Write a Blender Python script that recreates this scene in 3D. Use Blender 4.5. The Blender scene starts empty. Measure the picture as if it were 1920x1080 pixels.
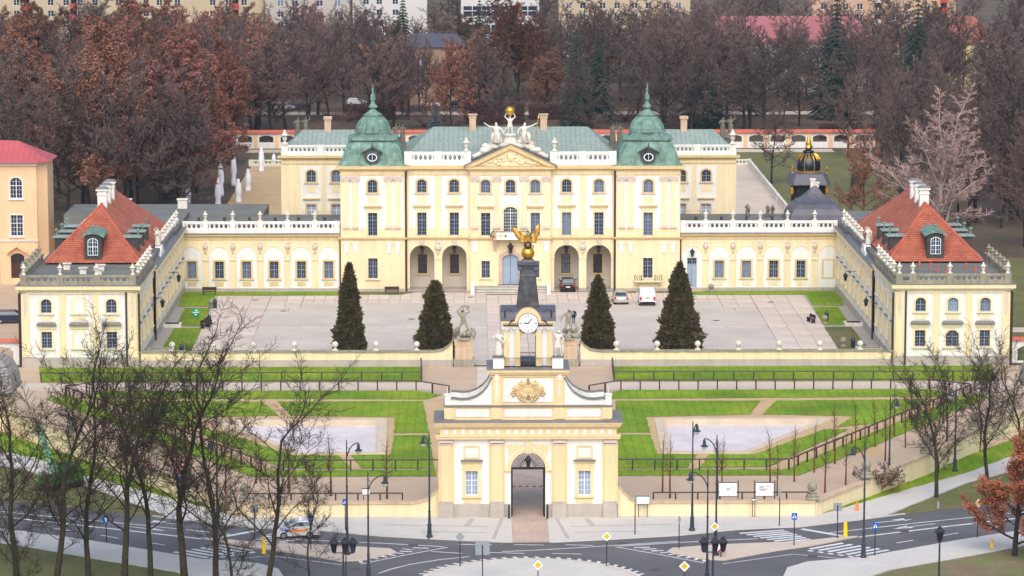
import bpy, math, random
import numpy as np
from mathutils import Vector, Matrix
R = math.radians
PI = math.pi
random.seed(7)
C = bpy.context.scene.collection
SC = bpy.context.scene

# ---------------------------------------------------------------- camera, sky, sun, exposure
cam_data = bpy.data.cameras.new('camera')
cam_data.sensor_width = 36.0
cam_data.lens = 111.75
cam_data.clip_start = 5.0
cam_data.clip_end = 4000.0
camera = bpy.data.objects.new('camera', cam_data)
C.objects.link(camera)
camera.location = (-4.7, -394.3, 58.0)
camera.rotation_euler = (R(90.0 - 8.304), 0.0, R(-0.711))
SC.camera = camera

SUN_EL, SUN_AZ = 46.0, 181.0           # degrees; azimuth clockwise from +Y (the view direction)
world = bpy.data.worlds.new('World')
SC.world = world
world.use_nodes = True
wn = world.node_tree.nodes
sky = wn.new('ShaderNodeTexSky')
sky.sky_type = 'NISHITA'
sky.sun_disc = False
sky.sun_elevation = R(SUN_EL)
sky.sun_rotation = R(SUN_AZ)
sky.air_density = 1.0
sky.dust_density = 2.5
sky.ozone_density = 1.0
wn['Background'].inputs['Strength'].default_value = 0.15
world.node_tree.links.new(sky.outputs[0], wn['Background'].inputs['Color'])
sun_data = bpy.data.lights.new('sun', 'SUN')
sun_data.energy = 1.3
sun_data.angle = R(60)
sun_data.color = (1.0, 0.99, 0.98)
sun = bpy.data.objects.new('sun', sun_data)
C.objects.link(sun)
_d = Vector((math.sin(R(SUN_AZ)) * math.cos(R(SUN_EL)), math.cos(R(SUN_AZ)) * math.cos(R(SUN_EL)), math.sin(R(SUN_EL))))
sun.rotation_euler = _d.to_track_quat('Z', 'Y').to_euler()
sun.location = (0, -60, 120)
SC.view_settings.view_transform = 'Standard'
SC.view_settings.look = 'None'
SC.view_settings.gamma = 1.0
SC.view_settings.exposure = 0.52
HAZE = 0.00006
SC.cycles.max_bounces = 6
SC.cycles.diffuse_bounces = 3
SC.cycles.use_denoising = True

# ---------------------------------------------------------------- helpers: materials
MAT = {}
def mat(name, col, rough=0.85, var=0.12, scale=0.6, fine=0.0, fscale=14.0, streak=0.0, bump=0.0, bscale=30.0,
        metal=0.0, spec=0.3, col2=None, objrand=0.0, mix=0.5, coord='Object', seams=None):
    m = bpy.data.materials.new(name)
    m.use_nodes = True
    nt = m.node_tree
    N, L = nt.nodes, nt.links
    b = N['Principled BSDF']
    b.inputs['Roughness'].default_value = rough
    b.inputs['Metallic'].default_value = metal
    b.inputs['Specular IOR Level'].default_value = spec
    tc = N.new('ShaderNodeTexCoord')
    src = tc.outputs[coord]
    def noise(sc, det=5.0, vec=None, rg=0.6):
        n = N.new('ShaderNodeTexNoise')
        n.inputs['Scale'].default_value = sc
        n.inputs['Detail'].default_value = det
        n.inputs['Roughness'].default_value = rg
        L.new(vec if vec is not None else src, n.inputs['Vector'])
        return n.outputs['Fac']
    def ramp(fac, lo, hi):
        r = N.new('ShaderNodeMapRange')
        r.inputs['From Min'].default_value = 0.3
        r.inputs['From Max'].default_value = 0.7
        r.inputs['To Min'].default_value = lo
        r.inputs['To Max'].default_value = hi
        L.new(fac, r.inputs['Value'])
        return r.outputs[0]
    cc = N.new('ShaderNodeMix')
    cc.data_type = 'RGBA'
    cc.inputs['A'].default_value = (*col, 1)
    cc.inputs['B'].default_value = (*(col2 or col), 1)
    cc.inputs['Factor'].default_value = 0.0
    if col2:
        L.new(ramp(noise(scale * 1.7, 6), mix - 0.5, mix + 0.5), cc.inputs['Factor'])
        cc.clamp_factor = True
    out = cc.outputs['Result']
    def mulval(fac):
        nonlocal out
        v = N.new('ShaderNodeVectorMath')
        v.operation = 'SCALE'
        L.new(out, v.inputs[0])
        L.new(fac, v.inputs['Scale'])
        out = v.outputs[0]
    if var:
        mulval(ramp(noise(scale, 6), 1 - var, 1 + var))
    if fine:
        mulval(ramp(noise(fscale, 3), 1 - fine, 1 + fine))
    if streak:
        mp = N.new('ShaderNodeMapping')
        mp.inputs['Scale'].default_value = (1.6, 1.6, 0.12)
        L.new(src, mp.inputs['Vector'])
        mulval(ramp(noise(1.3, 5, mp.outputs[0], 0.7), 1 - streak, 1 + streak * 0.3))
    if seams:                                  # standing-seam ribs along z/slope: period in metres along local x
        w = N.new('ShaderNodeTexWave')
        w.wave_type = 'BANDS'
        w.bands_direction = seams[1]
        w.inputs['Scale'].default_value = 0.314159 / seams[0]
        w.inputs['Distortion'].default_value = 0.0
        L.new(src, w.inputs['Vector'])
        r = N.new('ShaderNodeMapRange')
        r.inputs['From Min'].default_value = 0.9
        r.inputs['From Max'].default_value = 1.0
        r.inputs['To Min'].default_value = 1.0
        r.inputs['To Max'].default_value = seams[2]
        L.new(w.outputs['Fac'], r.inputs['Value'])
        mulval(r.outputs[0])
    if objrand:
        oi = N.new('ShaderNodeObjectInfo')
        hs = N.new('ShaderNodeHueSaturation')
        for k, (a, z, off) in (('Hue', (0.5 - objrand * 0.10, 0.5 + objrand * 0.10, 0)), ('Value', (1 - objrand, 1 + objrand, 0.37))):
            r = N.new('ShaderNodeMapRange')
            fr = N.new('ShaderNodeMath')
            fr.operation = 'ADD'
            fr.inputs[1].default_value = off
            L.new(oi.outputs['Random'], fr.inputs[0])
            f2 = N.new('ShaderNodeMath')
            f2.operation = 'FRACT'
            L.new(fr.outputs[0], f2.inputs[0])
            r.inputs['To Min'].default_value = a
            r.inputs['To Max'].default_value = z
            L.new(f2.outputs[0], r.inputs['Value'])
            L.new(r.outputs[0], hs.inputs[k])
        L.new(out, hs.inputs['Color'])
        out = hs.outputs['Color']
    L.new(out, b.inputs['Base Color'])
    if bump:
        bp = N.new('ShaderNodeBump')
        bp.inputs['Strength'].default_value = bump
        bp.inputs['Distance'].default_value = 0.05
        L.new(noise(bscale, 4), bp.inputs['Height'])
        L.new(bp.outputs[0], b.inputs['Normal'])
    MAT[name] = m
    return m

def srgb(r, g, b):
    f = lambda c: (c / 255 / 12.92) if c / 255 <= 0.04045 else ((c / 255 + 0.055) / 1.055) ** 2.4
    return (f(r), f(g), f(b))

mat('yellow', srgb(237, 218, 176), 0.9, 0.06, 0.25, 0.03, 6, streak=0.13)
mat('ochre', srgb(219, 191, 140), 0.9, 0.07, 0.4, 0.04, 6, streak=0.14)
mat('gate_yellow', srgb(236, 209, 160), 0.9, 0.06, 0.3, 0.03, 8, streak=0.12)
mat('white_plaster', srgb(233, 230, 221), 0.9, 0.05, 0.3, 0.03, 7, streak=0.13)
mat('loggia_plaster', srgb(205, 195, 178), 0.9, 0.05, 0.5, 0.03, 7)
mat('plinth', srgb(180, 170, 158), 0.9, 0.10, 0.5, 0.05, 8, streak=0.12)
mat('stone_white', srgb(222, 215, 200), 0.9, 0.10, 1.5, 0.08, 10, streak=0.12)
mat('stone_grey', srgb(158, 151, 132), 0.92, 0.18, 1.2, 0.14, 9, streak=0.3, bump=0.4, bscale=14)
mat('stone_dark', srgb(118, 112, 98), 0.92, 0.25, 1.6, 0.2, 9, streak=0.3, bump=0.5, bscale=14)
mat('stone_pink', srgb(206, 178, 150), 0.92, 0.12, 1.0, 0.08, 9, streak=0.2)
mat('capital', srgb(212, 196, 182), 0.9, 0.1, 3.0, 0.1, 16)
mat('copper', srgb(134, 166, 150), 0.7, 0.16, 0.7, 0.1, 9, streak=0.42, spec=0.25, col2=srgb(92, 122, 108), mix=0.36)
mat('copper_roof', srgb(150, 164, 154), 0.75, 0.12, 0.4, 0.08, 8, streak=0.25, spec=0.2, seams=(0.62, 'X', 0.72))
mat('copper_roof_side', srgb(150, 164, 154), 0.75, 0.12, 0.4, 0.08, 8, streak=0.25, spec=0.2, seams=(0.62, 'Y', 0.72))
mat('copper_dark', srgb(62, 50, 54), 0.5, 0.25, 0.9, 0.1, 8, streak=0.45, spec=0.5, col2=srgb(84, 116, 112), mix=0.16)
mat('dark_metal_roof', srgb(86, 84, 94), 0.45, 0.15, 0.8, 0.08, 8, streak=0.25, spec=0.5)
mat('lead', srgb(120, 119, 118), 0.6, 0.12, 0.8, 0.08, 8, spec=0.4)
mat('felt_roof', srgb(116, 116, 110), 0.9, 0.18, 0.35, 0.1, 5, bump=0.2)
mat('dark_cladding', srgb(70, 68, 66), 0.85, 0.15, 1.0, 0.08, 8)
mat('red_tile', srgb(188, 112, 84), 0.85, 0.14, 0.5, 0.22, 5.5, col2=srgb(156, 86, 70), mix=0.45)
mat('red_coping', srgb(192, 104, 84), 0.85, 0.14, 1.0, 0.12, 6)
mat('gold', (0.78, 0.42, 0.06), 0.36, 0.22, 2.2, 0.14, 8, metal=0.85, spec=0.5)
mat('gold_leaf', (0.70, 0.40, 0.08), 0.42, 0.3, 5.0, 0.2, 14, metal=0.75, spec=0.5)
mat('black_iron', srgb(44, 44, 48), 0.55, 0.2, 3, spec=0.4)
mat('lamp_iron', srgb(50, 58, 66), 0.5, 0.15, 3, spec=0.4)
mat('down_pipe', srgb(66, 52, 46), 0.6, 0.15, 2)
mat('window_white', srgb(222, 228, 232), 0.6, 0.03, 1)
mat('window_blue', srgb(132, 146, 166), 0.6, 0.05, 1)
mat('door_blue', srgb(150, 166, 184), 0.6, 0.06, 1.2, 0.03, 8)
mat('glass', srgb(42, 46, 58), 0.08, 0.45, 1.6, spec=0.6, objrand=0.45)
mat('glass_mid', srgb(104, 114, 130), 0.12, 0.35, 1.6, spec=0.5, objrand=0.3)
mat('glass_pale', srgb(150, 165, 190), 0.12, 0.2, 0.9, spec=0.6)
mat('dark_wood', srgb(74, 52, 46), 0.85, 0.2, 2.0, 0.1, 20)
mat('rail_wood', srgb(88, 80, 78), 0.85, 0.2, 1.5, 0.1, 20)
mat('grass', srgb(96, 138, 12), 0.95, 0.26, 0.12, 0.24, 2.6, col2=srgb(140, 152, 36), mix=0.42, bump=0.4, bscale=16, seams=(0.9, 'X', 0.78))
mat('grass_dull', srgb(96, 108, 58), 0.95, 0.2, 0.2, 0.16, 3.0, col2=srgb(120, 104, 70), mix=0.4)
mat('gravel', srgb(194, 169, 142), 0.95, 0.08, 0.22, 0.08, 7.0)
mat('gravel_grey', srgb(204, 187, 168), 0.95, 0.08, 0.3, 0.08, 7.0)
mat('path_sand', srgb(196, 166, 124), 0.95, 0.10, 0.3, 0.08, 6.0)
mat('slab_pink', srgb(206, 190, 175), 0.92, 0.12, 0.5, 0.08, 6.0, objrand=0.08)
mat('asphalt_pale', srgb(201, 191, 177), 0.93, 0.10, 0.14, 0.08, 6.0, col2=srgb(190, 179, 166), mix=0.45)
mat('joint_dark', srgb(134, 110, 96), 0.95, 0.2, 1.0)
mat('cobble', srgb(190, 167, 150), 0.9, 0.12, 0.6, 0.25, 7.0, bump=0.6, bscale=7)
mat('pavement', srgb(202, 196, 187), 0.92, 0.06, 0.3, 0.04, 3.0)
mat('pavement_dark', srgb(176, 172, 168), 0.92, 0.08, 0.5, 0.06, 4)
mat('kerb_stone', srgb(180, 176, 170), 0.92, 0.1, 1.0, 0.08, 6)
mat('asphalt', srgb(94, 93, 95), 0.9, 0.14, 0.12, 0.1, 8.0, bump=0.1, bscale=40, col2=srgb(108, 106, 106), mix=0.35)
mat('road_paint', srgb(226, 224, 220), 0.85, 0.08, 0.5, 0.14, 4, col2=srgb(188, 186, 184), mix=0.25)
mat('pool_bed', srgb(222, 212, 208), 0.7, 0.07, 0.2, 0.06, 3.0, col2=srgb(204, 192, 192), mix=0.4)
mat('pool_edge', srgb(206, 188, 162), 0.9, 0.1, 0.6, 0.06, 5)
mat('soil', srgb(130, 110, 88), 0.95, 0.2, 0.2, 0.14, 3.0, col2=srgb(108, 116, 64), mix=0.45)
mat('leaf_litter', srgb(98, 78, 66), 0.95, 0.25, 0.08, 0.2, 1.5, col2=srgb(84, 88, 58), mix=0.25)
mat('bark', srgb(50, 43, 37), 0.95, 0.25, 1.2, 0.2, 8, col2=srgb(70, 66, 46), mix=0.4)
mat('bark_dark', srgb(52, 47, 48), 0.95, 0.25, 0.8, 0.15, 6)
mat('bark_red', srgb(112, 62, 46), 0.95, 0.2, 1.5, 0.12, 8)
mat('bark_pale', srgb(188, 168, 160), 0.95, 0.2, 0.6, 0.15, 5)
mat('twig', srgb(62, 52, 44), 0.95, 0.2, 0.6)
mat('twig_far', srgb(96, 82, 76), 0.95, 0.18, 0.15, objrand=0.14)
mat('twig_purple', srgb(120, 98, 90), 0.95, 0.18, 0.15, objrand=0.14)
mat('twig_red', srgb(136, 94, 78), 0.95, 0.25, 0.3, objrand=0.18)
mat('twig_rust', srgb(158, 100, 66), 0.95, 0.25, 0.8, objrand=0.1)
mat('twig_pale', srgb(166, 138, 130), 0.95, 0.18, 0.3)
mat('thuja', srgb(76, 80, 52), 0.95, 0.35, 1.1, 0.3, 5, col2=srgb(102, 77, 53), mix=0.4)
mat('spruce', srgb(44, 62, 54), 0.95, 0.2, 0.4, objrand=0.12)
mat('spruce_blue', srgb(66, 88, 94), 0.95, 0.2, 0.4)
mat('hedge', srgb(84, 62, 58), 0.95, 0.25, 0.6)
mat('shingle', srgb(160, 152, 146), 0.9, 0.15, 1.0, 0.28, 6, seams=(0.28, 'Z', 0.5))
mat('orange_plaster', srgb(236, 196, 154), 0.9, 0.07, 0.2, 0.03, 5, streak=0.08)
mat('tin_roof', srgb(188, 92, 94), 0.7, 0.08, 0.3, 0.06, 5, seams=(0.7, 'X', 0.8))
mat('house_roof', srgb(150, 92, 80), 0.85, 0.12, 0.4, 0.1, 4)
mat('pink_roof', srgb(160, 98, 102), 0.7, 0.08, 0.3, 0.04, 5)
mat('block_cream', srgb(190, 172, 142), 0.9, 0.06, 0.2)
mat('block_orange', srgb(194, 160, 132), 0.9, 0.06, 0.2)
mat('block_grey', srgb(178, 170, 158), 0.9, 0.08, 0.2)
mat('block_white', srgb(206, 202, 196), 0.9, 0.05, 0.2)
mat('block_yellow', srgb(206, 194, 138), 0.9, 0.07, 0.2)
mat('block_brown', srgb(150, 124, 104), 0.9, 0.1, 0.2)
mat('balcony_red', srgb(184, 70, 66), 0.8, 0.05, 0.2)
mat('shroud', srgb(232, 230, 238), 0.8, 0.06, 1.0)
mat('paint_white', srgb(238, 238, 238), 0.35, 0.02, 1, spec=0.5)
mat('paint_black', srgb(22, 24, 30), 0.25, 0.05, 1, spec=0.6)
mat('paint_silver', srgb(190, 184, 170), 0.3, 0.03, 1, metal=0.4, spec=0.5)
mat('paint_pearl', srgb(206, 204, 206), 0.3, 0.03, 1, metal=0.2, spec=0.5)
mat('paint_navy', srgb(34, 40, 66), 0.3, 0.05, 1, spec=0.5)
mat('car_glass', srgb(56, 70, 78), 0.08, 0.1, 1, spec=0.8)
mat('tyre', srgb(30, 30, 32), 0.9, 0.1, 3)
mat('wheel_rim', srgb(150, 152, 156), 0.4, 0.05, 3, metal=0.6)
mat('tail_red', srgb(190, 30, 40), 0.3, 0.05, 3)
mat('sign_yellow', srgb(250, 176, 20), 0.5, 0.02, 1)
mat('sign_white', srgb(240, 240, 240), 0.5, 0.02, 1)
mat('sign_blue', srgb(20, 96, 190), 0.5, 0.02, 1)
mat('sign_red', srgb(214, 30, 40), 0.5, 0.02, 1)
mat('sign_back', srgb(140, 146, 150), 0.6, 0.05, 1)
mat('sign_green', srgb(0, 150, 108), 0.6, 0.02, 1)
mat('banner_green', srgb(70, 150, 84), 0.7, 0.04, 1)
mat('print_grey', srgb(150, 150, 150), 0.7, 0.02, 1)
mat('bollard_yellow', srgb(250, 198, 0), 0.5, 0.04, 1)
mat('orange_paint', srgb(240, 130, 30), 0.5, 0.04, 1)
mat('green_lattice', srgb(112, 172, 136), 0.6, 0.08, 1)
mat('green_machine', srgb(56, 128, 46), 0.6, 0.15, 1.5)
mat('lamp_glass', srgb(206, 206, 200), 0.3, 0.05, 1, spec=0.5)
mat('skin', srgb(206, 160, 136), 0.7, 0.03, 3)
mat('cloth_navy', srgb(38, 44, 78), 0.9, 0.1, 3)
mat('cloth_jeans', srgb(52, 72, 120), 0.9, 0.1, 3)
mat('hair_dark', srgb(44, 34, 30), 0.9, 0.1, 3)
mat('dark_void', srgb(36, 34, 36), 0.9, 0.1, 1)
mat('clock_face', srgb(238, 236, 234), 0.6, 0.03, 1)
mat('flower_red', srgb(170, 80, 50), 0.9, 0.3, 2)

# ---------------------------------------------------------------- helpers: meshes and objects
def new_obj(name, mesh, parent=None, loc=(0, 0, 0), rz=0.0, scale=None):
    o = bpy.data.objects.new(name, mesh)
    C.objects.link(o)
    o.location = loc
    o.rotation_euler = (0, 0, rz)
    if scale is not None:
        o.scale = scale if hasattr(scale, '__len__') else (scale, scale, scale)
    if parent is not None:
        o.parent = parent
    return o

def tag(o, label=None, cat=None, group=None, kind=None):
    if label: o['label'] = label
    if cat: o['category'] = cat
    if group: o['group'] = group
    if kind: o['kind'] = kind
    return o

def thing(name, label, cat, loc=(0, 0, 0), rz=0.0, group=None, scale=None):
    return tag(new_obj(name, None, None, loc, rz, scale), label, cat, group)

def copy_tree(o, loc=None, rz=None, label=None, parent=None, scale=None):
    c = o.copy()
    C.objects.link(c)
    c.parent = parent
    if loc is not None: c.location = loc
    if rz is not None: c.rotation_euler = (0, 0, rz)
    if scale is not None: c.scale = scale if hasattr(scale, '__len__') else (scale,) * 3
    if label: c['label'] = label
    for ch in list(o.children):
        copy_tree(ch, parent=c)
    return c

class MB:
    """collects faces in a local frame (x along, y into the building, z up); tr moves them to the object frame"""
    def __init__(s, ox=0.0, oy=0.0, rz=0.0, oz=0.0):
        s.v, s.f, s.mi = [], [], []
        s.o = (ox, oy, oz)
        s.c, s.s = math.cos(rz), math.sin(rz)
        s.rz = rz
        s.m = 0
    def at(s, x, y, z):
        return (s.o[0] + s.c * x - s.s * y, s.o[1] + s.s * x + s.c * y, s.o[2] + z)
    def sub(s):
        n = MB()
        n.o, n.c, n.s, n.rz = s.o, s.c, s.s, s.rz
        return n
    def add(s, pts, faces):
        b = len(s.v)
        s.v += [s.at(*p) for p in pts]
        s.f += [tuple(b + i for i in f) for f in faces]
        s.mi += [s.m] * len(faces)
    def box(s, x0, x1, y0, y1, z0, z1):
        s.add([(x0, y0, z0), (x1, y0, z0), (x1, y1, z0), (x0, y1, z0), (x0, y0, z1), (x1, y0, z1), (x1, y1, z1), (x0, y1, z1)],
              [(0, 3, 2, 1), (4, 5, 6, 7), (0, 1, 5, 4), (1, 2, 6, 5), (2, 3, 7, 6), (3, 0, 4, 7)])
    def frustum(s, a, za, b, zb):
        """a, b: (x0,x1,y0,y1) rectangles at za and zb"""
        p = [(a[0], a[2], za), (a[1], a[2], za), (a[1], a[3], za), (a[0], a[3], za), (b[0], b[2], zb), (b[1], b[2], zb), (b[1], b[3], zb), (b[0], b[3], zb)]
        s.add(p, [(0, 3, 2, 1), (4, 5, 6, 7), (0, 1, 5, 4), (1, 2, 6, 5), (2, 3, 7, 6), (3, 0, 4, 7)])
    def poly(s, pts):
        s.add(pts, [tuple(range(len(pts)))])
    def prism(s, xz, y0, y1):
        """polygon in the x-z plane, extruded from y0 to y1"""
        n = len(xz)
        s.add([(x, y0, z) for x, z in xz] + [(x, y1, z) for x, z in xz],
              [tuple(range(n)), tuple(range(2 * n - 1, n - 1, -1))] + [(i, i + n, (i + 1) % n + n, (i + 1) % n) for i in range(n)])
    def slab(s, xy, z0, z1):
        n = len(xy)
        s.add([(x, y, z0) for x, y in xy] + [(x, y, z1) for x, y in xy],
              [tuple(range(n - 1, -1, -1)), tuple(range(n, 2 * n))] + [(i, (i + 1) % n, (i + 1) % n + n, i + n) for i in range(n)])
    def loft(s, rings, cap=True, close=True):
        n = len(rings[0])
        pts = [p for r in rings for p in r]
        fs = []
        for k in range(len(rings) - 1):
            for i in range(n if close else n - 1):
                j = (i + 1) % n
                fs.append((k * n + i, k * n + j, (k + 1) * n + j, (k + 1) * n + i))
        if cap:
            fs.append(tuple(range(n - 1, -1, -1)))
            fs.append(tuple((len(rings) - 1) * n + i for i in range(n)))
        s.add(pts, fs)
    def lathe(s, prof, cx=0, cy=0, n=12, a0=0.0):
        s.loft([[(cx + r * math.cos(a0 + 2 * PI * i / n), cy + r * math.sin(a0 + 2 * PI * i / n), z) for i in range(n)] for z, r in prof])
    def tube(s, p, q, r0, r1=None, n=6):
        r1 = r0 if r1 is None else r1
        p, q = Vector(p), Vector(q)
        d = (q - p)
        if d.length < 1e-6: return
        d.normalize()
        u = d.orthogonal().normalized()
        w = d.cross(u)
        rings = []
        for c, r in ((p, r0), (q, r1)):
            rings.append([tuple(c + (u * math.cos(2 * PI * i / n) + w * math.sin(2 * PI * i / n)) * r) for i in range(n)])
        s.loft(rings)
    def path(s, pts, rs, n=6):
        pts = [Vector(p) for p in pts]
        rings = []
        for k, p in enumerate(pts):
            d = (pts[min(k + 1, len(pts) - 1)] - pts[max(k - 1, 0)]).normalized()
            u = Vector((0, 1, 0)).cross(d)
            if u.length < 0.1: u = Vector((1, 0, 0)).cross(d)
            u.normalize()
            w = d.cross(u)
            r = rs[k] if hasattr(rs, '__len__') else rs
            rings.append([tuple(p + (u * math.cos(2 * PI * i / n) + w * math.sin(2 * PI * i / n)) * r) for i in range(n)])
        s.loft(rings)
    def ball(s, c, r, n=12, m=8, sq=(1, 1, 1)):
        s.loft([[(c[0] + sq[0] * r * max(math.sin(PI * k / m), 0.02) * math.cos(2 * PI * i / n), c[1] + sq[1] * r * max(math.sin(PI * k / m), 0.02) * math.sin(2 * PI * i / n),
                  c[2] - sq[2] * r * math.cos(PI * k / m)) for i in range(n)] for k in range(m + 1)])
    def mesh(s, name, mats, smooth=False):
        me = bpy.data.meshes.new(name)
        me.from_pydata(s.v, [], s.f)
        for m in (mats if isinstance(mats, (list, tuple)) else [mats]):
            me.materials.append(MAT[m])
        if any(s.mi):
            me.polygons.foreach_set('material_index', s.mi)
        if smooth:
            me.polygons.foreach_set('use_smooth', [True] * len(me.polygons))
        me.update()
        return me
    def build(s, name, mats, parent=None, smooth=False, loc=(0, 0, 0), rz=0.0):
        return new_obj(name, s.mesh(name, mats, smooth), parent, loc, rz)

def recalc(me):
    import bmesh
    b = bmesh.new()
    b.from_mesh(me)
    bmesh.ops.recalc_face_normals(b, faces=b.faces)
    b.to_mesh(me)
    b.free()

def part_box(parent, name, m, F, x0, x1, y0, y1, z0, z1):
    b = F.sub()
    b.box(x0, x1, y0, y1, z0, z1)
    return b.build(name, m, parent)

def arc_pts(uc, v1, w, rise, n=10):
    """points of an arched head from left springing to right springing"""
    if rise <= 0: return [(uc - w / 2, v1), (uc + w / 2, v1)]
    h = w / 2
    rad = (h * h + rise * rise) / (2 * rise)
    a = math.asin(min(1.0, h / rad))
    cz = v1 - rad
    if rise > h: a = PI - a
    return [(uc + rad * math.sin(t), cz + rad * math.cos(t)) for t in [-a + 2 * a * i / n for i in range(n + 1)]]

def wall(F, u0, u1, v0, v1, ops, depth=0.35, y=0.0, thick=None):
    """a facade sheet at local y with openings (uc, v0, v1, w, rise) and their reveals"""
    b = F.sub()
    us = sorted(set([u0, u1] + [x for o in ops for x in (o[0] - o[3] / 2, o[0] + o[3] / 2)]))
    vs = sorted(set([v0, v1] + [x for o in ops for x in (o[1], o[2])]))
    us = [x for x in us if u0 - 1e-6 <= x <= u1 + 1e-6]
    vs = [x for x in vs if v0 - 1e-6 <= x <= v1 + 1e-6]
    for i in range(len(us) - 1):
        for j in range(len(vs) - 1):
            um, vm = (us[i] + us[i + 1]) / 2, (vs[j] + vs[j + 1]) / 2
            if any(abs(um - o[0]) < o[3] / 2 and o[1] < vm < o[2] for o in ops): continue
            b.poly([(us[i], y, vs[j]), (us[i + 1], y, vs[j]), (us[i + 1], y, vs[j + 1]), (us[i], y, vs[j + 1])])
    for o in ops:
        uc, a, z, w, rise = o
        ap = arc_pts(uc, z, w, rise)
        if rise > 0:
            h = len(ap) // 2
            for k in range(h):
                b.poly([(uc - w / 2, y, z), (ap[k][0], y, ap[k][1]), (ap[k + 1][0], y, ap[k + 1][1])])
            for k in range(h, len(ap) - 1):
                b.poly([(uc + w / 2, y, z), (ap[k][0], y, ap[k][1]), (ap[k + 1][0], y, ap[k + 1][1])])
        out = [(uc - w / 2, a)] + ap + [(uc + w / 2, a)]
        for k in range(len(out)):
            p, q = out[k], out[(k + 1) % len(out)]
            b.poly([(p[0], y, p[1]), (q[0], y, q[1]), (q[0], y + depth, q[1]), (p[0], y + depth, p[1])])
    if thick:
        for (p, q) in (((u0, v0), (u1, v0)), ((u1, v0), (u1, v1)), ((u1, v1), (u0, v1)), ((u0, v1), (u0, v0))):
            b.poly([(p[0], y, p[1]), (q[0], y, q[1]), (q[0], y + thick, q[1]), (p[0], y + thick, p[1])])
    return b

WIN = {}
RW = random.Random(12)
def window_meshes(w, h, rise, nx, ny, frame, glass, sur, sill, sur_mat):
    key = (round(w, 2), round(h, 2), round(rise, 2), nx, ny, frame, glass, sur, sill, sur_mat)
    if key in WIN: return WIN[key]
    f = MB()
    t = 0.07
    ap = arc_pts(0, h, w, rise)
    out = [(-w / 2, 0)] + ap + [(w / 2, 0)]
    inn = [(-w / 2 + t, t)] + [(x * (1 - 2 * t / w), z - t) for x, z in ap] + [(w / 2 - t, t)]
    for k in range(len(out)):
        j = (k + 1) % len(out)
        f.add([(*[out[k][0], -0.03, out[k][1]],), (out[j][0], -0.03, out[j][1]), (inn[j][0], -0.03, inn[j][1]), (inn[k][0], -0.03, inn[k][1]),
               (inn[j][0], 0.03, inn[j][1]), (inn[k][0], 0.03, inn[k][1])], [(0, 1, 2, 3), (3, 2, 4, 5)])
    def top(u):
        for k in range(len(ap) - 1):
            if ap[k][0] - 1e-6 <= u <= ap[k + 1][0] + 1e-6 and ap[k + 1][0] > ap[k][0]:
                return ap[k][1] + (ap[k + 1][1] - ap[k][1]) * (u - ap[k][0]) / (ap[k + 1][0] - ap[k][0])
        return h
    for i in range(1, nx):
        u = -w / 2 + w * i / nx
        bw = 0.05 if (i * 2 == nx) else 0.016
        f.box(u - bw, u + bw, -0.035, 0.02, t, top(u) - t * 0.5)
    for j in range(1, ny):
        v = h * j / ny
        if v > h - rise * 0.8 and rise > 0: continue
        bw = 0.04 if j == ny - 2 and ny > 3 else 0.016
        f.box(-w / 2 + t, w / 2 - t, -0.032, 0.02, v - bw, v + bw)
    p = MB()
    p.poly([(x, 0.0, z) for x, z in out])
    ms = [f.mesh('window', frame), p.mesh('pane', glass)]
    recalc(ms[1])
    if sur:
        q = MB()
        s0, dep = sur, 0.12
        oo = [(-w / 2 - s0, 0)] + arc_pts(0, h + s0, w + 2 * s0, rise * (1 + s0 / max(w, 0.1)) if rise else 0) + [(w / 2 + s0, 0)]
        n = len(out)
        for k in range(n - 1):
            q.add([(out[k][0], -dep, out[k][1]), (out[k + 1][0], -dep, out[k + 1][1]), (oo[k + 1][0], -dep, oo[k + 1][1]), (oo[k][0], -dep, oo[k][1]),
                   (oo[k + 1][0], 0.0, oo[k + 1][1]), (oo[k][0], 0.0, oo[k][1]), (out[k][0], 0.1, out[k][1]), (out[k + 1][0], 0.1, out[k + 1][1])],
                  [(0, 1, 2, 3), (3, 2, 4, 5), (1, 0, 6, 7)])
        if sill: q.box(-w / 2 - s0 - 0.12, w / 2 + s0 + 0.12, -0.22, 0.0, -0.16, -0.002)
        ms.append(q.mesh('surround', sur_mat))
    WIN[key] = ms
    return ms

def window(parent, F, uc, v0, v1, w, rise=0.0, nx=4, ny=5, y=0.0, depth=0.22, frame='window_blue', glass='glass', sur=0.2, sill=True, sur_mat='ochre', name='window'):
    if glass == 'glass' and RW.random() < 0.2: glass = 'glass_mid'
    ms = window_meshes(w, v1 - v0, rise, nx, ny, frame, glass, sur, sill, sur_mat)
    o = new_obj(name, ms[0], parent, F.at(uc, y + depth, v0), F.rz)
    g = new_obj('pane', ms[1], o, (0, 0.01, 0))
    if sur:
        s = new_obj('surround', ms[2], o, (0, -depth, 0))
    return o

def baluster_mesh(F, u0, u1, y, z0, z1, step=0.55, r=0.17, holes=0.42):
    """row of waisted balusters with open ovals between them"""
    b = F.sub()
    n = max(1, int((u1 - u0) / step))
    st = (u1 - u0) / n
    h = z1 - z0
    for i in range(n + 1):
        x = u0 + i * st
        hw = st * 0.5
        prof = [(0, hw), (0.06, hw), (0.22, hw * 0.5), (0.5, hw * 0.26), (0.78, hw * 0.5), (0.94, hw), (1, hw)]
        b.loft([[(x - a, y - 0.09, z0 + h * t), (x + a, y - 0.09, z0 + h * t), (x + a, y + 0.09, z0 + h * t), (x - a, y + 0.09, z0 + h * t)] for t, a in prof], cap=False)
    return b
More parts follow.
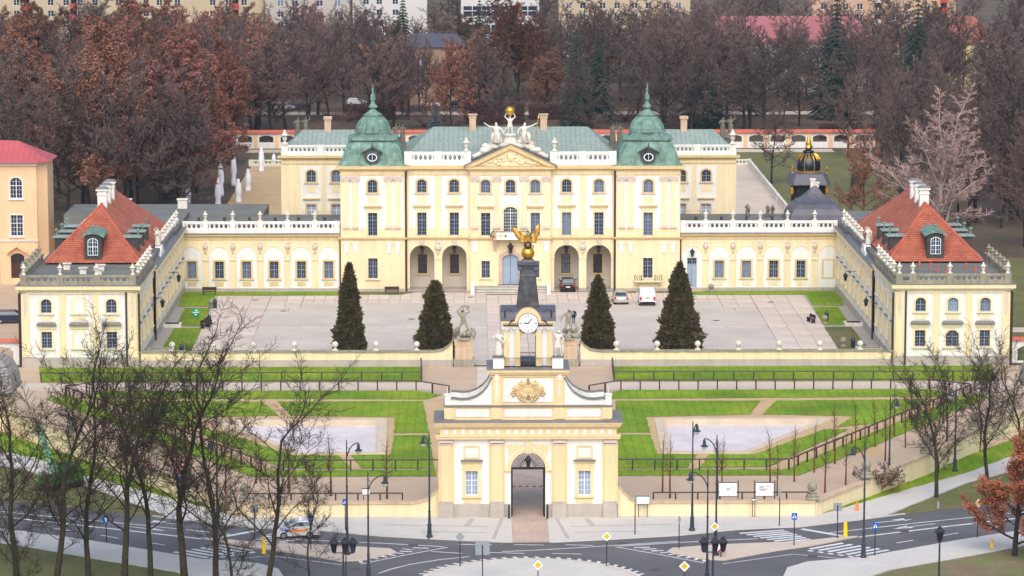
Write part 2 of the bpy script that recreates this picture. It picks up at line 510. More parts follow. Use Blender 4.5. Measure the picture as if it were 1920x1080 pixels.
# ================================================================ THE SETTING: ground, lawns, pools, courtyard, road
def sheet(name, pts, z, m, parent=None, kind='structure', thick=0.0):
    if m.startswith('grass') and thick:       # slightly ragged turf edges
        rg, q = random.Random(int(abs(pts[0][0] * 37 + pts[0][1] * 11))), []
        for k in range(len(pts)):
            (xa, ya), (xb, yb) = pts[k], pts[(k + 1) % len(pts)]
            n_ = max(1, int(math.hypot(xb - xa, yb - ya) / 0.8))
            q += [(xa + (xb - xa) * i / n_ + (rg.gauss(0, 0.045) if i else 0), ya + (yb - ya) * i / n_ + (rg.gauss(0, 0.06) if i else 0)) for i in range(n_)]
        pts = q
    b = MB()
    if thick: b.slab(pts, z - thick, z)
    else: b.poly([(x, y, z) for x, y in pts])
    o = b.build(name, [m, 'soil'] if (m.startswith('grass') and thick) else m, parent)
    if m.startswith('grass') and thick:
        for p_ in o.data.polygons:
            p_.material_index = 0 if len(p_.vertices) == len(pts) and p_.center.z > z - 0.001 else 1
    recalc(o.data)
    if not thick and o.data.polygons[0].normal.z < 0: o.data.flip_normals()
    if parent is None and kind: o['kind'] = kind
    return o
def mir(pts): return [(-x, y) for x, y in pts][::-1]

PB = (11.5, 33.5, -105.5, -83.5)          # rectangle left open around each pool
b = MB()
xs = [-1000, -PB[1], -PB[0], PB[0], PB[1], 1000]
ys = [-418, PB[2], PB[3], 1500]
for i in range(5):
    for j in range(3):
        if j == 1 and i in (1, 3): continue
        b.poly([(xs[i], ys[j], 0), (xs[i + 1], ys[j], 0), (xs[i + 1], ys[j + 1], 0), (xs[i], ys[j + 1], 0)])
ground = b.build('ground', 'leaf_litter')
ground['kind'] = 'structure'

POND = [(14.0, -87.0), (13.7, -103.0), (20.6, -103.0), (29.6, -87.2)]
def grow(pts, d):
    cx = sum(p[0] for p in pts) / 4
    cy = sum(p[1] for p in pts) / 4
    r = []
    n = len(pts)
    for i in range(n):
        p, q, s = Vector(pts[i - 1]), Vector(pts[i]), Vector(pts[(i + 1) % n])
        e1, e2 = (q - p).normalized(), (s - q).normalized()
        n1, n2 = Vector((e1.y, -e1.x)), Vector((e2.y, -e2.x))
        if n1.dot(q - Vector((cx, cy))) < 0: n1 = -n1
        if n2.dot(q - Vector((cx, cy))) < 0: n2 = -n2
        m = (n1 + n2) / max(0.35, 1 + n1.dot(n2))
        r.append((q.x + m.x * d, q.y + m.y * d))
    return r
for sgn, side in ((-1, 'left'), (1, 'right')):
    fx = (lambda pts: pts) if sgn > 0 else mir
    outer = grow(POND, 0.85)
    box4 = [(PB[0], PB[3]), (PB[0], PB[2]), (PB[1], PB[2]), (PB[1], PB[3])]
    b = MB()
    for k in range(4):
        j = (k + 1) % 4
        b.poly([(sgn * x, y, 0.0) for x, y in (box4[k], box4[j], outer[j], outer[k])])
    o = b.build('pool_surround_path', 'path_sand')
    recalc(o.data)
    o['kind'] = 'structure'
    pool = sheet('pool', fx(POND), -0.5, 'pool_bed')
    for k in range(4):
        j = (k + 1) % 4
        c = MB()
        q = [(sgn * x, y) for x, y in (POND[k], POND[j], outer[j], outer[k])]
        if sgn < 0: q = q[::-1]
        c.slab(q, -0.5, 0.09)
        o = c.build('coping', 'pool_edge', pool)
        recalc(o.data)

# forecourt gravel with the lawns set into it
fore = [(-7.0, -131.0), (7.0, -131.0), (24.2, -131.0), (47.5, -97.0), (55.5, -84.0), (55.5, -55.6), (-55.5, -55.6), (-55.5, -84.0), (-47.5, -97.0), (-24.2, -131.0)]
b = MB()
Z = 0.004
# cells around the two pool openings: left, right, centre, top and bottom bands
b.poly([(x, y, Z) for x, y in [(-24.2, -131), (24.2, -131), (41.7, -105.5), (-41.7, -105.5)]])
b.poly([(-11.5, -105.5, Z), (11.5, -105.5, Z), (11.5, -83.5, Z), (-11.5, -83.5, Z)])
for s in (-1, 1):
    b.poly([(s * x, y, Z) for x, y in ([(33.5, -105.5), (41.7, -105.5), (47.5, -97), (55.5, -84), (55.5, -83.5), (33.5, -83.5)])][::s])
b.poly([(-55.5, -83.5, Z), (55.5, -83.5, Z), (55.5, -55.6, Z), (-55.5, -55.6, Z)])
o = b.build('forecourt', 'gravel')
o['kind'] = 'structure'
recalc(o.data)

PARC = [[(8.9, -70.9), (10.4, -70.6), (9.7, -75.4), (44.7, -74.6), (42.5, -70.2)],
        [(9.8, -76.6), (24.5, -76.8), (22.8, -84.3), (12.4, -85.4), (12.3, -93.8), (8.9, -93.8)],
        [(8.9, -94.8), (12.3, -94.9), (12.4, -104.2), (16.1, -104.6), (14.8, -110.7), (8.2, -110.9)],
        [(17.2, -104.6), (21.4, -104.6), (29.2, -92.4), (31.6, -92.4), (22.2, -110.3), (15.8, -110.7)],
        [(26.1, -76.8), (42.2, -76.2), (34.5, -89.4), (30.5, -91.4), (32.9, -85.4), (24.0, -84.3)],
        [(8.1, -111.4), (23.7, -111.5), (31.4, -98.0), (45.9, -73.4), (48.4, -74.6), (33.6, -99.6), (24.6, -114.2), (8.0, -114.2)]]
PARC[0] = [(9.6, -75.6), (44.9, -74.6), (42.5, -70.3), (10.6, -70.6), (7.9, -73.2)]
for s in (-1, 1):
    base = [(7.7, -73.4), (10.6, -70.4), (42.6, -70.1), (46.0, -73.4), (24.0, -111.45), (7.6, -111.4)]
    for k, p in enumerate(PARC):
        q = p if s > 0 else mir(p)
        sheet('lawn', q, 0.07, 'grass', thick=0.07)
    b = MB()                                   # sandy walks between the lawn parcels
    for qi, quad in enumerate(([(7.4, -76.5), (44.0, -76.6), (45.2, -74.6), (7.4, -75.4)], [(7.4, -112.2), (8.95, -112.2), (9.4, -75.5), (7.4, -75.5)],
                 [(8.5, -94.85), (12.6, -94.9), (12.6, -93.7), (8.5, -93.75)], [(22.6, -84.4), (24.2, -84.5), (26.3, -76.7), (24.3, -76.7)],
                 [(14.6, -111.0), (16.0, -111.0), (17.4, -104.4), (16.0, -104.4)], [(22.0, -111.3), (24.0, -111.4), (45.5, -73.8), (42.0, -76.0), (31.6, -92.4)],
                 [(29.0, -92.6), (32.0, -92.6), (35.0, -89.2), (30.2, -91.3)])):
        # kept clear of the pool opening, whose own surround is sand
        b.poly([(s * x, y, 0.012 + 0.003 * qi) for x, y in quad])
    o = b.build('garden_walk', 'path_sand')
    recalc(o.data)
    o['kind'] = 'structure'
    sheet('lawn', (lambda p: p if s > 0 else mir(p))([(10.2, -65.3), (50.0, -65.3), (51.5, -56.1), (10.4, -56.1)]), 0.07, 'grass', thick=0.07)
    sheet('cross_walk', (lambda p: p if s > 0 else mir(p))([(9.0, -70.2), (52.0, -69.8), (52.0, -65.6), (9.0, -65.6)]), 0.012, 'gravel_grey')
sheet('centre_walk', [(-4.4, -73.0), (-1.2, -73.0), (-1.0, -55.9), (-4.2, -55.9)], 0.016, 'slab_pink')
sheet('gate_road', [(-1.55, -140.0), (1.45, -140.0), (2.6, -72.0), (-2.6, -72.0)], 0.020, 'cobble')

# ---- courtyard of honour: pale asphalt fields framed by bands of pink slabs
court = sheet('courtyard', [(-36.4, -54.9), (36.4, -54.9), (36.4, -3.4), (22.0, -3.4), (21.0, 4.0), (-21.0, 4.0), (-22.0, -3.4), (-36.4, -3.4)], 0.008, 'joint_dark')
for s in (-1, 1):
    f1 = [(3.05, -28.2), (29.72, -28.2), (29.72, -16.2), (26.9, -16.2), (26.9, -13.9), (25.6, -13.9), (25.6, -9.6), (3.05, -9.6)]
    f2 = [(3.05, -54.8), (29.72, -54.8), (29.72, -29.2), (3.05, -29.2)]
    for f in (f1, f2):
        sheet('asphalt_field', f if s > 0 else mir(f), 0.03, 'asphalt_pale', court, thick=0.02)
slab_mesh = None
def slab(x0, x1, y0, y1):
    global slab_mesh
    if slab_mesh is None:
        b = MB()
        b.frustum((-0.5, 0.5, -0.5, 0.5), -0.02, (-0.5, 0.5, -0.5, 0.5), 0.0)
        slab_mesh = b.mesh('slab', 'slab_pink')
    g = 0.025
    o = new_obj('slab', slab_mesh, court, ((x0 + x1) / 2, (y0 + y1) / 2, 0.032 + random.uniform(-0.004, 0.006)), 0, (x1 - x0 - 2 * g, y1 - y0 - 2 * g, 1))
    return o
for s in (-1, 1):
    for i in range(17):                        # band along the palace front
        x0, x1 = 3.05 + i * 1.327, 3.05 + (i + 1) * 1.327
        slab(*sorted((s * x0, s * x1)), -6.3, -3.45)
        slab(*sorted((s * x0, s * x1)), -9.57, -6.3)
        if x1 < 21.2: slab(*sorted((s * x0, s * x1)), -3.45, -0.75)
    for (x0, x1, y0, y1) in ((25.65, 27.6, -6.3, -3.45), (27.6, 29.7, -6.3, -3.45), (25.65, 27.6, -9.57, -6.3), (27.6, 29.7, -9.57, -6.3), (25.65, 27.6, -13.85, -9.57), (27.6, 29.7, -13.85, -9.57), (26.95, 29.7, -16.15, -13.85)):
        slab(*sorted((s * x0, s * x1)), y0, y1)
    for i in range(3):                         # band along the side lawns
        for j in range(10):
            y1 = -3.45 - j * 5.13
            x0, x1 = 29.75 + i * 2.2, 29.75 + (i + 1) * 2.2
            slab(*sorted((s * x0, s * x1)), y1 - 5.13, y1)
    for i in range(11):                        # narrow strip across each field
        x0 = 3.05 + i * 2.42
        slab(*sorted((s * x0, s * (x0 + 2.42))), -29.17, -28.23)
    for i in range(2):                         # axial band
        for j in range(17):
            y1 = -3.0 - j * 3.04
            slab(*sorted((s * i * 1.525, s * (i + 1) * 1.525)), y1 - 3.04, y1)
for s in (-1, 1):
    T = (lambda p: p) if s > 0 else mir
    sheet('lawn', T([(21.5, -3.3), (36.2, -3.3), (41.0, -3.3), (41.0, -0.25), (21.5, -0.25)]), 0.07, 'grass', thick=0.07)
    sheet('lawn', T([(36.6, -12.4), (40.4, -12.4), (41.0, -3.32), (36.7, -3.32)]), 0.07, 'grass', thick=0.07)
    sheet('lawn', T([(36.3, -27.6), (39.4, -27.6), (39.6, -13.6), (36.6, -13.6)]), 0.07, 'grass', thick=0.07)
    sheet('lawn', T([(35.9, -54.4), (39.4, -54.4), (39.4, -29.0), (36.2, -29.0)]), 0.07, 'grass_dull' if s > 0 else 'grass', thick=0.07)
    sheet('side_walk', T([(36.4, -54.5), (41.3, -54.5), (41.3, -0.2), (36.4, -0.2)]), 0.010, 'plinth')
sheet('lawn', [(-21.0, -0.3), (-21.2, -2.9), (-13.6, -2.9), (-11.8, -0.8), (-12.4, -0.4)], 0.072, 'grass_dull', thick=0.07)
sheet('lawn', [(13.4, -0.4), (13.0, -1.8), (21.2, -1.8), (21.0, -0.3)], 0.072, 'grass_dull', thick=0.07)

# ---- garden behind, terraces, side yards
sheet('rear_lawn', [(42.8, 60), (62, 60), (66, 172), (42.8, 172)], 0.006, 'grass_dull')
sheet('rear_lawn', [(-44, 149), (42.8, 149), (42.8, 170), (-44, 170)], 0.006, 'grass_dull')
sheet('rear_walk', [(-45.0, 176), (60, 176), (60, 170.5), (-45.0, 170.5)], 0.010, 'gravel_grey')
sheet('park_walk', [(-90, 245), (120, 245), (120, 252), (-90, 252)], 0.010, 'gravel_grey')
sheet('side_yard', [(-90, -52), (-53.6, -52), (-53.6, 20), (-90, 20)], 0.006, 'gravel')
sheet('rear_lawn', [(53.0, -54), (110, -54), (110, 30), (53.0, 30)], 0.006, 'grass_dull')
sheet('park_walk', [(53.0, -33), (110, -33), (110, -29.5), (53.0, -29.5)], 0.010, 'gravel_grey')

# ---- road, roundabout, pavements and paint
road = sheet('road', [(-140, -260), (140, -260), (140, -86), (60, -116.5), (37.8, -127.3), (31.9, -130.2), (25, -131.5), (-25, -131.5), (-31.9, -130.2), (-37.8, -127.3), (-60, -116.5), (-140, -86)], 0.006, 'asphalt')
RN = [(0.0, -140.85), (2.4, -140.75), (6.0, -140.0), (12.2, -138.5), (17.3, -136.3), (21.0, -135.6), (22.5, -135.4), (27.7, -132.8), (32.0, -130.4), (37.9, -127.4), (43.0, -124.9), (62, -115.2)]
for s in (-1, 1):
    T = (lambda p: p) if s > 0 else mir
    sheet('pavement', T([(1.5, -131.1), (1.5, -140.8)] + RN[1:9] + [(30.2, -131.3), (39.0, -118.1), (46.0, -110.4), (62.0, -96.0), (62.0, -90.0), (45.4, -105.4), (40.5, -112.5), (24.6, -130.6), (24.2, -131.1)]), 0.12, 'pavement', thick=0.12)
    sheet('verge', T([(30.5, -131.2), (32.4, -130.2), (38.1, -127.2), (43.1, -124.7), (62, -115.0), (62, -98.0), (46.2, -111.0), (39.3, -118.0)]), 0.13, 'grass_dull', thick=0.13)
    sheet('verge', T([(25.0, -130.5), (40.5, -112.7), (45.2, -105.7), (62.0, -90.4), (62.0, -76.0), (42.6, -103.6), (24.7, -130.1)]), 0.13, 'grass', thick=0.13)
    sheet('pavement', T([(18.0, -160.0), (20.0, -150.2), (21.8, -148.2), (26.5, -146.6), (29.9, -144.2), (34.3, -141.1), (38.5, -138.4), (41.0, -137.0), (62, -125.5), (62, -130.0), (41.0, -142.0), (34.0, -147.0), (28.0, -151.0), (24.0, -156.0), (22.0, -165)]), 0.12, 'pavement', thick=0.12)
    sheet('verge', T([(22.2, -165), (24.2, -156.0), (28.2, -151.1), (34.2, -147.1), (41.2, -142.1), (62, -130.2), (62, -200), (22, -200)]), 0.11, 'soil' if s > 0 else 'grass_dull', thick=0.11)
    isl = [(10.9, -144.4), (11.4, -143.2), (15.6, -142.0), (20.4, -141.2), (22.0, -141.0), (24.9, -139.6), (26.9, -139.1), (24.3, -141.2), (22.7, -142.4), (19.9, -144.0), (17.3, -145.9), (15.3, -147.4), (13.6, -147.1)]
    sheet('traffic_island', T(isl), 0.12, 'gravel_grey', thick=0.12)
sheet('driveway', [(-1.5, -131.6), (1.5, -131.6), (1.9, -140.8), (-1.9, -140.9)], 0.028, 'cobble')
circ = [(-0.2 + 8.6 * math.cos(2 * PI * i / 64), -155.3 + 8.6 * math.sin(2 * PI * i / 64)) for i in range(64)]
sheet('roundabout_island', circ, 0.12, 'gravel_grey', thick=0.12)
circ2 = [(-0.2 + 8.2 * math.cos(2 * PI * i / 64), -155.3 + 8.2 * math.sin(2 * PI * i / 64)) for i in range(64)]
sheet('roundabout_paving', circ2, 0.126, 'pavement')

def paint(name, pts, z=0.014):
    return sheet(name, pts, z, 'road_paint', road, kind=None)
def strip(name, p, q, w, z=0.014):
    p, q = Vector(p), Vector(q)
    d = (q - p).normalized()
    n = Vector((-d.y, d.x)) * w / 2
    return paint(name, [tuple(p - n), tuple(q - n), tuple(q + n), tuple(p + n)], z)
def polystrip(name, pts, w):
    b = MB()
    for k in range(len(pts) - 1):
        p, q = Vector(pts[k]), Vector(pts[k + 1])
        n = Vector((-(q - p).y, (q - p).x)).normalized() * w / 2
        b.poly([(*(p - n), 0.0135), (*(q - n), 0.0135), (*(q + n), 0.0135), (*(p + n), 0.0135)])
    return b.build(name, 'road_paint', road)
b = MB()
for i in range(96):
    a0, a1 = 2 * PI * i / 96, 2 * PI * (i + 1) / 96
    b.poly([(-0.2 + r * math.cos(a), -155.3 + r * math.sin(a), 0.014) for r, a in ((8.75, a0), (9.0, a0), (9.0, a1), (8.75, a1))])
b.build('ring_line', 'road_paint', road)
for s in (-1, 1):
    q = lambda x, y: (s * x, y)
    for i in range(7):                         # zebra crossings
        t = i / 6
        strip('crossing_stripe', q(17.3 + 3.1 * t, -137.6 - 3.5 * t), q(21.1 + 1.8 * t, -136.45 - 3.35 * t), 0.4)
    for i in range(7):
        t = i / 6
        strip('crossing_stripe', q(22.5 + 4.1 * t, -143.4 - 2.95 * t), q(25.4 + 4.1 * t, -141.3 - 3.0 * t), 0.42)
    strip('stop_line', q(22.6, -136.0), q(26.0, -139.0), 0.5)
    polystrip('lane_line', [q(24.7, -137.5), q(33, -133.6), q(42.2, -129.7), q(60, -121.0)], 0.18)
    polystrip('centre_line', [q(27.0, -139.1), q(34, -135.6), q(41.9, -131.8), q(60, -122.8)], 0.28)
    for (a, c, e, f) in ((29.8, -141.3, 31.3, -140.3), (33.8, -138.8, 35.4, -137.6), (38.0, -136.0, 39.6, -135.0)):
        strip('lane_dash', q(a, c), q(e, f), 0.16)
    polystrip('lane_line', [q(7.1, -142.2), q(12.1, -140.9), q(18.6, -139.6)], 0.18)
    strip('lane_arrow', q(29.0, -133.7), q(32.2, -132.5), 0.16)
    paint('arrow_head', [q(30.4, -132.7), q(31.6, -132.0), q(31.8, -133.0)])
    strip('lane_arrow', q(30.9, -135.7), q(34.0, -134.1), 0.16)
    paint('arrow_head', [q(30.2, -136.1), q(31.4, -134.9), q(32.0, -135.7)])
    for i in range(9):                         # hatching before the traffic island
        t = i / 8
        strip('hatch_bar', q(8.3 + 5.3 * t, -142.75 - 5.0 * t), q(9.6 + 4.1 * t, -142.6 - 4.6 * t), 0.28)
    polystrip('hatch_edge', [q(6.8, -142.4), q(10.0, -145.0), q(13.6, -148.2)], 0.16)
    for i in range(7):
        strip('yield_dash', q(22.3 + 0.75 * i, -143.9 - 0.52 * i), q(22.7 + 0.75 * i, -144.2 - 0.52 * i), 0.36)
    polystrip('edge_line', [q(15.0, -148.5), q(21.0, -145.2), q(26.0, -147.4)], 0.12)
for (x0, y0, x1, y1) in ((-8.1, -143.9, -5.6, -144.6), (-3.4, -144.3, -0.6, -144.7), (1.6, -144.7, 4.0, -145.0), (-5.9, -141.4, -3.2, -141.5), (-1.4, -141.5, 1.0, -141.7), (2.8, -141.6, 5.0, -141.9), (-10.5, -142.9, -8.9, -143.4)):
    strip('lane_dash', (x0, y0), (x1, y1), 0.16)
polystrip('ring_lane_line', [(-12.1, -151.4), (-11.2, -150.0), (-9.6, -148.3), (-7.4, -146.8), (-5.0, -145.7)], 0.16)
polystrip('ring_lane_line', [(-2.4, -144.0), (0.1, -143.6), (4.5, -142.5), (8.0, -141.6), (12.1, -140.4)], 0.16)
b = MB()
for i in range(26):
    a0 = R(20 + i * 5.4)
    b.poly([(-0.2 + r * math.cos(a), -155.3 + r * math.sin(a), 0.016) for r, a in ((9.0, a0), (9.5, a0 + 0.02), (9.5, a0 + 0.055), (9.0, a0 + 0.035))])
b.build('ring_teeth', 'road_paint', road)
# bands of darker setts in the pavement before the gate
for s in (-1, 1):
    q = lambda x, y: (s * x, y)
    for pts in ([(2.1, -131.6), (2.9, -139.8), (3.2, -139.8), (2.4, -131.6)], [(3.4, -135.2), (12.0, -134.4), (12.0, -134.7), (3.4, -135.5)], [(3.6, -137.4), (9.0, -137.0), (9.0, -137.3), (3.6, -137.7)], [(4.6, -132.2), (5.0, -135.0), (5.5, -135.0), (5.0, -132.2)]):
        sheet('sett_band', [q(*p) for p in pts], 0.127, 'pavement_dark')

# drain covers in the court and the road
b = MB()
b.lathe([(0.0, 0.42), (0.008, 0.42)], 0, 0, 14)
COVER = b.mesh('drain_cover', 'rail_wood')
for x, y in ((-27.5, -16.0), (-12.0, -22.5), (11.0, -14.5), (24.0, -24.0), (-20.5, -40.0), (6.0, -38.0), (20.0, -43.0), (-31.5, -7.0), (31.8, -9.5), (-5.0, -5.0)):
    new_obj('drain_cover', COVER, court, (x, y, 0.04), 0, (1.0, 0.8, 1))
for x, y in ((-9.6, -141.6), (7.4, -141.2), (-14.0, -150.0), (22.4, -146.0), (31.0, -137.0), (-26.0, -141.5), (9.6, -150.5)):
    new_obj('drain_cover', COVER, road, (x, y, 0.016))
# ================================================================ THE PALACE
def steps_box(parent, name, m, F, u0, u1, y, levels, ends=True, depth=0.6):
    """stepped moulding: levels = (z0, z1, projection)"""
    b = F.sub()
    for z0, z1, p in levels:
        e = p if ends else 0.0
        b.box(u0 - e, u1 + e, y - p, y + depth, z0, z1)
    return b.build(name, m, parent)

def csq(h, ch, z, cx, cy, hy=None):
    hy = h if hy is None else hy
    c = min(ch, h * 0.98)
    return [(cx - h + c, cy - hy, z), (cx + h - c, cy - hy, z), (cx + h, cy - hy + c, z), (cx + h, cy + hy - c, z),
            (cx + h - c, cy + hy, z), (cx - h + c, cy + hy, z), (cx - h, cy + hy - c, z), (cx - h, cy - hy + c, z)]

def balustrade(parent, F, u0, u1, y, z0, z1, posts, m='white_plaster', post_w=0.6, step=0.5):
    """base wall, pierced rail between posts, top rail; posts = list of u centres"""
    h = z1 - z0
    a, c = z0 + h * 0.36, z1 - h * 0.2
    b = F.sub()
    b.box(u0, u1, y - 0.16, y + 0.16, z0, a)
    b.build('base_course', m, parent)
    b = F.sub()
    b.box(u0, u1, y - 0.2, y + 0.2, c, z1)
    b.build('rail', m, parent)
    for p in posts:
        part_box(parent, 'pedestal', m, F, p - post_w / 2, p + post_w / 2, y - 0.24, y + 0.24, z0 + 0.003, z1 + 0.04)
    ps = sorted([u0] + [x for p in posts for x in (p - post_w / 2, p + post_w / 2)] + [u1])
    for i in range(0, len(ps) - 1):
        if ps[i + 1] - ps[i] > 0.8 and not any(abs((ps[i] + ps[i + 1]) / 2 - p) < post_w / 2 for p in posts):
            o = baluster_mesh(F, ps[i] + 0.2, ps[i + 1] - 0.2, y, a, c, step).build('balusters', m, parent)
            o['kind'] = 'stuff'

F0 = MB()
palace = thing('palace', 'long pale yellow baroque palace with two green copper domed towers', 'palace')
UP_W, MID_W = 1.18, 1.16
# towers
for s in (-1, 1):
    F = MB(oy=-0.3)
    c = s * 17.2
    u0, u1 = sorted((s * 13.14, s * 21.2))
    ops = [(c, 12.5, 14.15, UP_W, 0.32), (c, 7.12, 10.0, MID_W, 0)]
    g = (c, 1.72, 4.28, 1.2, 0)
    wall(F, u0, u1, 6.9, 15.9, ops, 0.3, thick=0.5).build('wall', 'yellow', palace)
    wall(F, u0, u1, 0.0, 6.9, [g], 0.3, thick=0.5).build('wall', 'yellow', palace)
    b = F.sub()
    b.box(u0 + 0.03, u1 - 0.03, 0.45, 8.2, 0, 15.85)
    b.build('tower_body', 'yellow', palace)
    wall(F, u0 + 0.25, u1 - 0.25, 8.0, 14.68, ops, 0.05, y=-0.04, thick=0.05).build('white_field', 'white_plaster', palace)
    for px in (-3.3, -2.2, 2.0, 3.1):
        x = c + px
        part_box(palace, 'pilaster', 'yellow', F, x - 0.34, x + 0.34, -0.2, 0, 8.35, 13.85)
        b = F.sub()
        b.frustum((x - 0.36, x + 0.36, -0.22, 0), 13.85, (x - 0.5, x + 0.5, -0.36, 0), 14.45)
        b.box(x - 0.54, x + 0.54, -0.4, 0, 14.45, 14.68)
        b.tube((x - 0.42, -0.36, 14.33), (x - 0.42, 0, 14.33), 0.17, n=8)
        b.tube((x + 0.42, -0.36, 14.33), (x + 0.42, 0, 14.33), 0.17, n=8)
        b.build('capital', 'capital', palace)
        part_box(palace, 'pilaster_base', 'capital', F, x - 0.44, x + 0.44, -0.26, 0, 8.05, 8.35)
        b = F.sub()
        b.box(x - 0.4, x + 0.4, -0.25, 0, 6.05, 6.3)
        b.frustum((x - 0.2, x + 0.2, -0.1, 0), 4.9, (x - 0.32, x + 0.32, -0.2, 0), 6.05)
        b.build('bracket', 'white_plaster', palace)
    for zz in (0.44,):
        part_box(palace, 'plinth', 'plinth', F, u0 - 0.03, u1 + 0.03, -0.1, 0.2, 0, 0.44)
    part_box(palace, 'window_panel', 'yellow', F, c - 0.62, c + 0.62, -0.07, 0, 11.2, 12.05)
    part_box(palace, 'hood', 'ochre', F, c - 1.15, c + 1.15, -0.4, 0, 10.78, 10.95)
    part_box(palace, 'lintel_block', 'yellow', F, c - 0.85, c + 0.85, -0.1, 0, 10.2, 10.78)
    window(palace, F, c, 12.5, 14.15, UP_W, 0.32, 4, 4, sur_mat='ochre')
    window(palace, F, c, 7.12, 10.0, MID_W, 0, 4, 6, frame='window_blue', sur_mat='yellow', sill=False)
    window(palace, F, c, 1.72, 4.28, 1.2, 0, 4, 5, sur_mat='yellow')
    steps_box(palace, 'string_course', 'ochre', F, u0, u1, 0, [(6.62, 6.78, 0.16), (6.78, 6.93, 0.3)])
    steps_box(palace, 'cornice', 'ochre', F, u0, u1, 0, [(14.68, 14.82, 0.1), (15.3, 15.5, 0.22), (15.5, 15.88, 0.55)])
    b = F.sub()
    x = s * 13.05
    b.tube((x, -0.02, 0.1), (x, -0.02, 15.2), 0.13, n=8)
    b.build('down_pipe', 'down_pipe', palace)
    # copper dome
    cy = 3.7
    b = MB()
    prof = [(15.88, 4.25, 0.1), (16.1, 3.98, 0.25), (16.5, 3.8, 0.35), (17.2, 3.66, 0.4), (17.9, 3.44, 0.5), (18.5, 3.1, 0.5), (18.92, 2.74, 0.5)]
    b.loft([csq(h, ch, z, c, cy) for z, h, ch in prof])
    dome = b.build('dome', 'copper', palace)
    b = MB()
    b.loft([csq(h, ch, z, c, cy) for z, h, ch in ((18.9, 2.7, 0.5), (18.95, 3.12, 0.6), (19.2, 3.12, 0.6), (19.26, 2.95, 0.6), (19.42, 2.3, 0.8), (19.44, 2.1, 0.85), (19.86, 2.08, 0.9))])
    b.build('dome_ledge', 'copper', dome)
    b = MB()
    b.lathe([(19.8, 2.1), (19.82, 2.42), (19.92, 2.42), (19.97, 2.22), (20.3, 2.19), (20.7, 2.06), (21.1, 1.82), (21.45, 1.48), (21.8, 1.05), (21.86, 1.2), (22.0, 1.18), (22.08, 0.9), (22.35, 0.55), (22.65, 0.3), (22.75, 0.3), (22.85, 0.58), (23.0, 0.55), (23.3, 0.3), (23.5, 0.2),
             (23.7, 0.2), (23.8, 0.32), (24.4, 0.3), (24.6, 0.14), (24.95, 0.14), (25.1, 0.2), (25.25, 0.1), (25.9, 0.03)], c, cy, 16, PI / 16)
    b.build('lantern_cupola', 'copper', dome)
    b = MB()                                   # ribs on the cupola
    for k in range(8):
        a = PI / 8 + k * PI / 4
        pts = [(c + r * math.cos(a), cy + r * math.sin(a), z) for z, r in ((19.95, 2.23), (20.3, 2.22), (20.7, 2.09), (21.1, 1.85), (21.45, 1.51), (21.78, 1.1))]
        b.path(pts, 0.07, 5)
    for k in range(4):                         # hips of the lower dome
        a = PI / 4 + k * PI / 2
        sx, sy = math.copysign(1, math.cos(a)), math.copysign(1, math.sin(a))
        b.path([(c + sx * (h - ch * 0.4), cy + sy * (h - ch * 0.4), z) for z, h, ch in prof], 0.1, 5)
    for sx in (-1.55, 1.55):                   # raised frame either side of the oculus
        b.path([(c + sx * f, cy - h - 0.02, z) for z, h, f in ((16.3, 4.02, 1.1), (17.5, 3.64, 1.0), (18.5, 3.16, 0.9))], 0.06, 5)
    b.build('ribs', 'copper', dome)
    b = MB()                                   # oculus dormer
    pts = [(c + 1.05 * math.cos(t) * (1.0 if math.sin(t) > 0 else 0.85), 17.0 + 0.95 * math.sin(t)) for t in [2 * PI * k / 16 for k in range(16)]]
    b.prism(pts, cy - 4.15, cy - 3.2)
    b.prism([(c - 1.35, 17.55), (c - 0.7, 17.9), (c, 18.25), (c + 0.7, 17.9), (c + 1.35, 17.55), (c + 0.7, 17.72), (c, 18.05), (c - 0.7, 17.72)], cy - 4.3, cy - 3.0)
    b.tube((c, cy - 4.0, 18.2), (c, cy - 4.0, 18.75), 0.09, 0.05)
    o = b.build('oculus_dormer', 'copper_dark', dome)
    b = MB()
    for k in range(20):
        t0, t1 = 2 * PI * k / 20, 2 * PI * (k + 1) / 20
        b.add([(c + 0.62 * math.cos(t), cy - 4.2, 16.95 + 0.5 * math.sin(t)) for t in (t0, t1)] + [(c + 0.5 * math.cos(t), cy - 4.2, 16.95 + 0.39 * math.sin(t)) for t in (t1, t0)], [(0, 1, 2, 3)])
    b.box(c - 0.03, c + 0.03, cy - 4.2, cy - 4.17, 16.56, 17.34)
    b.build('oculus_frame', 'window_white', dome)
    b = MB()
    b.poly([(c + 0.52 * math.cos(2 * PI * k / 16), cy - 4.165, 16.95 + 0.41 * math.sin(2 * PI * k / 16)) for k in range(16)])
    b.build('pane', 'glass', dome)
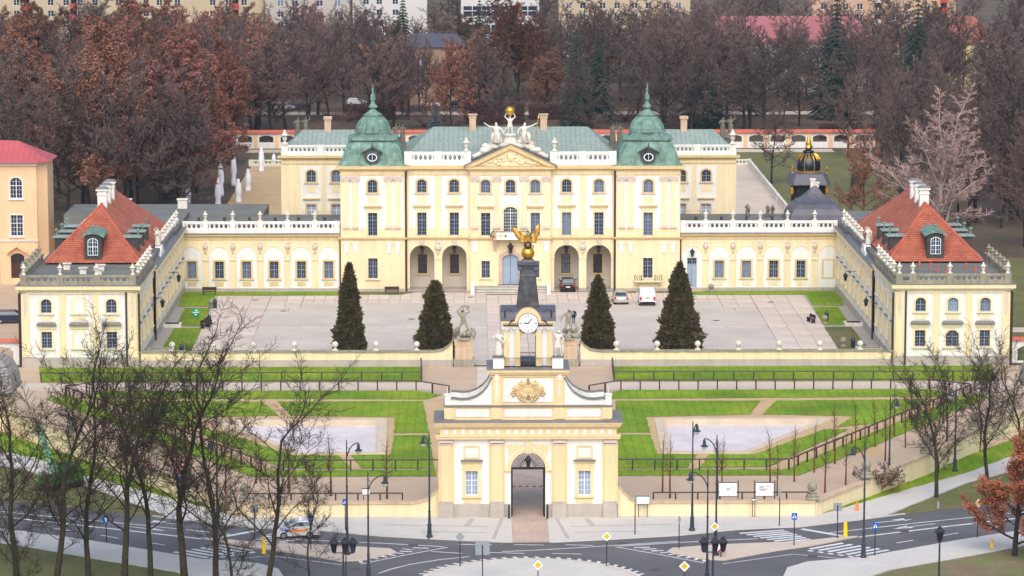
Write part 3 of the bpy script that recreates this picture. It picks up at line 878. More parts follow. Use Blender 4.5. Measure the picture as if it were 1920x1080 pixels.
# bays with the open loggia below
for s in (-1, 1):
    F = MB()
    u0, u1 = sorted((s * 5.0, s * 13.14))
    cs = [s * 7.02, s * 11.06]
    up = [(c, 12.5, 14.15, UP_W, 0.32) for c in cs]
    mid = [(c, 7.12, 10.0, MID_W, 0) for c in cs]
    wall(F, u0, u1, 6.9, 15.9, up + mid, 0.3).build('wall', 'yellow', palace)
    arches = [(c, 0.0, 5.9, 3.1, 1.55) for c in cs]
    wall(F, u0, u1, 0.0, 6.9, arches, 0.9).build('arcade_wall', 'yellow', palace)
    b = F.sub()
    b.box(u0, u1, 0.4, 8.2, 6.95, 15.85)
    b.build('upper_body', 'yellow', palace)
    bw = [(c - s * 0.0, 1.85, 4.3, 1.15, 0) for c in cs]
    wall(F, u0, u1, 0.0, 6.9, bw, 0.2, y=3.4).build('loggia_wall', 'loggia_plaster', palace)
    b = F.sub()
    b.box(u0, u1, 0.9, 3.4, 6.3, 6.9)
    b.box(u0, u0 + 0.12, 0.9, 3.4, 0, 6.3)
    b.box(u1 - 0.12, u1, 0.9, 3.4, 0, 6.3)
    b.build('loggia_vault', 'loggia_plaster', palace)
    part_box(palace, 'loggia_floor', 'plinth', F, u0, u1, 0.1, 3.4, 0.0, 0.12)
    for c in cs:
        window(palace, F, c, 1.85, 4.3, 1.15, 0, 3, 4, y=3.4, depth=0.15, frame='down_pipe', sur_mat='ochre')
        window(palace, F, c, 12.5, 14.15, UP_W, 0.32, 4, 4, sur_mat='ochre')
        window(palace, F, c, 7.12, 10.0, MID_W, 0, 4, 6, sur_mat='yellow', sill=False)
        wall(F, c - 1.62, c + 1.62, 8.0, 14.68, [(c, 12.5, 14.15, UP_W, 0.32), (c, 7.12, 10.0, MID_W, 0)], 0.05, y=-0.04, thick=0.05).build('white_field', 'white_plaster', palace)
        part_box(palace, 'window_panel', 'yellow', F, c - 0.62, c + 0.62, -0.07, 0, 11.2, 12.05)
        part_box(palace, 'hood', 'ochre', F, c - 1.15, c + 1.15, -0.4, 0, 10.78, 10.95)
        part_box(palace, 'lintel_block', 'yellow', F, c - 0.85, c + 0.85, -0.1, 0, 10.2, 10.78)
        b = F.sub()
        b.frustum((c - 0.17, c + 0.17, -0.14, 0), 5.85, (c - 0.3, c + 0.3, -0.3, 0), 6.5)
        b.build('keystone', 'capital', palace)
        ap = arc_pts(c, 5.9, 3.1, 1.55, 16)
        oo = arc_pts(c, 6.08, 3.46, 1.73, 16)
        b = F.sub()
        for k in range(16):
            b.add([(ap[k][0], -0.08, ap[k][1]), (ap[k + 1][0], -0.08, ap[k + 1][1]), (oo[k + 1][0], -0.08, oo[k + 1][1]), (oo[k][0], -0.08, oo[k][1]), (oo[k + 1][0], 0, oo[k + 1][1]), (oo[k][0], 0, oo[k][1])], [(0, 1, 2, 3), (3, 2, 4, 5)])
        b.build('archivolt', 'yellow', palace)
    m = s * 9.04
    for x in (s * 5.25, m, s * 12.86):
        hw = 0.47 if x == m else 0.25
        part_box(palace, 'impost', 'yellow', F, x - hw - 0.03, x + hw + 0.03, -0.1, 0, 4.15, 4.38)
    b = F.sub()
    b.lathe([(4.7, 0.08), (4.95, 0.18), (5.05, 0.14), (5.3, 0.2), (5.45, 0.4), (5.75, 0.42), (5.95, 0.22), (6.2, 0.26), (6.45, 0.2), (6.55, 0.05)], m, -0.1, 8)
    b.build('bracket', 'capital', palace)
    steps_box(palace, 'string_course', 'ochre', F, u0, u1, 0, [(6.62, 6.78, 0.14), (6.78, 6.93, 0.26)], ends=False)
    steps_box(palace, 'cornice', 'ochre', F, u0, u1, 0, [(14.68, 14.82, 0.08), (15.3, 15.5, 0.2), (15.5, 15.88, 0.5)], ends=False)
    balustrade(palace, F, u0, u1, 0.15, 15.9, 17.6, [s * 5.4, m, s * 12.75], post_w=0.95, step=0.5)
# central projection
F = MB(oy=-0.45)
ucs = [-3.1, 0, 3.1]
up = [(c, 12.5, 14.15, UP_W, 0.32) for c in ucs]
mid = [(-3.1, 7.12, 10.0, MID_W, 0), (0, 7.6, 10.75, 1.75, 0.4), (3.1, 7.12, 10.0, MID_W, 0)]
gnd = [(-3.1, 1.8, 3.95, 1.05, 0), (0, 0.92, 4.8, 2.05, 0.5), (3.1, 1.8, 3.95, 1.05, 0)]
wall(F, -5.02, 5.02, 6.9, 15.9, up + mid, 0.3, thick=0.6).build('wall', 'yellow', palace)
wall(F, -5.02, 5.02, 0, 6.9, gnd, 0.3, thick=0.6).build('wall', 'yellow', palace)
wall(F, -4.95, 4.95, 8.0, 14.68, up + [(o[0], max(o[1], 8.0), *o[2:]) for o in mid], 0.05, y=-0.04, thick=0.05).build('white_field', 'white_plaster', palace)
b = F.sub()
b.box(-5.0, 5.0, 0.5, 10, 0, 15.85)
b.build('central_body', 'yellow', palace)
for c in ucs:
    window(palace, F, c, 12.5, 14.15, UP_W, 0.32, 4, 4, sur_mat='ochre')
    if c:
        window(palace, F, c, 7.12, 10.0, MID_W, 0, 4, 6, sur_mat='yellow', sill=False)
        window(palace, F, c, 1.8, 3.95, 1.05, 0, 4, 4, sur_mat='yellow')
        part_box(palace, 'window_panel', 'yellow', F, c - 0.6, c + 0.6, -0.07, 0, 11.2, 12.05)
        part_box(palace, 'hood', 'ochre', F, c - 1.1, c + 1.1, -0.4, 0, 10.72, 10.9)
        part_box(palace, 'lintel_block', 'yellow', F, c - 0.8, c + 0.8, -0.1, 0, 10.2, 10.72)
    else:
        window(palace, F, 0, 7.6, 10.75, 1.75, 0.4, 6, 8, frame='window_white', sur=0.28, sur_mat='yellow', sill=False)
for x in (-4.45, -1.72, 1.72, 4.45):
    part_box(palace, 'pilaster', 'yellow', F, x - 0.36, x + 0.36, -0.2, 0, 8.35, 13.85)
    b = F.sub()
    b.frustum((x - 0.38, x + 0.38, -0.22, 0), 13.85, (x - 0.52, x + 0.52, -0.36, 0), 14.45)
    b.box(x - 0.55, x + 0.55, -0.4, 0, 14.45, 14.68)
    b.tube((x - 0.42, -0.36, 14.33), (x - 0.42, 0, 14.33), 0.17, n=8)
    b.tube((x + 0.42, -0.36, 14.33), (x + 0.42, 0, 14.33), 0.17, n=8)
    b.build('capital', 'capital', palace)
    part_box(palace, 'pilaster_base', 'capital', F, x - 0.46, x + 0.46, -0.26, 0, 8.05, 8.35)
    if abs(x) > 3:
        b = F.sub()
        b.box(x - 0.42, x + 0.42, -0.22, 0, 6.1, 6.4)
        b.frustum((x - 0.26, x + 0.26, -0.1, 0), 5.0, (x - 0.34, x + 0.34, -0.18, 0), 6.1)
        b.build('bracket', 'white_plaster', palace)
steps_box(palace, 'string_course', 'ochre', F, -5.02, 5.02, 0, [(6.62, 6.78, 0.16), (6.78, 6.93, 0.3)])
steps_box(palace, 'cornice', 'ochre', F, -5.02, 5.02, 0, [(14.68, 14.82, 0.1), (15.3, 15.5, 0.22), (15.5, 15.86, 0.5)])
b = F.sub()                                     # pediment
b.prism([(-5.1, 15.9), (5.1, 15.9), (0, 18.25)], -0.25, 6.0)
b.build('pediment', 'yellow', palace)
b = F.sub()
for s in (-1, 1):
    b.prism([(s * 5.75, 15.87), (s * 4.6, 15.87), (0, 18.05), (0, 18.62)], -0.62, 1.0)
b.build('raking_cornice', 'ochre', palace)
b = F.sub()
for s in (-1, 1):
    b.prism([(s * 5.85, 15.93), (0, 18.72), (0, 18.62), (s * 5.75, 15.87)], -0.7, 3.0)
b.build('pediment_flashing', 'lead', palace)
b = F.sub()
rr = random.Random(3)
for k in range(46):
    x = rr.uniform(-3.6, 3.6)
    zmax = 15.95 + (5.1 - abs(x)) * 2.35 / 5.1 - 0.55
    z = rr.uniform(16.1, max(16.15, zmax))
    b.ball((x, -0.28, z), rr.uniform(0.12, 0.3), 6, 4, (1.2, 0.5, 0.8))
b.ball((0, -0.3, 16.9), 0.5, 8, 6, (0.8, 0.4, 1))
o = b.build('relief', 'yellow', palace, smooth=True)
o['kind'] = 'stuff'
# door, steps, balcony
b = F.sub()
ap = arc_pts(0, 4.8, 2.05, 0.5)
b.prism([(-1.025, 0.92)] + ap + [(1.025, 0.92)], 0.2, 0.32)
dr = b.build('door', 'door_blue', palace)
b = F.sub()
for s in (-1, 1):
    for z0, z1 in ((1.1, 1.9), (2.05, 3.3), (3.45, 4.2)):
        b.box(s * 0.55 - 0.36, s * 0.55 + 0.36, 0.16, 0.2, z0, z1)
b.build('door_panels', 'door_blue', dr)
part_box(dr, 'door_gap', 'lamp_iron', F, -0.02, 0.02, 0.17, 0.2, 0.95, 4.75)
b = F.sub()
oo = [(-1.45, 0.92)] + arc_pts(0, 5.2, 2.9, 0.6) + [(1.45, 0.92)]
ii = [(-1.025, 0.92)] + ap + [(1.025, 0.92)]
for k in range(len(ii) - 1):
    b.add([(ii[k][0], -0.14, ii[k][1]), (ii[k + 1][0], -0.14, ii[k + 1][1]), (oo[k + 1][0], -0.14, oo[k + 1][1]), (oo[k][0], -0.14, oo[k][1]), (oo[k + 1][0], 0, oo[k + 1][1]), (oo[k][0], 0, oo[k][1])], [(0, 1, 2, 3), (3, 2, 4, 5)])
b.build('door_surround', 'stone_pink', palace)
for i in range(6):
    st_ = part_box(palace, 'step', 'stone_dark', F, -4.5, 4.5, -2.0 + i * 0.33, -2.0 + (i + 1) * 0.33 + 0.005, 0, 0.15 * (i + 1) - 0.06)  # risers coloured darker than the treads, standing in for their shade
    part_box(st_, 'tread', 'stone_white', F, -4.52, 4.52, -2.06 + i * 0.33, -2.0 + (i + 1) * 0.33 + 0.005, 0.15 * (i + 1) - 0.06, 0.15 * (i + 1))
for s in (-1, 1):
    b = F.sub()
    b.box(s * 4.75 - 0.24, s * 4.75 + 0.24, -2.2, 0, 0, 0.5)
    b.box(s * 4.75 - 0.22, s * 4.75 + 0.22, -2.1, -1.2, 0.5, 1.35)
    b.build('step_cheek', 'white_plaster', palace)
part_box(palace, 'door_mat', 'dark_void', F, -1.6, 1.4, -0.3, -0.02, 0.90, 0.97)
bal = part_box(palace, 'balcony', 'stone_pink', F, -2.15, 2.15, -1.3, 0, 6.72, 6.98)
b = F.sub()
for k in range(29):
    x = -2.1 + 4.2 * k / 28
    b.tube((x, -1.25, 6.98), (x, -1.25, 7.75), 0.022, n=4)
for s in (-1, 1):
    for k in range(7):
        b.tube((s * 2.1, -1.25 + k * 0.2, 6.98), (s * 2.1, -1.25 + k * 0.2, 7.75), 0.022, n=4)
    b.path([(s * 2.1, -1.25, 7.05), (s * 2.55, -1.45, 7.2), (s * 2.35, -1.35, 7.6), (s * 2.1, -1.25, 7.9)], 0.05, 5)
    b.path([(s * 2.1, -0.4, 7.05), (s * 2.6, -0.5, 7.25), (s * 2.3, -0.45, 7.6), (s * 2.1, -0.4, 7.8)], 0.05, 5)
b.box(-2.15, 2.15, -1.29, -1.21, 7.75, 7.81)
b.build('balcony_railing', 'black_iron', bal)
for s in (-1, 1):
    b = F.sub()
    b.frustum((s * 1.95 - 0.16, s * 1.95 + 0.16, -0.25, 0), 5.3, (s * 1.95 - 0.26, s * 1.95 + 0.26, -1.0, 0), 6.72)
    b.build('console', 'stone_pink', bal)
bn = part_box(palace, 'banner', 'sign_white', F, -1.75, 1.75, -1.36, -1.33, 6.78, 7.66)
b = F.sub()
for x, w, m in ((-1.5, 0.5, 0),):
    b.box(x, x + w, -1.372, -1.361, 7.12, 7.38)
b.build('banner_mark', 'bollard_yellow', bn)
b = F.sub()
b.ball((-0.62, -1.362, 7.25), 0.17, 10, 6, (1, 0.06, 1))
b.tube((-0.62, -1.365, 7.0), (-0.62, -1.365, 7.15), 0.03)
b.build('banner_emblem', 'banner_green', bn)
b = F.sub()
for k in range(7):
    b.box(-0.25 + k * 0.25, -0.07 + k * 0.25, -1.37, -1.361, 7.2, 7.3)
    b.box(-0.25 + k * 0.25, -0.05 + k * 0.25, -1.37, -1.361, 7.0, 7.06)
b.build('banner_lettering', 'print_grey', bn)
# ground-floor balcony of the right tower window
b = MB(oy=-0.3)
c = 17.2
b.box(c - 1.75, c + 1.75, -0.8, 0, 1.3, 1.5)
for s in (-1, 1):
    b.frustum((c + s * 1.4 - 0.12, c + s * 1.4 + 0.12, -0.2, 0), 0.7, (c + s * 1.4 - 0.18, c + s * 1.4 + 0.18, -0.6, 0), 1.3)
lb = b.build('small_balcony', 'yellow', palace)
b = MB(oy=-0.3)
for s in (-1, 1):
    for k in range(4):
        x = c + s * (0.9 + k * 0.24)
        b.path([(x, -0.72, 1.5), (x + 0.1, -0.76, 1.75), (x - 0.06, -0.76, 1.95), (x + 0.06, -0.72, 2.2)], 0.04, 5)
    b.box(c + s * 0.8 - 0.02, c + s * 0.8 + 0.02, -0.75, -0.7, 1.5, 2.25)
    b.box(c + s * 1.7 - 0.02, c + s * 1.7 + 0.02, -0.75, -0.7, 1.5, 2.25)
b.build('small_railing', 'black_iron', lb)
# plinths at the loggia piers and centre
for x0, x1, yy in ((-13.1, -12.62, 0), (-9.5, -8.58, 0), (12.62, 13.1, 0), (8.58, 9.5, 0)):
    part_box(palace, 'plinth', 'plinth', MB(), x0, x1, -0.08, 0.5, 0, 0.44)
# main roof
b = MB()
E4, RZ = 16.6, 19.75
b.add([(-13.4, 1.4, E4), (13.4, 1.4, E4), (13.4, 22.5, E4), (-13.4, 22.5, E4), (-9.75, 10.6, RZ), (9.95, 10.6, RZ)], [(0, 1, 5, 4), (2, 3, 4, 5)])
roof = b.build('roof', 'copper_roof', palace)
b = MB()
b.add([(-13.4, 1.4, E4), (13.4, 1.4, E4), (13.4, 22.5, E4), (-13.4, 22.5, E4), (-9.75, 10.6, RZ), (9.95, 10.6, RZ)], [(1, 2, 5), (3, 0, 4)])
b.build('roof_hip', 'copper_roof_side', roof)
b = MB()
b.box(-13.6, 13.6, 0.4, 23, 15.9, 16.55)
b.build('roof_base', 'lead', roof)
b = MB()
for k in range(60):
    x = -12.9 + 25.8 * k / 59
    b.tube((x, 1.75, 16.7), (x, 1.65, 17.05), 0.03, n=4)
b.box(-13, 13, 1.66, 1.7, 17.02, 17.06)
b.build('snow_guard', 'black_iron', roof)
for x, y in ((-4.7, 10.0), (4.35, 10.0)):
    b = MB()
    b.box(x - 0.42, x + 0.42, y - 0.45, y + 0.45, 18.8, 20.9)
    b.box(x - 0.5, x + 0.5, y - 0.53, y + 0.53, 20.9, 21.1)
    b.box(x - 0.6, x + 0.6, y - 0.63, y + 0.63, 21.3, 21.42)
    b.box(x - 0.45, x + 0.45, y - 0.48, y + 0.48, 21.1, 21.3)
    b.build('chimney', 'stone_pink', roof)
# rear wings
for s in (-1, 1):
    F = MB(oy=17.0)
    u0, u1 = sorted((s * 21.0, s * 29.6))
    cs = [s * 25.7, s * 22.45]
    up = [(c, 11.9, 13.5, 1.2, 0.35) for c in cs]
    lo = [(c, 7.4, 9.0, 1.2, 0.0) for c in cs]
    wall(F, u0, u1, 0, 15.4, up + lo, 0.25, thick=0.4).build('wall', 'yellow', palace)
    b = F.sub()
    b.box(u0 + 0.02, u1 - 0.02, 0.35, 13.0, 0, 15.35)
    b.build('wing_body', 'yellow', palace)
    for c in cs:
        window(palace, F, c, 11.9, 13.5, 1.2, 0.35, 4, 4, sur_mat='ochre')
        window(palace, F, c, 7.4, 9.0, 1.2, 0, 4, 4, sur_mat='ochre', glass='glass_pale', frame='window_white')
        wall(F, c - 1.3, c + 1.3, 8.2, 14.0, [(c, 11.9, 13.5, 1.2, 0.35), (c, 8.2, 9.0, 1.2, 0)], 0.04, y=-0.04, thick=0.05).build('white_field', 'white_plaster', palace)
        part_box(palace, 'window_panel', 'yellow', F, c - 0.6, c + 0.6, -0.07, 0, 10.6, 11.5)
        part_box(palace, 'hood', 'ochre', F, c - 1.1, c + 1.1, -0.35, 0, 9.7, 9.85)
    steps_box(palace, 'cornice', 'ochre', F, u0, u1, 0, [(14.3, 14.42, 0.08), (14.9, 15.1, 0.2), (15.1, 15.38, 0.45)])
    balustrade(palace, F, u0, u1, 0.1, 15.4, 16.75, [s * 29.1, s * 24.5], post_w=0.9, step=0.48)
    b = F.sub()
    rx0, rx1 = (u0 + 0.3, u1) if s < 0 else (u0, u1 - 0.3)
    tx0, tx1 = (u0 + 2.6, u1 + 1) if s < 0 else (u0 - 1, u1 - 2.6)
    b.add([(rx0, 0.7, 16.0), (rx1, 0.7, 16.0), (rx1, 12.5, 16.0), (rx0, 12.5, 16.0), (tx0, 6.0, 18.2), (tx1, 6.0, 18.2)], [(0, 1, 5, 4), (2, 3, 4, 5), (1, 2, 5), (3, 0, 4)])
    wr = b.build('wing_roof', 'copper_roof', palace)
    b = F.sub()
    x = s * 23.75 if s < 0 else 23.1
    b.box(x - 0.42, x + 0.42, 5.4, 6.2, 17.4, 19.6)
    b.box(x - 0.55, x + 0.55, 5.25, 6.35, 19.6, 19.95)
    b.build('chimney', 'stone_pink', wr)
# ================================================================ ARCADED GALLERIES
for s, side in ((-1, 'left'), (1, 'right')):
    gal = thing('gallery', 'low yellow gallery with white arched panels joining the palace to the %s wing' % ('red-roofed left' if s < 0 else 'red-roofed right'), 'gallery', (s * 31.3, 0, 0))
    F = MB()
    cs = [(-8.55 + 3.42 * k) for k in range(6)]
    ops = []
    for k, c in enumerate(cs):
        if s > 0 and k == 0: ops.append((c, 0.45, 4.2, 1.2, 0))
        elif s > 0 and k == 5: pass
        else: ops.append((c, 1.68, 3.85, 1.12, 0))
    wall(F, -10.05, 10.05, 0, 7.3, ops, 0.28, y=0.1).build('wall', 'yellow', gal)
    part_box(gal, 'gallery_body', 'yellow', F, -10.0, 10.0, 0.45, 9.5, 0, 7.4)
    for k, c in enumerate(cs):
        b = wall(F, c - 1.27, c + 1.27, 0.46, 4.4, [o for o in ops if o[0] == c], 0.06, y=0.06)
        ap = arc_pts(c, 5.67, 2.54, 1.27, 16)
        b.poly([(x, 0.06, z) for x, z in reversed(ap)])
        for i in range(16):
            b.poly([(ap[i][0], 0.06, ap[i][1]), (ap[i + 1][0], 0.06, ap[i + 1][1]), (ap[i + 1][0], 0.1, ap[i + 1][1]), (ap[i][0], 0.1, ap[i][1])])
        b.build('arched_panel', 'white_plaster', gal)
        o2 = arc_pts(c, 5.82, 2.84, 1.42, 16)
        b = F.sub()
        for i in range(16):
            b.add([(ap[i][0], 0.0, ap[i][1]), (ap[i + 1][0], 0.0, ap[i + 1][1]), (o2[i + 1][0], 0.0, o2[i + 1][1]), (o2[i][0], 0.0, o2[i][1]), (o2[i + 1][0], 0.1, o2[i + 1][1]), (o2[i][0], 0.1, o2[i][1]), (ap[i][0], 0.06, ap[i][1]), (ap[i + 1][0], 0.06, ap[i + 1][1])],
                  [(0, 1, 2, 3), (3, 2, 4, 5), (1, 0, 6, 7)])
        b.build('archivolt', 'yellow', gal)
        if s > 0 and k == 0:
            dd = part_box(gal, 'door', 'door_blue', F, c - 0.6, c + 0.6, 0.3, 0.36, 0.45, 3.35)
            part_box(dd, 'door_gap', 'lamp_iron', F, c - 0.02, c + 0.02, 0.28, 0.31, 0.5, 3.3)
            window(gal, F, c, 3.4, 4.2, 1.2, 0, 4, 2, y=0.1, sur=0, name='fanlight')
            part_box(gal, 'step', 'stone_pink', F, c - 1.3, c + 1.3, -0.8, 0.05, 0, 0.15)
            part_box(gal, 'step', 'stone_pink', F, c - 1.1, c + 1.1, -0.45, 0.05, 0.152, 0.3)
        elif s > 0 and k == 5:
            part_box(gal, 'blind_window_frame', 'ochre', F, c - 0.8, c + 0.8, -0.02, 0.05, 1.6, 4.05)
            part_box(gal, 'blind_window', 'white_plaster', F, c - 0.58, c + 0.58, -0.04, 0.0, 1.75, 3.85)
        else:
            window(gal, F, c, 1.68, 3.85, 1.12, 0, 4, 4, y=0.1, sur=0.22)
            part_box(gal, 'window_panel', 'ochre' if s < 0 else 'yellow', F, c - 0.55, c + 0.55, 0.02, 0.07, 0.75, 1.25)
        if k < 5:
            x = c + 1.71
            b = F.sub()
            b.lathe([(4.85, 0.07), (5.05, 0.16), (5.15, 0.1), (5.4, 0.17), (5.55, 0.3), (5.85, 0.32), (6.0, 0.18), (6.15, 0.24), (6.3, 0.1)], x, 0.0, 8)
            b.build('bracket', 'capital', gal)
            part_box(gal, 'impost', 'yellow', F, x - 0.42, x + 0.42, -0.02, 0.1, 3.95, 4.1)
    part_box(gal, 'plinth', 'plinth', F, -10.0, 10.0, -0.05, 0.1, 0, 0.45)
    steps_box(gal, 'cornice', 'ochre', F, -10.0, 10.0, 0.1, [(6.55, 6.66, 0.08), (6.9, 7.08, 0.18), (7.08, 7.3, 0.4)], ends=False)
    part_box(gal, 'gutter', 'lead', F, -10.0, 10.0, -0.4, 0.4, 7.302, 7.38)
    balustrade(gal, F, -10.0, 10.0, 0.5, 7.38, 8.85, [-9.7] + [c + 1.71 for c in cs[:5]] + [9.6], post_w=0.7, step=0.5)
    part_box(gal, 'roof', 'felt_roof', F, -10.0, 10.0, 0.7, 12.0, 7.6, 8.3)
    b = F.sub()
    for x in (-10.02, 10.02):
        b.tube((x, -0.06, 0.1), (x, -0.06, 7.0), 0.11, n=8)
    b.build('down_pipe', 'down_pipe', gal)
    rr = random.Random(5)
    for k in range(6):
        x = -8 + k * 3.1 + rr.uniform(-0.5, 0.5)
        part_box(gal, 'roof_vent', 'dark_cladding', F, x - 0.18, x + 0.18, 3, 3.4, 8.3, 9.0)

# ================================================================ SIDE WINGS WITH RED TILED ROOFS
def tiled_slope(mb, a, bq, cq, d, n):
    """courses of tiles on the quad a-b (eave) to d-c (ridge): overlapping strips"""
    a, bq, cq, d = Vector(a), Vector(bq), Vector(cq), Vector(d)
    nr = (bq - a).cross(d - a).normalized()
    if nr.z < 0: nr = -nr
    for i in range(n):
        t0, t1 = i / n, (i + 1) / n
        p0, p1 = a.lerp(d, t0) + nr * 0.07, bq.lerp(cq, t0) + nr * 0.07
        q0, q1 = a.lerp(d, t1), bq.lerp(cq, t1)
        r0, r1 = a.lerp(d, t0), bq.lerp(cq, t0)
        mb.add([tuple(p0), tuple(p1), tuple(q1), tuple(q0), tuple(r0), tuple(r1)], [(0, 1, 2, 3), (4, 5, 1, 0)])

def dormer(parent, F, x0, x1, y0, y1, z0, z1, face):
    """flat-roofed dark dormer; face: local direction of its front ('x-', 'x+')"""
    b = F.sub()
    b.box(x0, x1, y0, y1, z0, z1)
    o = b.build('dormer', 'dark_cladding', parent)
    b = F.sub()
    b.box(x0 - 0.25, x1 + 0.25, y0 - 0.2, y1 + 0.2, z1, z1 + 0.07)
    b.frustum((x0 - 0.3, x1 + 0.3, y0 - 0.25, y1 + 0.25), z1 + 0.07, (x0 - 0.1, x1 + 0.1, y0 + 0.3, y1 - 0.3), z1 + 0.2)
    b.build('dormer_roof', 'copper_roof', o)
    b = F.sub()
    xf = x0 + 0.1 if face == 'x-' else x1 - 0.1
    b.tube((xf, (y0 + y1) / 2, z1 + 0.2), (xf, (y0 + y1) / 2, z1 + 0.75), 0.1, 0.07)
    b.lathe([(z1 + 0.75, 0.22), (z1 + 0.85, 0.24), (z1 + 1.0, 0.05)], xf, (y0 + y1) / 2, 8)
    b.build('dormer_finial', 'copper', o)
    return o

wings = {}
for s, side in ((-1, 'left'), (1, 'right')):
    wg = thing('side_wing', 'two-storey pale yellow wing with red tiled hip roof at the %s of the courtyard' % side, 'wing', (s * 47.1, -55.7, 0))
    wings[s] = wg
    F = MB()                                   # front facade, local x -6.2..6.2
    H = 6.2
    ups = [(-3.5, 5.93, 7.45, 1.12, 0.35), (0, 5.93, 7.45, 1.12, 0.35), (3.5, 5.93, 7.45, 1.12, 0.35)]
    lows = [(-3.5, 2.09, 3.9, 1.12, 0), (0, 2.09, 3.9, 1.4, 0.45), (3.5, 2.09, 3.9, 1.12, 0)]
    if s < 0: ups.pop(1); lows.pop(1)
    wall(F, -H, H, 0, 8.3, ups + lows, 0.25).build('wall', 'white_plaster', wg)
    for x in (-5.75, -1.75, 1.75, 5.75):
        w = 0.45 if abs(x) > 3 else 0.36
        part_box(wg, 'pilaster', 'yellow', F, x - w, x + w, -0.08, 0, 1.12, 8.0)
        b = F.sub()
        if abs(x) > 3:
            b.box(x - 0.16, x + 0.16, -0.14, -0.08, 6.2, 7.9)
            b.box(x - 0.12, x + 0.12, -0.15, -0.08, 5.6, 6.2)
            b.build('pendant_ornament', 'capital', wg)
    part_box(wg, 'plinth', 'plinth', F, -H - 0.05, H + 0.05, -0.12, 0.2, 0, 1.1)
    for o in ups:
        window(wg, F, o[0], o[1], o[2], o[3], o[4], 4, 4, sur_mat='yellow', glass='glass_pale' if (s > 0 and o[0] == 0) else 'glass')
        part_box(wg, 'window_panel', 'yellow', F, o[0] - 0.6, o[0] + 0.6, -0.06, 0, 5.1, 5.62)
    for o in lows:
        window(wg, F, o[0], o[1], o[2], o[3], o[4], 4 if o[3] < 1.3 else 6, 5, sur_mat='yellow')
    if s < 0:
        for z0, z1, rise in ((5.93, 7.45, 0.35), (2.09, 3.9, 0.4)):
            b = F.sub()
            oo = [(-0.8, z0)] + arc_pts(0, z1 + 0.22, 1.6, rise) + [(0.8, z0)]
            b.prism(oo, -0.1, 0)
            b.box(-0.95, 0.95, -0.2, 0, z0 - 0.14, z0 - 0.002)
            bf = b.build('blind_window', 'yellow', wg)
            b = F.sub()
            b.prism([(-0.56, z0)] + arc_pts(0, z1, 1.12, rise) + [(0.56, z0)], -0.13, -0.1)
            b.build('blind_panel', 'white_plaster', bf)
        part_box(wg, 'window_panel', 'yellow', F, -0.6, 0.6, -0.06, 0, 5.1, 5.62)
    for c in (-3.5, 0, 3.5):
        w = 1.05 if c else (1.15 if s > 0 else 1.05)
        b = F.sub()
        b.box(c - w, c + w, -0.4, 0, 4.6, 4.72)
        b.frustum((c - w - 0.02, c + w + 0.02, -0.42, 0), 4.72, (c - w + 0.15, c + w - 0.15, -0.1, 0), 4.95)
        b.build('hood', 'lead', wg)
        part_box(wg, 'lintel_block', 'yellow', F, c - 0.95, c + 0.95, -0.12, 0, 4.2, 4.6)
    steps_box(wg, 'cornice', 'yellow', F, -H, H, 0, [(7.98, 8.1, 0.1), (8.3, 8.5, 0.2), (8.5, 8.92, 0.5)])
    part_box(wg, 'gutter', 'lead', F, -H - 0.52, H + 0.52, -0.55, 0.5, 8.925, 8.98)
    b = F.sub()
    b.tube((-s * 5.1, -0.12, 0.1), (-s * 5.1, -0.12, 8.2), 0.1, n=8)
    b.tube((s * 6.28, -0.05, 0.1), (s * 6.28, -0.05, 8.2), 0.1, n=8)
    b.build('down_pipe', 'down_pipe', wg)
    # bodies (local y runs back along the wing)
    part_box(wg, 'wing_body', 'yellow', F, -H + 0.03, H - 0.03, 0.3, 55.6, 0, 7.6)
    part_box(wg, 'front_body', 'white_plaster', F, -H + 0.02, H - 0.02, 0.29, 17.6, 7.6, 8.9)
    part_box(wg, 'flat_roof', 'felt_roof', F, -H + 0.1, H - 0.1, 0.4, 46.0, 8.9, 9.35)
    # side walls: inner (towards the court) and outer
    for sd in (-s, s):
        G = MB(ox=sd * H, oy=0, rz=PI / 2 if sd > 0 else -PI / 2)   # local x along the wing
        d = 1 if sd > 0 else -1
        for (a0, a1, zt) in ((0.0, 17.6, 8.3), (17.6, 55.6, 7.6)):
            n = 4 if a0 == 0 else 9
            st = (a1 - a0) / n
            ops = []
            for k in range(n):
                u = d * (a0 + st * (k + 0.5))
                ops += [(u, 5.6, 7.0, 1.05, 0.3), (u, 2.1, 3.9, 1.1, 0)]
            if sd == s: ops = []
            lo, hi = sorted((d * a0, d * a1))
            wall(G, lo, hi, 0, zt, ops, 0.2, y=-0.05).build('wall', 'white_plaster', wg)
            for o in ops:
                window(wg, G, o[0], o[1], o[2], o[3], o[4], 4, 4, y=-0.05, depth=0.15, sur=0.16, sur_mat='yellow')
                if o[1] < 3: part_box(wg, 'hood', 'lead', G, o[0] - 0.8, o[0] + 0.8, -0.3, -0.05, 4.5, 4.58)
            for k in range(n + 1):
                u = d * (a0 + st * k)
                if sd == -s: part_box(wg, 'pilaster', 'yellow', G, u - 0.3, u + 0.3, -0.12, -0.05, 0.9, zt - 0.3)
            part_box(wg, 'plinth', 'plinth', G, lo, hi, -0.14, -0.04, 0, 0.9)
            steps_box(wg, 'cornice', 'yellow', G, lo, hi, -0.05, [(zt - 0.3, zt - 0.15, 0.1), (zt, zt + 0.2, 0.2), (zt + 0.2, zt + 0.6, 0.42)], ends=False)
            part_box(wg, 'gutter', 'lead', G, lo, hi, -0.5, 0.5, zt + 0.602, zt + 0.66)
        b = G.sub()
        for u in (17.6, 0.25):
            b.tube((d * u, -0.25, 0.1), (d * u, -0.25, 8.0), 0.1, n=8)
        b.build('down_pipe', 'down_pipe', wg)
    # parapet round the flat roof
    FP = MB()
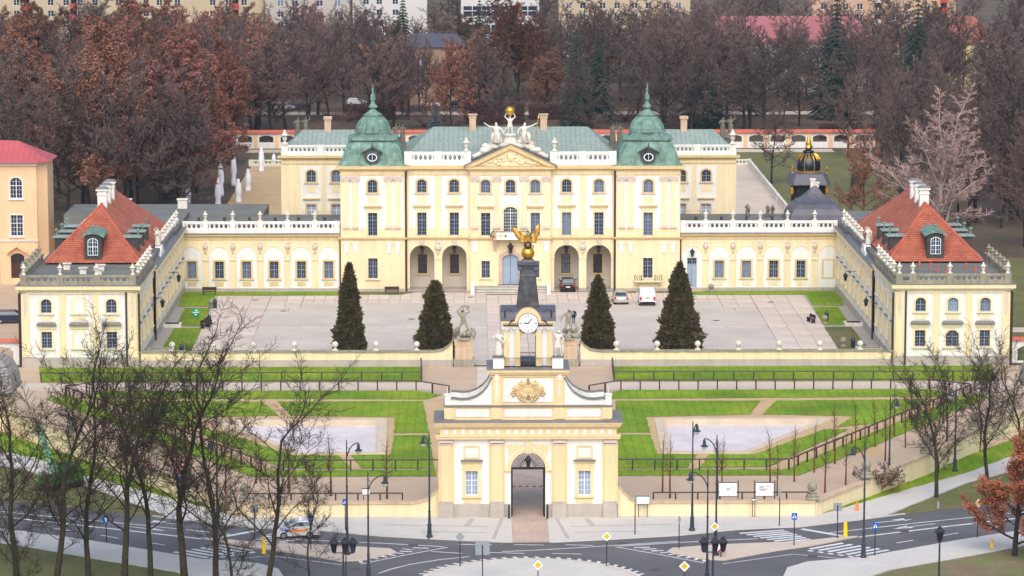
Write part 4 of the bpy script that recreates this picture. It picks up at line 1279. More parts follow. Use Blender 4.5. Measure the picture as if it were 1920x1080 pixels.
    balustrade(wg, FP, -H, H, 0.0, 8.98, 10.05, [-5.85, -1.95, 1.95, 5.85] if s < 0 else [-5.85, -4.4, -0.4, 3.2, 5.85], 'stone_grey', 0.75, 0.55)
    for sd in (-s, s):
        G = MB(ox=sd * H, oy=0, rz=PI / 2 if sd > 0 else -PI / 2)
        d = 1 if sd > 0 else -1
        lo, hi = sorted((d * 0.4, d * 17.4))
        balustrade(wg, G, lo, hi, 0.0, 8.99, 10.04, [d * (1.9 + 2.6 * k) for k in range(6)], 'stone_grey', 0.6, 0.6)
        lo, hi = sorted((d * 34, d * 55))
        balustrade(wg, G, lo, hi, 0.6, 8.3, 9.4, [d * (35.5 + 3.0 * k) for k in range(7)], 'stone_white', 0.6, 0.6)
    # hipped roof of tiles, built course by course
    EV, RG = 9.55, 15.0
    ex, y0, y1, r0, r1 = 5.3, 13.2, 46.0, 21.3, 37.0
    b = MB()
    tiled_slope(b, (-ex, y0, EV), (ex, y0, EV), (0.05, r0, RG), (-0.05, r0, RG), 30)
    tiled_slope(b, (ex, y0, EV), (ex, y1, EV), (0, r1, RG), (0, r0, RG), 24)
    tiled_slope(b, (-ex, y1, EV), (-ex, y0, EV), (0, r0, RG), (0, r1, RG), 24)
    tiled_slope(b, (ex, y1, EV), (-ex, y1, EV), (-0.05, r1, RG), (0.05, r1, RG), 12)
    roof = b.build('roof', 'red_tile', wg)
    b = MB()
    for p, q in (((-ex, y0, EV), (0, r0, RG)), ((ex, y0, EV), (0, r0, RG)), ((0, r0, RG), (0, r1, RG))):
        n = 26
        for k in range(n):
            u, v = Vector(p).lerp(Vector(q), k / n), Vector(p).lerp(Vector(q), (k + 1) / n)
            b.tube(u + Vector((0, 0, 0.06)), v + Vector((0, 0, 0.06)), 0.16, 0.12, 6)
    o = b.build('ridge_tiles', 'red_coping', roof)
    o['kind'] = 'stuff'
    # front dormer with a round-headed copper hood
    b = MB()
    b.prism([(-0.95, 9.6), (0.95, 9.6), (0.95, 12.35)] + arc_pts(0, 12.75, 1.9, 0.4)[::-1] + [(-0.95, 12.35)], 13.6, 19.0)
    dm = b.build('dormer', 'dark_cladding', roof)
    b = MB()
    oo, ii = arc_pts(0, 13.05, 2.5, 0.5), arc_pts(0, 12.77, 2.5, 0.45)
    b.prism(ii + oo[::-1], 13.3, 19.5)
    b.tube((0, 14.0, 13.0), (0, 14.0, 13.5), 0.1, 0.07)
    b.lathe([(13.5, 0.2), (13.6, 0.24), (13.75, 0.05)], 0, 14.0, 8)
    b.build('dormer_roof', 'copper', dm)
    ms = window_meshes(1.15, 1.95, 0.3, 4, 4, 'window_white', 'glass', 0, False, 'ochre')
    w = new_obj('dormer_window', ms[0], dm, (0, 13.52, 10.35))
    new_obj('pane', ms[1], dm, (0, 13.54, 10.35))
    for sd in (-1, 1):
        for k, yy in enumerate((17.2, 22.0, 26.8)):
            x0, x1 = sorted((sd * 2.5, sd * 4.7))
            dormer(roof, MB(), x0, x1, yy, yy + 1.7, 9.7, 11.85, 'x+' if sd > 0 else 'x-')
    # chimneys on the ridge
    for k, yy in enumerate((23.6, 27.4, 31.2)):
        b = MB()
        b.box(-0.52, 0.52, yy - 0.5, yy + 0.5, 13.6, 16.5)
        b.box(-0.6, 0.6, yy - 0.58, yy + 0.58, 16.0, 16.16)
        b.box(-0.68, 0.68, yy - 0.66, yy + 0.66, 16.5, 16.7)
        ch = b.build('chimney', 'white_plaster', roof)
        b = MB()
        b.frustum((-0.7, 0.7, yy - 0.68, yy + 0.68), 16.7, (-0.36, 0.36, yy - 0.34, yy + 0.34), 16.95)
        b.build('chimney_cap', 'lead', ch)
    # plain roof between the wing and the tiled part, metal skirt and the little gable with its statue base
    b = MB()
    x0, x1 = sorted((-s * 6.55, -s * 5.2))
    xo, xi = -s * 6.5, -s * 4.9
    b.add([(xo, 17.7, 8.25), (xo, 45, 8.25), (xi, 45, 9.5), (xi, 17.7, 9.5)], [(0, 1, 2, 3)])
    b.build('skirt_roof', 'lead', wg)
    b = MB(ox=-s * H, oy=28.5, rz=PI / 2 if -s > 0 else -PI / 2)
    d = 1 if -s > 0 else -1
    b.prism([(-2.4, 8.2), (2.4, 8.2), (1.9, 8.7), (1.2, 9.0), (0.9, 9.5), (-0.9, 9.5), (-1.2, 9.0), (-1.9, 8.7)], -0.1, 0.7)
    b.build('gable', 'white_plaster', wg)
    part_box(wg, 'rear_flat_roof', 'felt_roof', MB(), -6.1, 6.1, 46.0, 66.0, 8.2, 8.9)
    if s > 0:
        for k, (x, y) in enumerate(((-2.2, 10.6), (-1.3, 8.2), (-0.8, 6.0), (-0.2, 3.9), (2.6, 8.0), (3.3, 6.0), (4.0, 3.9))):
            b = MB()
            b.lathe([(9.3, 0.13), (10.0, 0.13), (10.02, 0.16), (10.12, 0.16)], x, y, 8)
            b.build('vent_pipe', 'red_coping', wg)
    else:
        for k, (x, y) in enumerate(((-2.4, 9.5), (-0.2, 6.0), (1.6, 5.0), (1.5, 8.4))):
            b = MB()
            b.box(x - 0.35, x + 0.35, y - 0.25, y + 0.25, 9.3, 9.9)
            b.box(x - 0.5, x + 0.5, y - 0.4, y + 0.4, 9.98, 10.06)
            b.build('roof_vent', 'stone_white', wg)
# ================================================================ figures for the statues (one skinned body each)
def skin_mesh(name, verts, edges, radii, m, sub=1, extra=None):
    me = bpy.data.meshes.new(name + '_cage')
    me.from_pydata(verts, edges, [])
    o = bpy.data.objects.new(name + '_cage', me)
    C.objects.link(o)
    mod = o.modifiers.new('skin', 'SKIN')
    mod.use_smooth_shade = True
    for i, v in enumerate(me.skin_vertices[0].data):
        r = radii[i]
        v.radius = r if hasattr(r, '__len__') else (r, r)
        v.use_root = (i == 0)
    s2 = o.modifiers.new('sub', 'SUBSURF')
    s2.levels = sub
    s2.render_levels = sub
    dg = bpy.context.evaluated_depsgraph_get()
    ev = o.evaluated_get(dg)
    res = bpy.data.meshes.new_from_object(ev)
    res.name = name
    C.objects.unlink(o)
    bpy.data.objects.remove(o)
    bpy.data.meshes.remove(me)
    if extra:
        import bmesh
        b = bmesh.new()
        b.from_mesh(res)
        t = extra.mesh('tmp', m)
        b.from_mesh(t)
        b.to_mesh(res)
        b.free()
        bpy.data.meshes.remove(t)
    res.materials.clear()
    res.materials.append(MAT[m])
    res.polygons.foreach_set('material_index', [0] * len(res.polygons))
    res.polygons.foreach_set('use_smooth', [True] * len(res.polygons))
    return res

BODY_E = [(0, 1), (1, 2), (2, 3), (3, 4), (4, 5), (2, 6), (6, 7), (7, 8), (8, 9), (2, 10), (10, 11), (11, 12), (12, 13), (0, 14), (14, 15), (15, 16), (16, 17), (0, 18), (18, 19), (19, 20), (20, 21)]
BODY_R = [0.15, 0.135, 0.16, 0.06, 0.095, 0.07, 0.085, 0.052, 0.038, 0.045, 0.085, 0.052, 0.038, 0.045, 0.11, 0.075, 0.048, 0.05, 0.11, 0.075, 0.048, 0.05]
def body(m, name, elL, haL, elR, haR, knL, anL, knR, anR, lean=(0, 0), head=(0, 0), z0=0.0, extra=None, sub=1):
    lx, ly = lean
    pel = (0, 0, z0 + 0.95)
    v = [pel, (lx * 0.4, ly * 0.4, z0 + 1.12), (lx * 0.8, ly * 0.8, z0 + 1.36), (lx, ly - 0.01, z0 + 1.52), (lx + head[0] * 0.6, ly - 0.03 + head[1] * 0.6, z0 + 1.64), (lx + head[0], ly - 0.03 + head[1], z0 + 1.78),
         (lx * 0.85 - 0.2, ly * 0.85, z0 + 1.42), elL, haL, tuple(Vector(haL) + (Vector(haL) - Vector(elL)).normalized() * 0.1),
         (lx * 0.85 + 0.2, ly * 0.85, z0 + 1.42), elR, haR, tuple(Vector(haR) + (Vector(haR) - Vector(elR)).normalized() * 0.1),
         (-0.11, 0, z0 + 0.86), knL, anL, (anL[0] - 0.03, anL[1] - 0.17, anL[2] - 0.03),
         (0.11, 0, z0 + 0.86), knR, anR, (anR[0] + 0.03, anR[1] - 0.17, anR[2] - 0.03)]
    return skin_mesh(name, v, BODY_E, BODY_R, m, sub, extra)
def robe(z0, z1, r0, r1, seed=1, cx=0.0, cy=0.02, n=14):
    rr = random.Random(seed)
    b = MB()
    ph = [rr.uniform(-0.12, 0.12) for _ in range(n)]
    rings = []
    for k in range(7):
        t = k / 6
        r = r0 + (r1 - r0) * t
        rings.append([(cx + r * (1 + ph[i] * (1 - t * 0.5)) * math.cos(2 * PI * i / n + t * 0.3), cy + r * 0.8 * (1 + ph[(i + 3) % n] * (1 - t * 0.5)) * math.sin(2 * PI * i / n + t * 0.3), z0 + (z1 - z0) * t) for i in range(n)])
    b.loft(rings)
    return b
x1 = robe(0.05, 1.0, 0.3, 0.2, 2)
x1.path([(-0.24, -0.02, 1.44), (0, -0.2, 1.25), (0.26, -0.1, 0.98), (0.3, 0.1, 0.6)], [0.07, 0.09, 0.1, 0.06], 6)
FIG = {}
FIG['draped'] = body('stone_white', 'body', (-0.38, -0.1, 1.2), (-0.2, -0.3, 1.3), (0.42, 0.0, 1.2), (0.36, -0.2, 1.0), (-0.1, -0.1, 0.48), (-0.1, 0, 0.08), (0.16, -0.02, 0.48), (0.18, 0.06, 0.08), head=(-0.04, -0.02), extra=x1)
x2 = robe(0.55, 1.02, 0.24, 0.19, 5)
x2.path([(0.3, 0.1, 0.0), (0.34, 0.12, 0.5), (0.3, 0.1, 0.95)], [0.14, 0.1, 0.08], 7)
FIG['arm_up'] = body('stone_white', 'body', (-0.36, -0.1, 1.62), (-0.12, -0.12, 1.84), (0.4, 0.0, 1.16), (0.3, -0.12, 0.94), (-0.14, -0.08, 0.48), (-0.12, 0.02, 0.08), (0.18, -0.06, 0.5), (0.22, 0.08, 0.08), lean=(0.05, 0), head=(0.05, -0.02), extra=x2)
x3 = MB()
rr = random.Random(11)
for k in range(16):                            # the beast underfoot
    a = rr.uniform(0, 2 * PI)
    d = rr.uniform(0.15, 0.6)
    x3.ball((d * math.cos(a), 0.7 * d * math.sin(a), rr.uniform(0.05, 0.38)), rr.uniform(0.12, 0.24), 8, 6, (1, 1, 0.9))
x3.path([(-0.5, -0.1, 0.2), (-0.62, -0.15, 0.5), (-0.45, -0.2, 0.72), (-0.3, -0.25, 0.62)], [0.12, 0.1, 0.08, 0.1], 7)
x3.path([(0.5, 0.0, 0.2), (0.68, -0.1, 0.45), (0.6, -0.15, 0.68), (0.45, -0.2, 0.66)], [0.12, 0.1, 0.07, 0.09], 7)
x3.path([(-0.2, 0.02, 2.02), (0.1, 0.0, 2.1), (0.34, 0.02, 2.0)], [0.05, 0.07, 0.09], 7)
x3.lathe([(-0.02, 0.72), (0.06, 0.72)], 0, 0, 12)
FIG['fighter'] = body('stone_grey', 'body', (-0.44, -0.05, 1.7), (-0.16, 0.0, 2.0), (0.4, -0.1, 1.72), (0.12, -0.02, 2.02), (-0.3, -0.16, 0.66), (-0.34, 0.0, 0.3), (0.26, -0.2, 0.72), (0.3, 0.0, 0.32), lean=(-0.1, -0.04), head=(0.04, -0.06), z0=0.2, extra=x3)
x4 = MB()
for k in range(16):
    a = rr.uniform(0, 2 * PI)
    d = rr.uniform(0.15, 0.6)
    x4.ball((d * math.cos(a), 0.7 * d * math.sin(a), rr.uniform(0.05, 0.5)), rr.uniform(0.12, 0.26), 8, 6, (1, 1, 0.9))
x4.path([(0.35, 0.0, 0.3), (0.6, -0.1, 0.7), (0.42, -0.15, 0.95)], [0.16, 0.13, 0.1], 7)
x4.lathe([(-0.02, 0.72), (0.06, 0.72)], 0, 0, 12)
FIG['wrestler'] = body('stone_grey', 'body', (-0.46, -0.15, 1.45), (-0.5, -0.3, 1.2), (0.34, -0.2, 1.66), (0.1, -0.2, 1.9), (-0.2, -0.2, 0.72), (-0.26, 0.0, 0.3), (0.2, -0.14, 0.7), (0.24, 0.08, 0.32), lean=(0.06, -0.05), head=(-0.06, -0.05), z0=0.22, extra=x4)
x5 = robe(0.7, 1.02, 0.22, 0.18, 4)
FIG['atlas'] = body('stone_white', 'body', (-0.42, -0.08, 1.66), (-0.3, -0.05, 1.98), (0.42, -0.08, 1.66), (0.3, -0.05, 1.98), (-0.14, -0.16, 0.5), (-0.16, 0, 0.08), (0.16, -0.02, 0.48), (0.18, 0.02, 0.08), head=(0, -0.08), extra=x5)
def seated(sx, seed):
    x = robe(0.0, 0.75, 0.42, 0.26, seed)
    x.path([(-0.2, -0.1, 0.62), (-0.2, -0.5, 0.6), (-0.2, -0.55, 0.1)], [0.16, 0.13, 0.09], 7)
    x.path([(0.2, -0.1, 0.62), (0.22, -0.46, 0.56), (0.24, -0.5, 0.06)], [0.16, 0.13, 0.09], 7)
    return body('stone_white', 'body', (-0.42, -0.05, 0.9) if sx > 0 else (-0.5, -0.05, 1.1), (-0.5, -0.2, 0.7) if sx > 0 else (-0.8, -0.1, 1.3), (0.5, -0.05, 1.12) if sx > 0 else (0.4, -0.05, 0.9), (0.82, -0.1, 1.3) if sx > 0 else (0.5, -0.2, 0.7),
                (-0.2, -0.4, 0.52), (-0.2, -0.45, 0.1), (0.2, -0.4, 0.52), (0.2, -0.45, 0.1), z0=-0.38, head=(0.05 * sx, -0.03), extra=x)
FIG['seat_l'], FIG['seat_r'] = seated(-1, 6), seated(1, 9)
for k in ('pair_a', 'pair_b'):
    x6 = robe(0.0, 1.1, 0.3, 0.22, 7 if k[-1] == 'a' else 8)
    FIG[k] = body('stone_dark', 'body', (-0.4, -0.1, 1.2), (-0.2, -0.25, 1.25), (0.4, -0.1, 1.25) if k[-1] == 'a' else (0.42, 0, 1.6), (0.25, -0.3, 1.4) if k[-1] == 'a' else (0.3, -0.1, 1.9), (-0.1, -0.05, 0.48), (-0.1, 0, 0.06), (0.13, -0.03, 0.48), (0.14, 0.03, 0.06), head=(0.05, -0.02), extra=x6)
FIG['cherub'] = FIG['draped'].copy()
FIG['cherub'].materials[0] = MAT['stone_dark']
def statue(fig, loc, sc, label, rz=0.0, base=None, base_mat='stone_white', cat='statue', group=None, name='statue'):
    t = thing(name, label, cat, loc, rz, group)
    zb = 0.0
    if base:
        b = MB()
        w, d, h = base
        b.box(-w, w, -d, d, 0, h * 0.8)
        b.box(-w * 1.12, w * 1.12, -d * 1.12, d * 1.12, h * 0.93, h)
        b.box(-w * 1.06, w * 1.06, -d * 1.06, d * 1.06, h * 0.8, h * 0.93)
        pd_ = b.build('pedestal', base_mat, t)
        part_box(pd_, 'pedestal_base', 'stone_grey', MB(), -w * 1.14, w * 1.14, -d * 1.14, d * 1.14, 0, h * 0.28)
        zb = h
    new_obj('body', FIG[fig], t, (0, 0, zb), 0, sc)
    return t

# ================================================================ THE CLOCK GATE
gate = thing('clock_gate', 'yellow baroque gatehouse with clock, dark obelisk spire and arched carriageway', 'gate', (-0.08, -131.6, 0))
F = MB()
Y = 'gate_yellow'
OP = (0, 0.0, 5.72, 2.9, 1.45)
wn_ = [(-4.75, 1.96, 4.1, 1.06, 0), (4.75, 1.96, 4.1, 1.06, 0)]
wall(F, -7.35, 7.35, 0, 8.0, [OP] + wn_, 0.5).build('wall', 'white_plaster', gate)
b = F.sub()
b.box(-7.34, -1.45, 0.45, 4.2, 0, 8.0)
b.box(1.45, 7.34, 0.45, 4.2, 0, 8.0)
b.box(-1.45, 1.45, 0.5, 4.2, 5.75, 8.0)
b.build('gate_body', Y, gate)
b = wall(F, -7.35, 7.35, 0, 8.0, [OP], -0.4, y=4.22)
b.build('rear_wall', Y, gate)
b = F.sub()                                    # barrel vault of the carriageway
ap = arc_pts(0, 5.71, 2.88, 1.44, 14)
for k in range(14):
    b.poly([(ap[k][0], 0.4, ap[k][1]), (ap[k + 1][0], 0.4, ap[k + 1][1]), (ap[k + 1][0], 4.0, ap[k + 1][1]), (ap[k][0], 4.0, ap[k][1])])
b.build('vault', 'white_plaster', gate)
for x0, x1 in ((-7.4, -1.5), (1.5, 7.4)):
    part_box(gate, 'plinth', 'plinth', F, x0, x1, -0.12, 0.3, 0, 1.25)
for x in (-6.9, -2.62, 2.62, 6.9):
    b = F.sub()
    b.box(x - 0.46, x + 0.46, -0.3, 0, 1.5, 6.35)
    b.build('pilaster', Y, gate)
    b = F.sub()
    b.box(x - 0.6, x + 0.6, -0.45, 0, 0, 0.8)
    b.frustum((x - 0.6, x + 0.6, -0.45, 0), 0.8, (x - 0.54, x + 0.54, -0.38, 0), 1.4)
    b.box(x - 0.55, x + 0.55, -0.4, 0, 1.4, 1.52)
    b.build('pilaster_base', 'plinth', gate)
    b = F.sub()
    b.box(x - 0.5, x + 0.5, -0.35, 0, 6.35, 6.45)
    b.box(x - 0.56, x + 0.56, -0.42, 0, 6.55, 6.78)
    b.build('capital', 'capital', gate)
    part_box(gate, 'capital_flashing', 'lead', F, x - 0.6, x + 0.6, -0.46, 0, 6.782, 6.84)
    part_box(gate, 'lesene', Y, F, x - 0.66, x + 0.66, -0.12, 0, 1.26, 6.6)
for c in (-4.75, 4.75):
    window(gate, F, c, 1.96, 4.1, 1.06, 0, 4, 5, frame='window_white', glass='glass_pale', sur=0.22, sur_mat=Y)
    part_box(gate, 'lintel_block', Y, F, c - 0.8, c + 0.8, -0.1, 0, 4.33, 4.85)
    b = F.sub()
    b.box(c - 0.85, c + 0.85, -0.2, 0, 4.78, 4.95)
    b.build('hood', Y, gate)
    part_box(gate, 'hood_flashing', 'lead', F, c - 0.92, c + 0.92, -0.36, 0, 4.952, 5.06)
    b = F.sub()
    for x0, x1, z0, z1 in ((-0.68, 0.68, 5.15, 5.28), (-0.68, 0.68, 6.16, 6.29), (-0.68, -0.55, 5.28, 6.16), (0.55, 0.68, 5.28, 6.16)):
        b.box(c + x0, c + x1, -0.08, 0, z0, z1)
    b.build('panel_frame', Y, gate)
    part_box(gate, 'apron', Y, F, c - 0.7, c + 0.7, -0.06, 0, 1.35, 1.7)
# archway trim
b = F.sub()
ap = arc_pts(0, 5.72, 2.9, 1.45, 20)
o1 = arc_pts(0, 6.02, 3.5, 1.75, 20)
for k in range(20):
    b.add([(ap[k][0], -0.14, ap[k][1]), (ap[k + 1][0], -0.14, ap[k + 1][1]), (o1[k + 1][0], -0.14, o1[k + 1][1]), (o1[k][0], -0.14, o1[k][1]), (o1[k + 1][0], 0, o1[k + 1][1]), (o1[k][0], 0, o1[k][1]), (ap[k][0], 0.05, ap[k][1]), (ap[k + 1][0], 0.05, ap[k + 1][1])],
          [(0, 1, 2, 3), (3, 2, 4, 5), (1, 0, 6, 7)])
b.build('archivolt', Y, gate)
for s in (-1, 1):
    part_box(gate, 'impost', Y, F, s * 1.75 - 0.3, s * 1.75 + 0.3, -0.18, 0, 4.08, 4.27)
    b = F.sub()
    arc = arc_pts(0, 6.12, 3.9, 1.95, 20)
    q = [p for p in arc if (p[0] * s > 0.4 and p[0] * s < 1.72)]
    b.prism((q if s > 0 else q) + ([(1.78, 6.35), (0.42, 6.35)] if s > 0 else [(-0.42, 6.35), (-1.78, 6.35)]), -0.06, 0)
    b.build('spandrel', Y, gate)
b = F.sub()
b.frustum((-0.22, 0.22, -0.28, 0), 5.6, (-0.32, 0.32, -0.34, 0), 6.6)
b.build('keystone', Y, gate)
# iron fan grille, frame and open leaves
b = F.sub()
for k in range(21):
    a = PI * k / 20
    b.tube((0.62 * math.cos(a), 0.55, 4.3 + 0.6 * math.sin(a)), (1.42 * math.cos(a), 0.55, 4.27 + 1.42 * math.sin(a)), 0.028, n=4)
for k in range(24):
    a0, a1 = PI * k / 24, PI * (k + 1) / 24
    for r in (0.62, 0.5, 1.4):
        b.tube((r * math.cos(a0), 0.55, 4.3 + r * math.sin(a0)), (r * math.cos(a1), 0.55, 4.3 + r * math.sin(a1)), 0.03, n=4)
b.box(-1.45, 1.45, 0.48, 0.62, 4.1, 4.3)
b.box(-1.45, -1.36, 0.48, 0.62, 0.02, 4.1)
b.box(1.36, 1.45, 0.48, 0.62, 0.02, 4.1)
b.build('gate_grille', 'black_iron', gate)
for s in (-1, 1):
    b = F.sub()
    b.box(s * 1.33 - 0.035, s * 1.33 + 0.035, 0.7, 2.1, 0.1, 4.0)
    b.build('gate_leaf', 'black_iron', gate)
# entablature, triglyph blocks, cornice
steps_box(gate, 'architrave', Y, F, -7.4, 7.4, 0, [(6.85, 7.05, 0.32), (7.05, 7.22, 0.38)])
part_box(gate, 'frieze', Y, F, -7.42, 7.42, -0.3, 0, 7.22, 7.8)
for s in (0,):
    for x in [-6.9 + 0.72 * k for k in range(7)] + [2.6 + 0.715 * k for k in range(7)] + [-1.7 + 0.68 * k for k in range(6)]:
        part_box(gate, 'triglyph', 'white_plaster', F, x - 0.14, x + 0.14, -0.36, -0.3, 7.26, 7.7)
b = F.sub()
for k in range(110):
    x = -7.5 + 15.0 * k / 109
    b.box(x - 0.035, x + 0.035, -0.46, -0.3, 7.8, 7.9)
o = b.build('dentils', Y, gate)
o['kind'] = 'stuff'
b = F.sub()
for z0, z1, p in ((7.9, 8.02, 0.5), (8.02, 8.2, 0.6), (8.2, 8.34, 0.7)):
    b.box(-7.35 - p * 0.75, 7.35 + p * 0.75, -p, 4.2 + p, z0, z1)
b.build('cornice', Y, gate)
b = F.sub()
b.frustum((-7.95, 7.95, -0.76, 5.0), 8.342, (-7.2, 7.2, -0.1, 4.2), 8.5)
b.build('cornice_roofing', 'lead', gate)
# attic
b = F.sub()
b.box(-6.95, 6.95, -0.15, 4.2, 8.4, 9.62)
b.build('attic', Y, gate)
for x0, x1 in ((-6.1, -3.3), (-2.0, 2.0), (3.3, 6.1)):
    part_box(gate, 'attic_panel', 'white_plaster', F, x0, x1, -0.2, -0.15, 8.75, 9.4)
for x in (-6.6, -2.65, 2.65, 6.6):
    part_box(gate, 'attic_pier', Y, F, x - 0.45, x + 0.45, -0.27, -0.15, 8.6, 9.55)
part_box(gate, 'attic_coping', 'lead', F, -7.1, 7.1, -0.32, 4.4, 9.622, 9.7)
# upper stage with the trophy
b = F.sub()
b.box(-3.05, 3.05, 0.2, 4.6, 9.7, 12.45)
b.build('upper_stage', Y, gate)
part_box(gate, 'trophy_field', 'white_plaster', F, -2.1, 2.1, 0.14, 0.2, 9.95, 11.95)
for s in (-1, 1):
    part_box(gate, 'upper_pilaster', Y, F, s * 2.62 - 0.32, s * 2.62 + 0.32, 0.05, 0.2, 9.7, 12.2)
    b = F.sub()
    b.box(s * 2.62 - 0.18, s * 2.62 + 0.18, 0.0, 0.05, 11.85, 12.3)
    b.box(s * 2.62 - 0.03, s * 2.62 + 0.03, 0.02, 0.05, 10.4, 11.85)
    for k in range(5):
        b.box(s * 2.62 - 0.1, s * 2.62 + 0.1, 0.0, 0.05, 10.45 + k * 0.24, 10.6 + k * 0.24)
    b.build('pendant_ornament', 'white_plaster', gate)
    # sweeping side walls
    cv = [(s * 3.0, 12.0), (s * 3.15, 11.75), (s * 3.4, 11.25), (s * 3.8, 10.75), (s * 4.35, 10.38), (s * 5.0, 10.15), (s * 5.6, 10.12), (s * 6.2, 10.2), (s * 6.5, 10.2)]
    b = F.sub()
    b.prism(cv + [(s * 6.5, 9.7), (s * 3.0, 9.7)], 0.25, 0.75)
    b.build('sweep_wall', 'white_plaster', gate)
    b = F.sub()
    b.prism(cv + [(s * 6.5, 9.7), (s * 3.0, 9.7)], 3.4, 3.9)
    b.build('sweep_wall', 'white_plaster', gate)
    b = F.sub()
    for yy in (0.15, 3.5):
        for k in range(len(cv) - 1):
            p, q = cv[k], cv[k + 1]
            b.add([(p[0], yy, p[1]), (q[0], yy, q[1]), (q[0], yy + 0.7, q[1]), (p[0], yy + 0.7, p[1]), (p[0], yy, p[1] + 0.08), (q[0], yy, q[1] + 0.08), (q[0], yy + 0.7, q[1] + 0.08), (p[0], yy + 0.7, p[1] + 0.08)],
                  [(0, 1, 5, 4), (4, 5, 6, 7), (2, 3, 7, 6), (0, 3, 2, 1)])
    b.build('sweep_coping', 'lead', gate)
    b = F.sub()
    b.box(s * 6.75 - 0.27, s * 6.75 + 0.27, 0.15, 0.8, 9.7, 10.5)
    b.box(s * 6.75 - 0.33, s * 6.75 + 0.33, 0.1, 0.86, 10.5, 10.6)
    b.tube((s * 6.75, 0.45, 10.6), (s * 6.75, 0.45, 11.3), 0.04, 0.02)
    b.build('end_block', 'white_plaster', gate)
b = F.sub()
rr = random.Random(21)
b.ball((0, 0.14, 10.95), 0.75, 14, 8, (1, 0.25, 0.62))
b.ball((0, 0.12, 11.3), 0.45, 12, 8, (1.6, 0.3, 0.5))
for k in range(15):
    a = -PI / 2 + PI * k / 14
    l = rr.uniform(0.95, 1.5)
    for sx in (-1, 1):
        b.path([(sx * 0.5 * math.cos(a), 0.1, 10.95 + 0.3 * math.sin(a)), (sx * l * math.cos(a), 0.04, 10.95 + 0.66 * l * math.sin(a))], [0.12, 0.06], 5)
        b.ball((sx * l * math.cos(a), 0.04, 10.95 + 0.66 * l * math.sin(a)), 0.13, 6, 4, (1, 0.7, 1))
for sx in (-1, 1):
    b.ball((sx * 0.95, 0.08, 11.15), 0.3, 10, 6, (1, 0.5, 1))
    b.ball((sx * 0.5, 0.05, 11.5), 0.22, 8, 6, (1.3, 0.6, 0.8))
b.build('trophy_relief', 'ochre', gate, smooth=True)
steps_box(gate, 'upper_cornice', Y, F, -3.05, 3.05, 0.2, [(12.1, 12.22, 0.1), (12.3, 12.5, 0.22), (12.5, 12.72, 0.36)], depth=4.4)
b = F.sub()
b.frustum((-3.5, 3.5, -0.2, 5.0), 12.722, (-2.9, 2.9, 0.5, 4.4), 12.86)
b.build('upper_roofing', 'lead', gate)
# lantern stage: open in the middle, clock above
for s in (-1, 1):
    b = F.sub()
    for yy in (0.7, 3.5):
        b.box(s * 1.25 - 0.6, s * 1.25 + 0.6, yy, yy + 0.5, 12.95, 16.4)
    b.box(s * 1.95 - 0.12, s * 1.95 + 0.12, 0.7, 4.0, 12.95, 16.4)
    b.build('lantern_pier', 'white_plaster', gate)
    b = F.sub()
    b.box(s * 1.85 - 0.2, s * 1.85 + 0.2, 0.5, 0.7, 12.96, 15.9)
    b.box(s * 0.87 - 0.2, s * 0.87 + 0.2, 0.4, 0.7, 12.96, 15.9)
    b.build('lantern_pilaster', Y, gate)
    b = F.sub()
    for x in (s * 1.85, s * 0.95):
        b.frustum((x - 0.22, x + 0.22, 0.46, 0.7), 15.9, (x - 0.32, x + 0.32, 0.3, 0.7), 16.3)
        b.ball((x - 0.2, 0.4, 16.15), 0.12, 6, 4)
        b.ball((x + 0.2, 0.4, 16.15), 0.12, 6, 4)
    b.build('lantern_capital', 'white_plaster', gate)
b = F.sub()
b.box(-2.1, 2.1, 0.7, 4.0, 16.3, 16.75)
b.prism([(-0.66, 15.2)] + arc_pts(0, 15.75, 1.32, 0.3, 8) + [(0.66, 15.2), (0.66, 16.4), (-0.66, 16.4)], 0.6, 0.9)
b.build('lantern_entablature', Y, gate)
b = F.sub()
for s in (-1, 1):
    for yy in (0.45, 3.6):
        b.box(s * 1.55 - 0.65, s * 1.55 + 0.65, yy - 0.12, yy + 0.7, 16.62, 16.76)
b.build('lantern_cornice', Y, gate)
b = F.sub()                                    # barrel roof either side of the obelisk, cut by the round clock hood
for s in (-1, 1):
    x0_, x1_ = sorted((s * 0.2, s * 2.32))
    b.loft([[(x, y, z) for y, z in ((0.42, 16.78), (0.5, 17.15), (0.75, 17.5), (1.2, 17.76), (2.0, 17.86), (3.2, 17.76), (3.9, 17.3), (4.2, 16.78))] for x in (x0_, x1_)])
b.build('lantern_roof', 'dark_metal_roof', gate)
b = F.sub()
for s in (-1, 1):
    b.tube((s * 1.95, 0.5, 16.8), (s * 1.95, 0.5, 17.7), 0.05)
    b.box(s * 1.95 - 0.06, s * 1.95 + 0.06, 0.5, 0.54, 16.85, 17.5)
    b.path([(s * 1.95, 0.5, 17.7), (s * 1.6, 0.5, 17.75), (s * 1.2, 0.5, 17.45)], 0.025, 4)
    b.path([(s * 1.3, 0.4, 16.85), (s * 1.5, -0.2, 16.8), (s * 1.62, -0.5, 16.6)], [0.07, 0.06, 0.04], 5)
b.build('roof_ironwork', 'black_iron', gate)
cz = 16.75
b = F.sub()
b.prism([(1.1 * math.cos(t), cz + 1.1 * math.sin(t)) for t in [PI * k / 20 for k in range(21)]], 0.35, 1.2)
b.build('clock_hood', Y, gate)
b = F.sub()
b.prism([(0.86 * math.cos(t), cz - 0.12 + 0.86 * math.sin(t)) for t in [2 * PI * k / 32 for k in range(32)]], 0.27, 0.36)
clk = b.build('clock_rim', 'black_iron', gate)
b = F.sub()
b.prism([(0.82 * math.cos(t), cz - 0.12 + 0.82 * math.sin(t)) for t in [2 * PI * k / 32 for k in range(32)]], 0.25, 0.30)
b.build('clock_face', 'clock_face', clk)
b = F.sub()
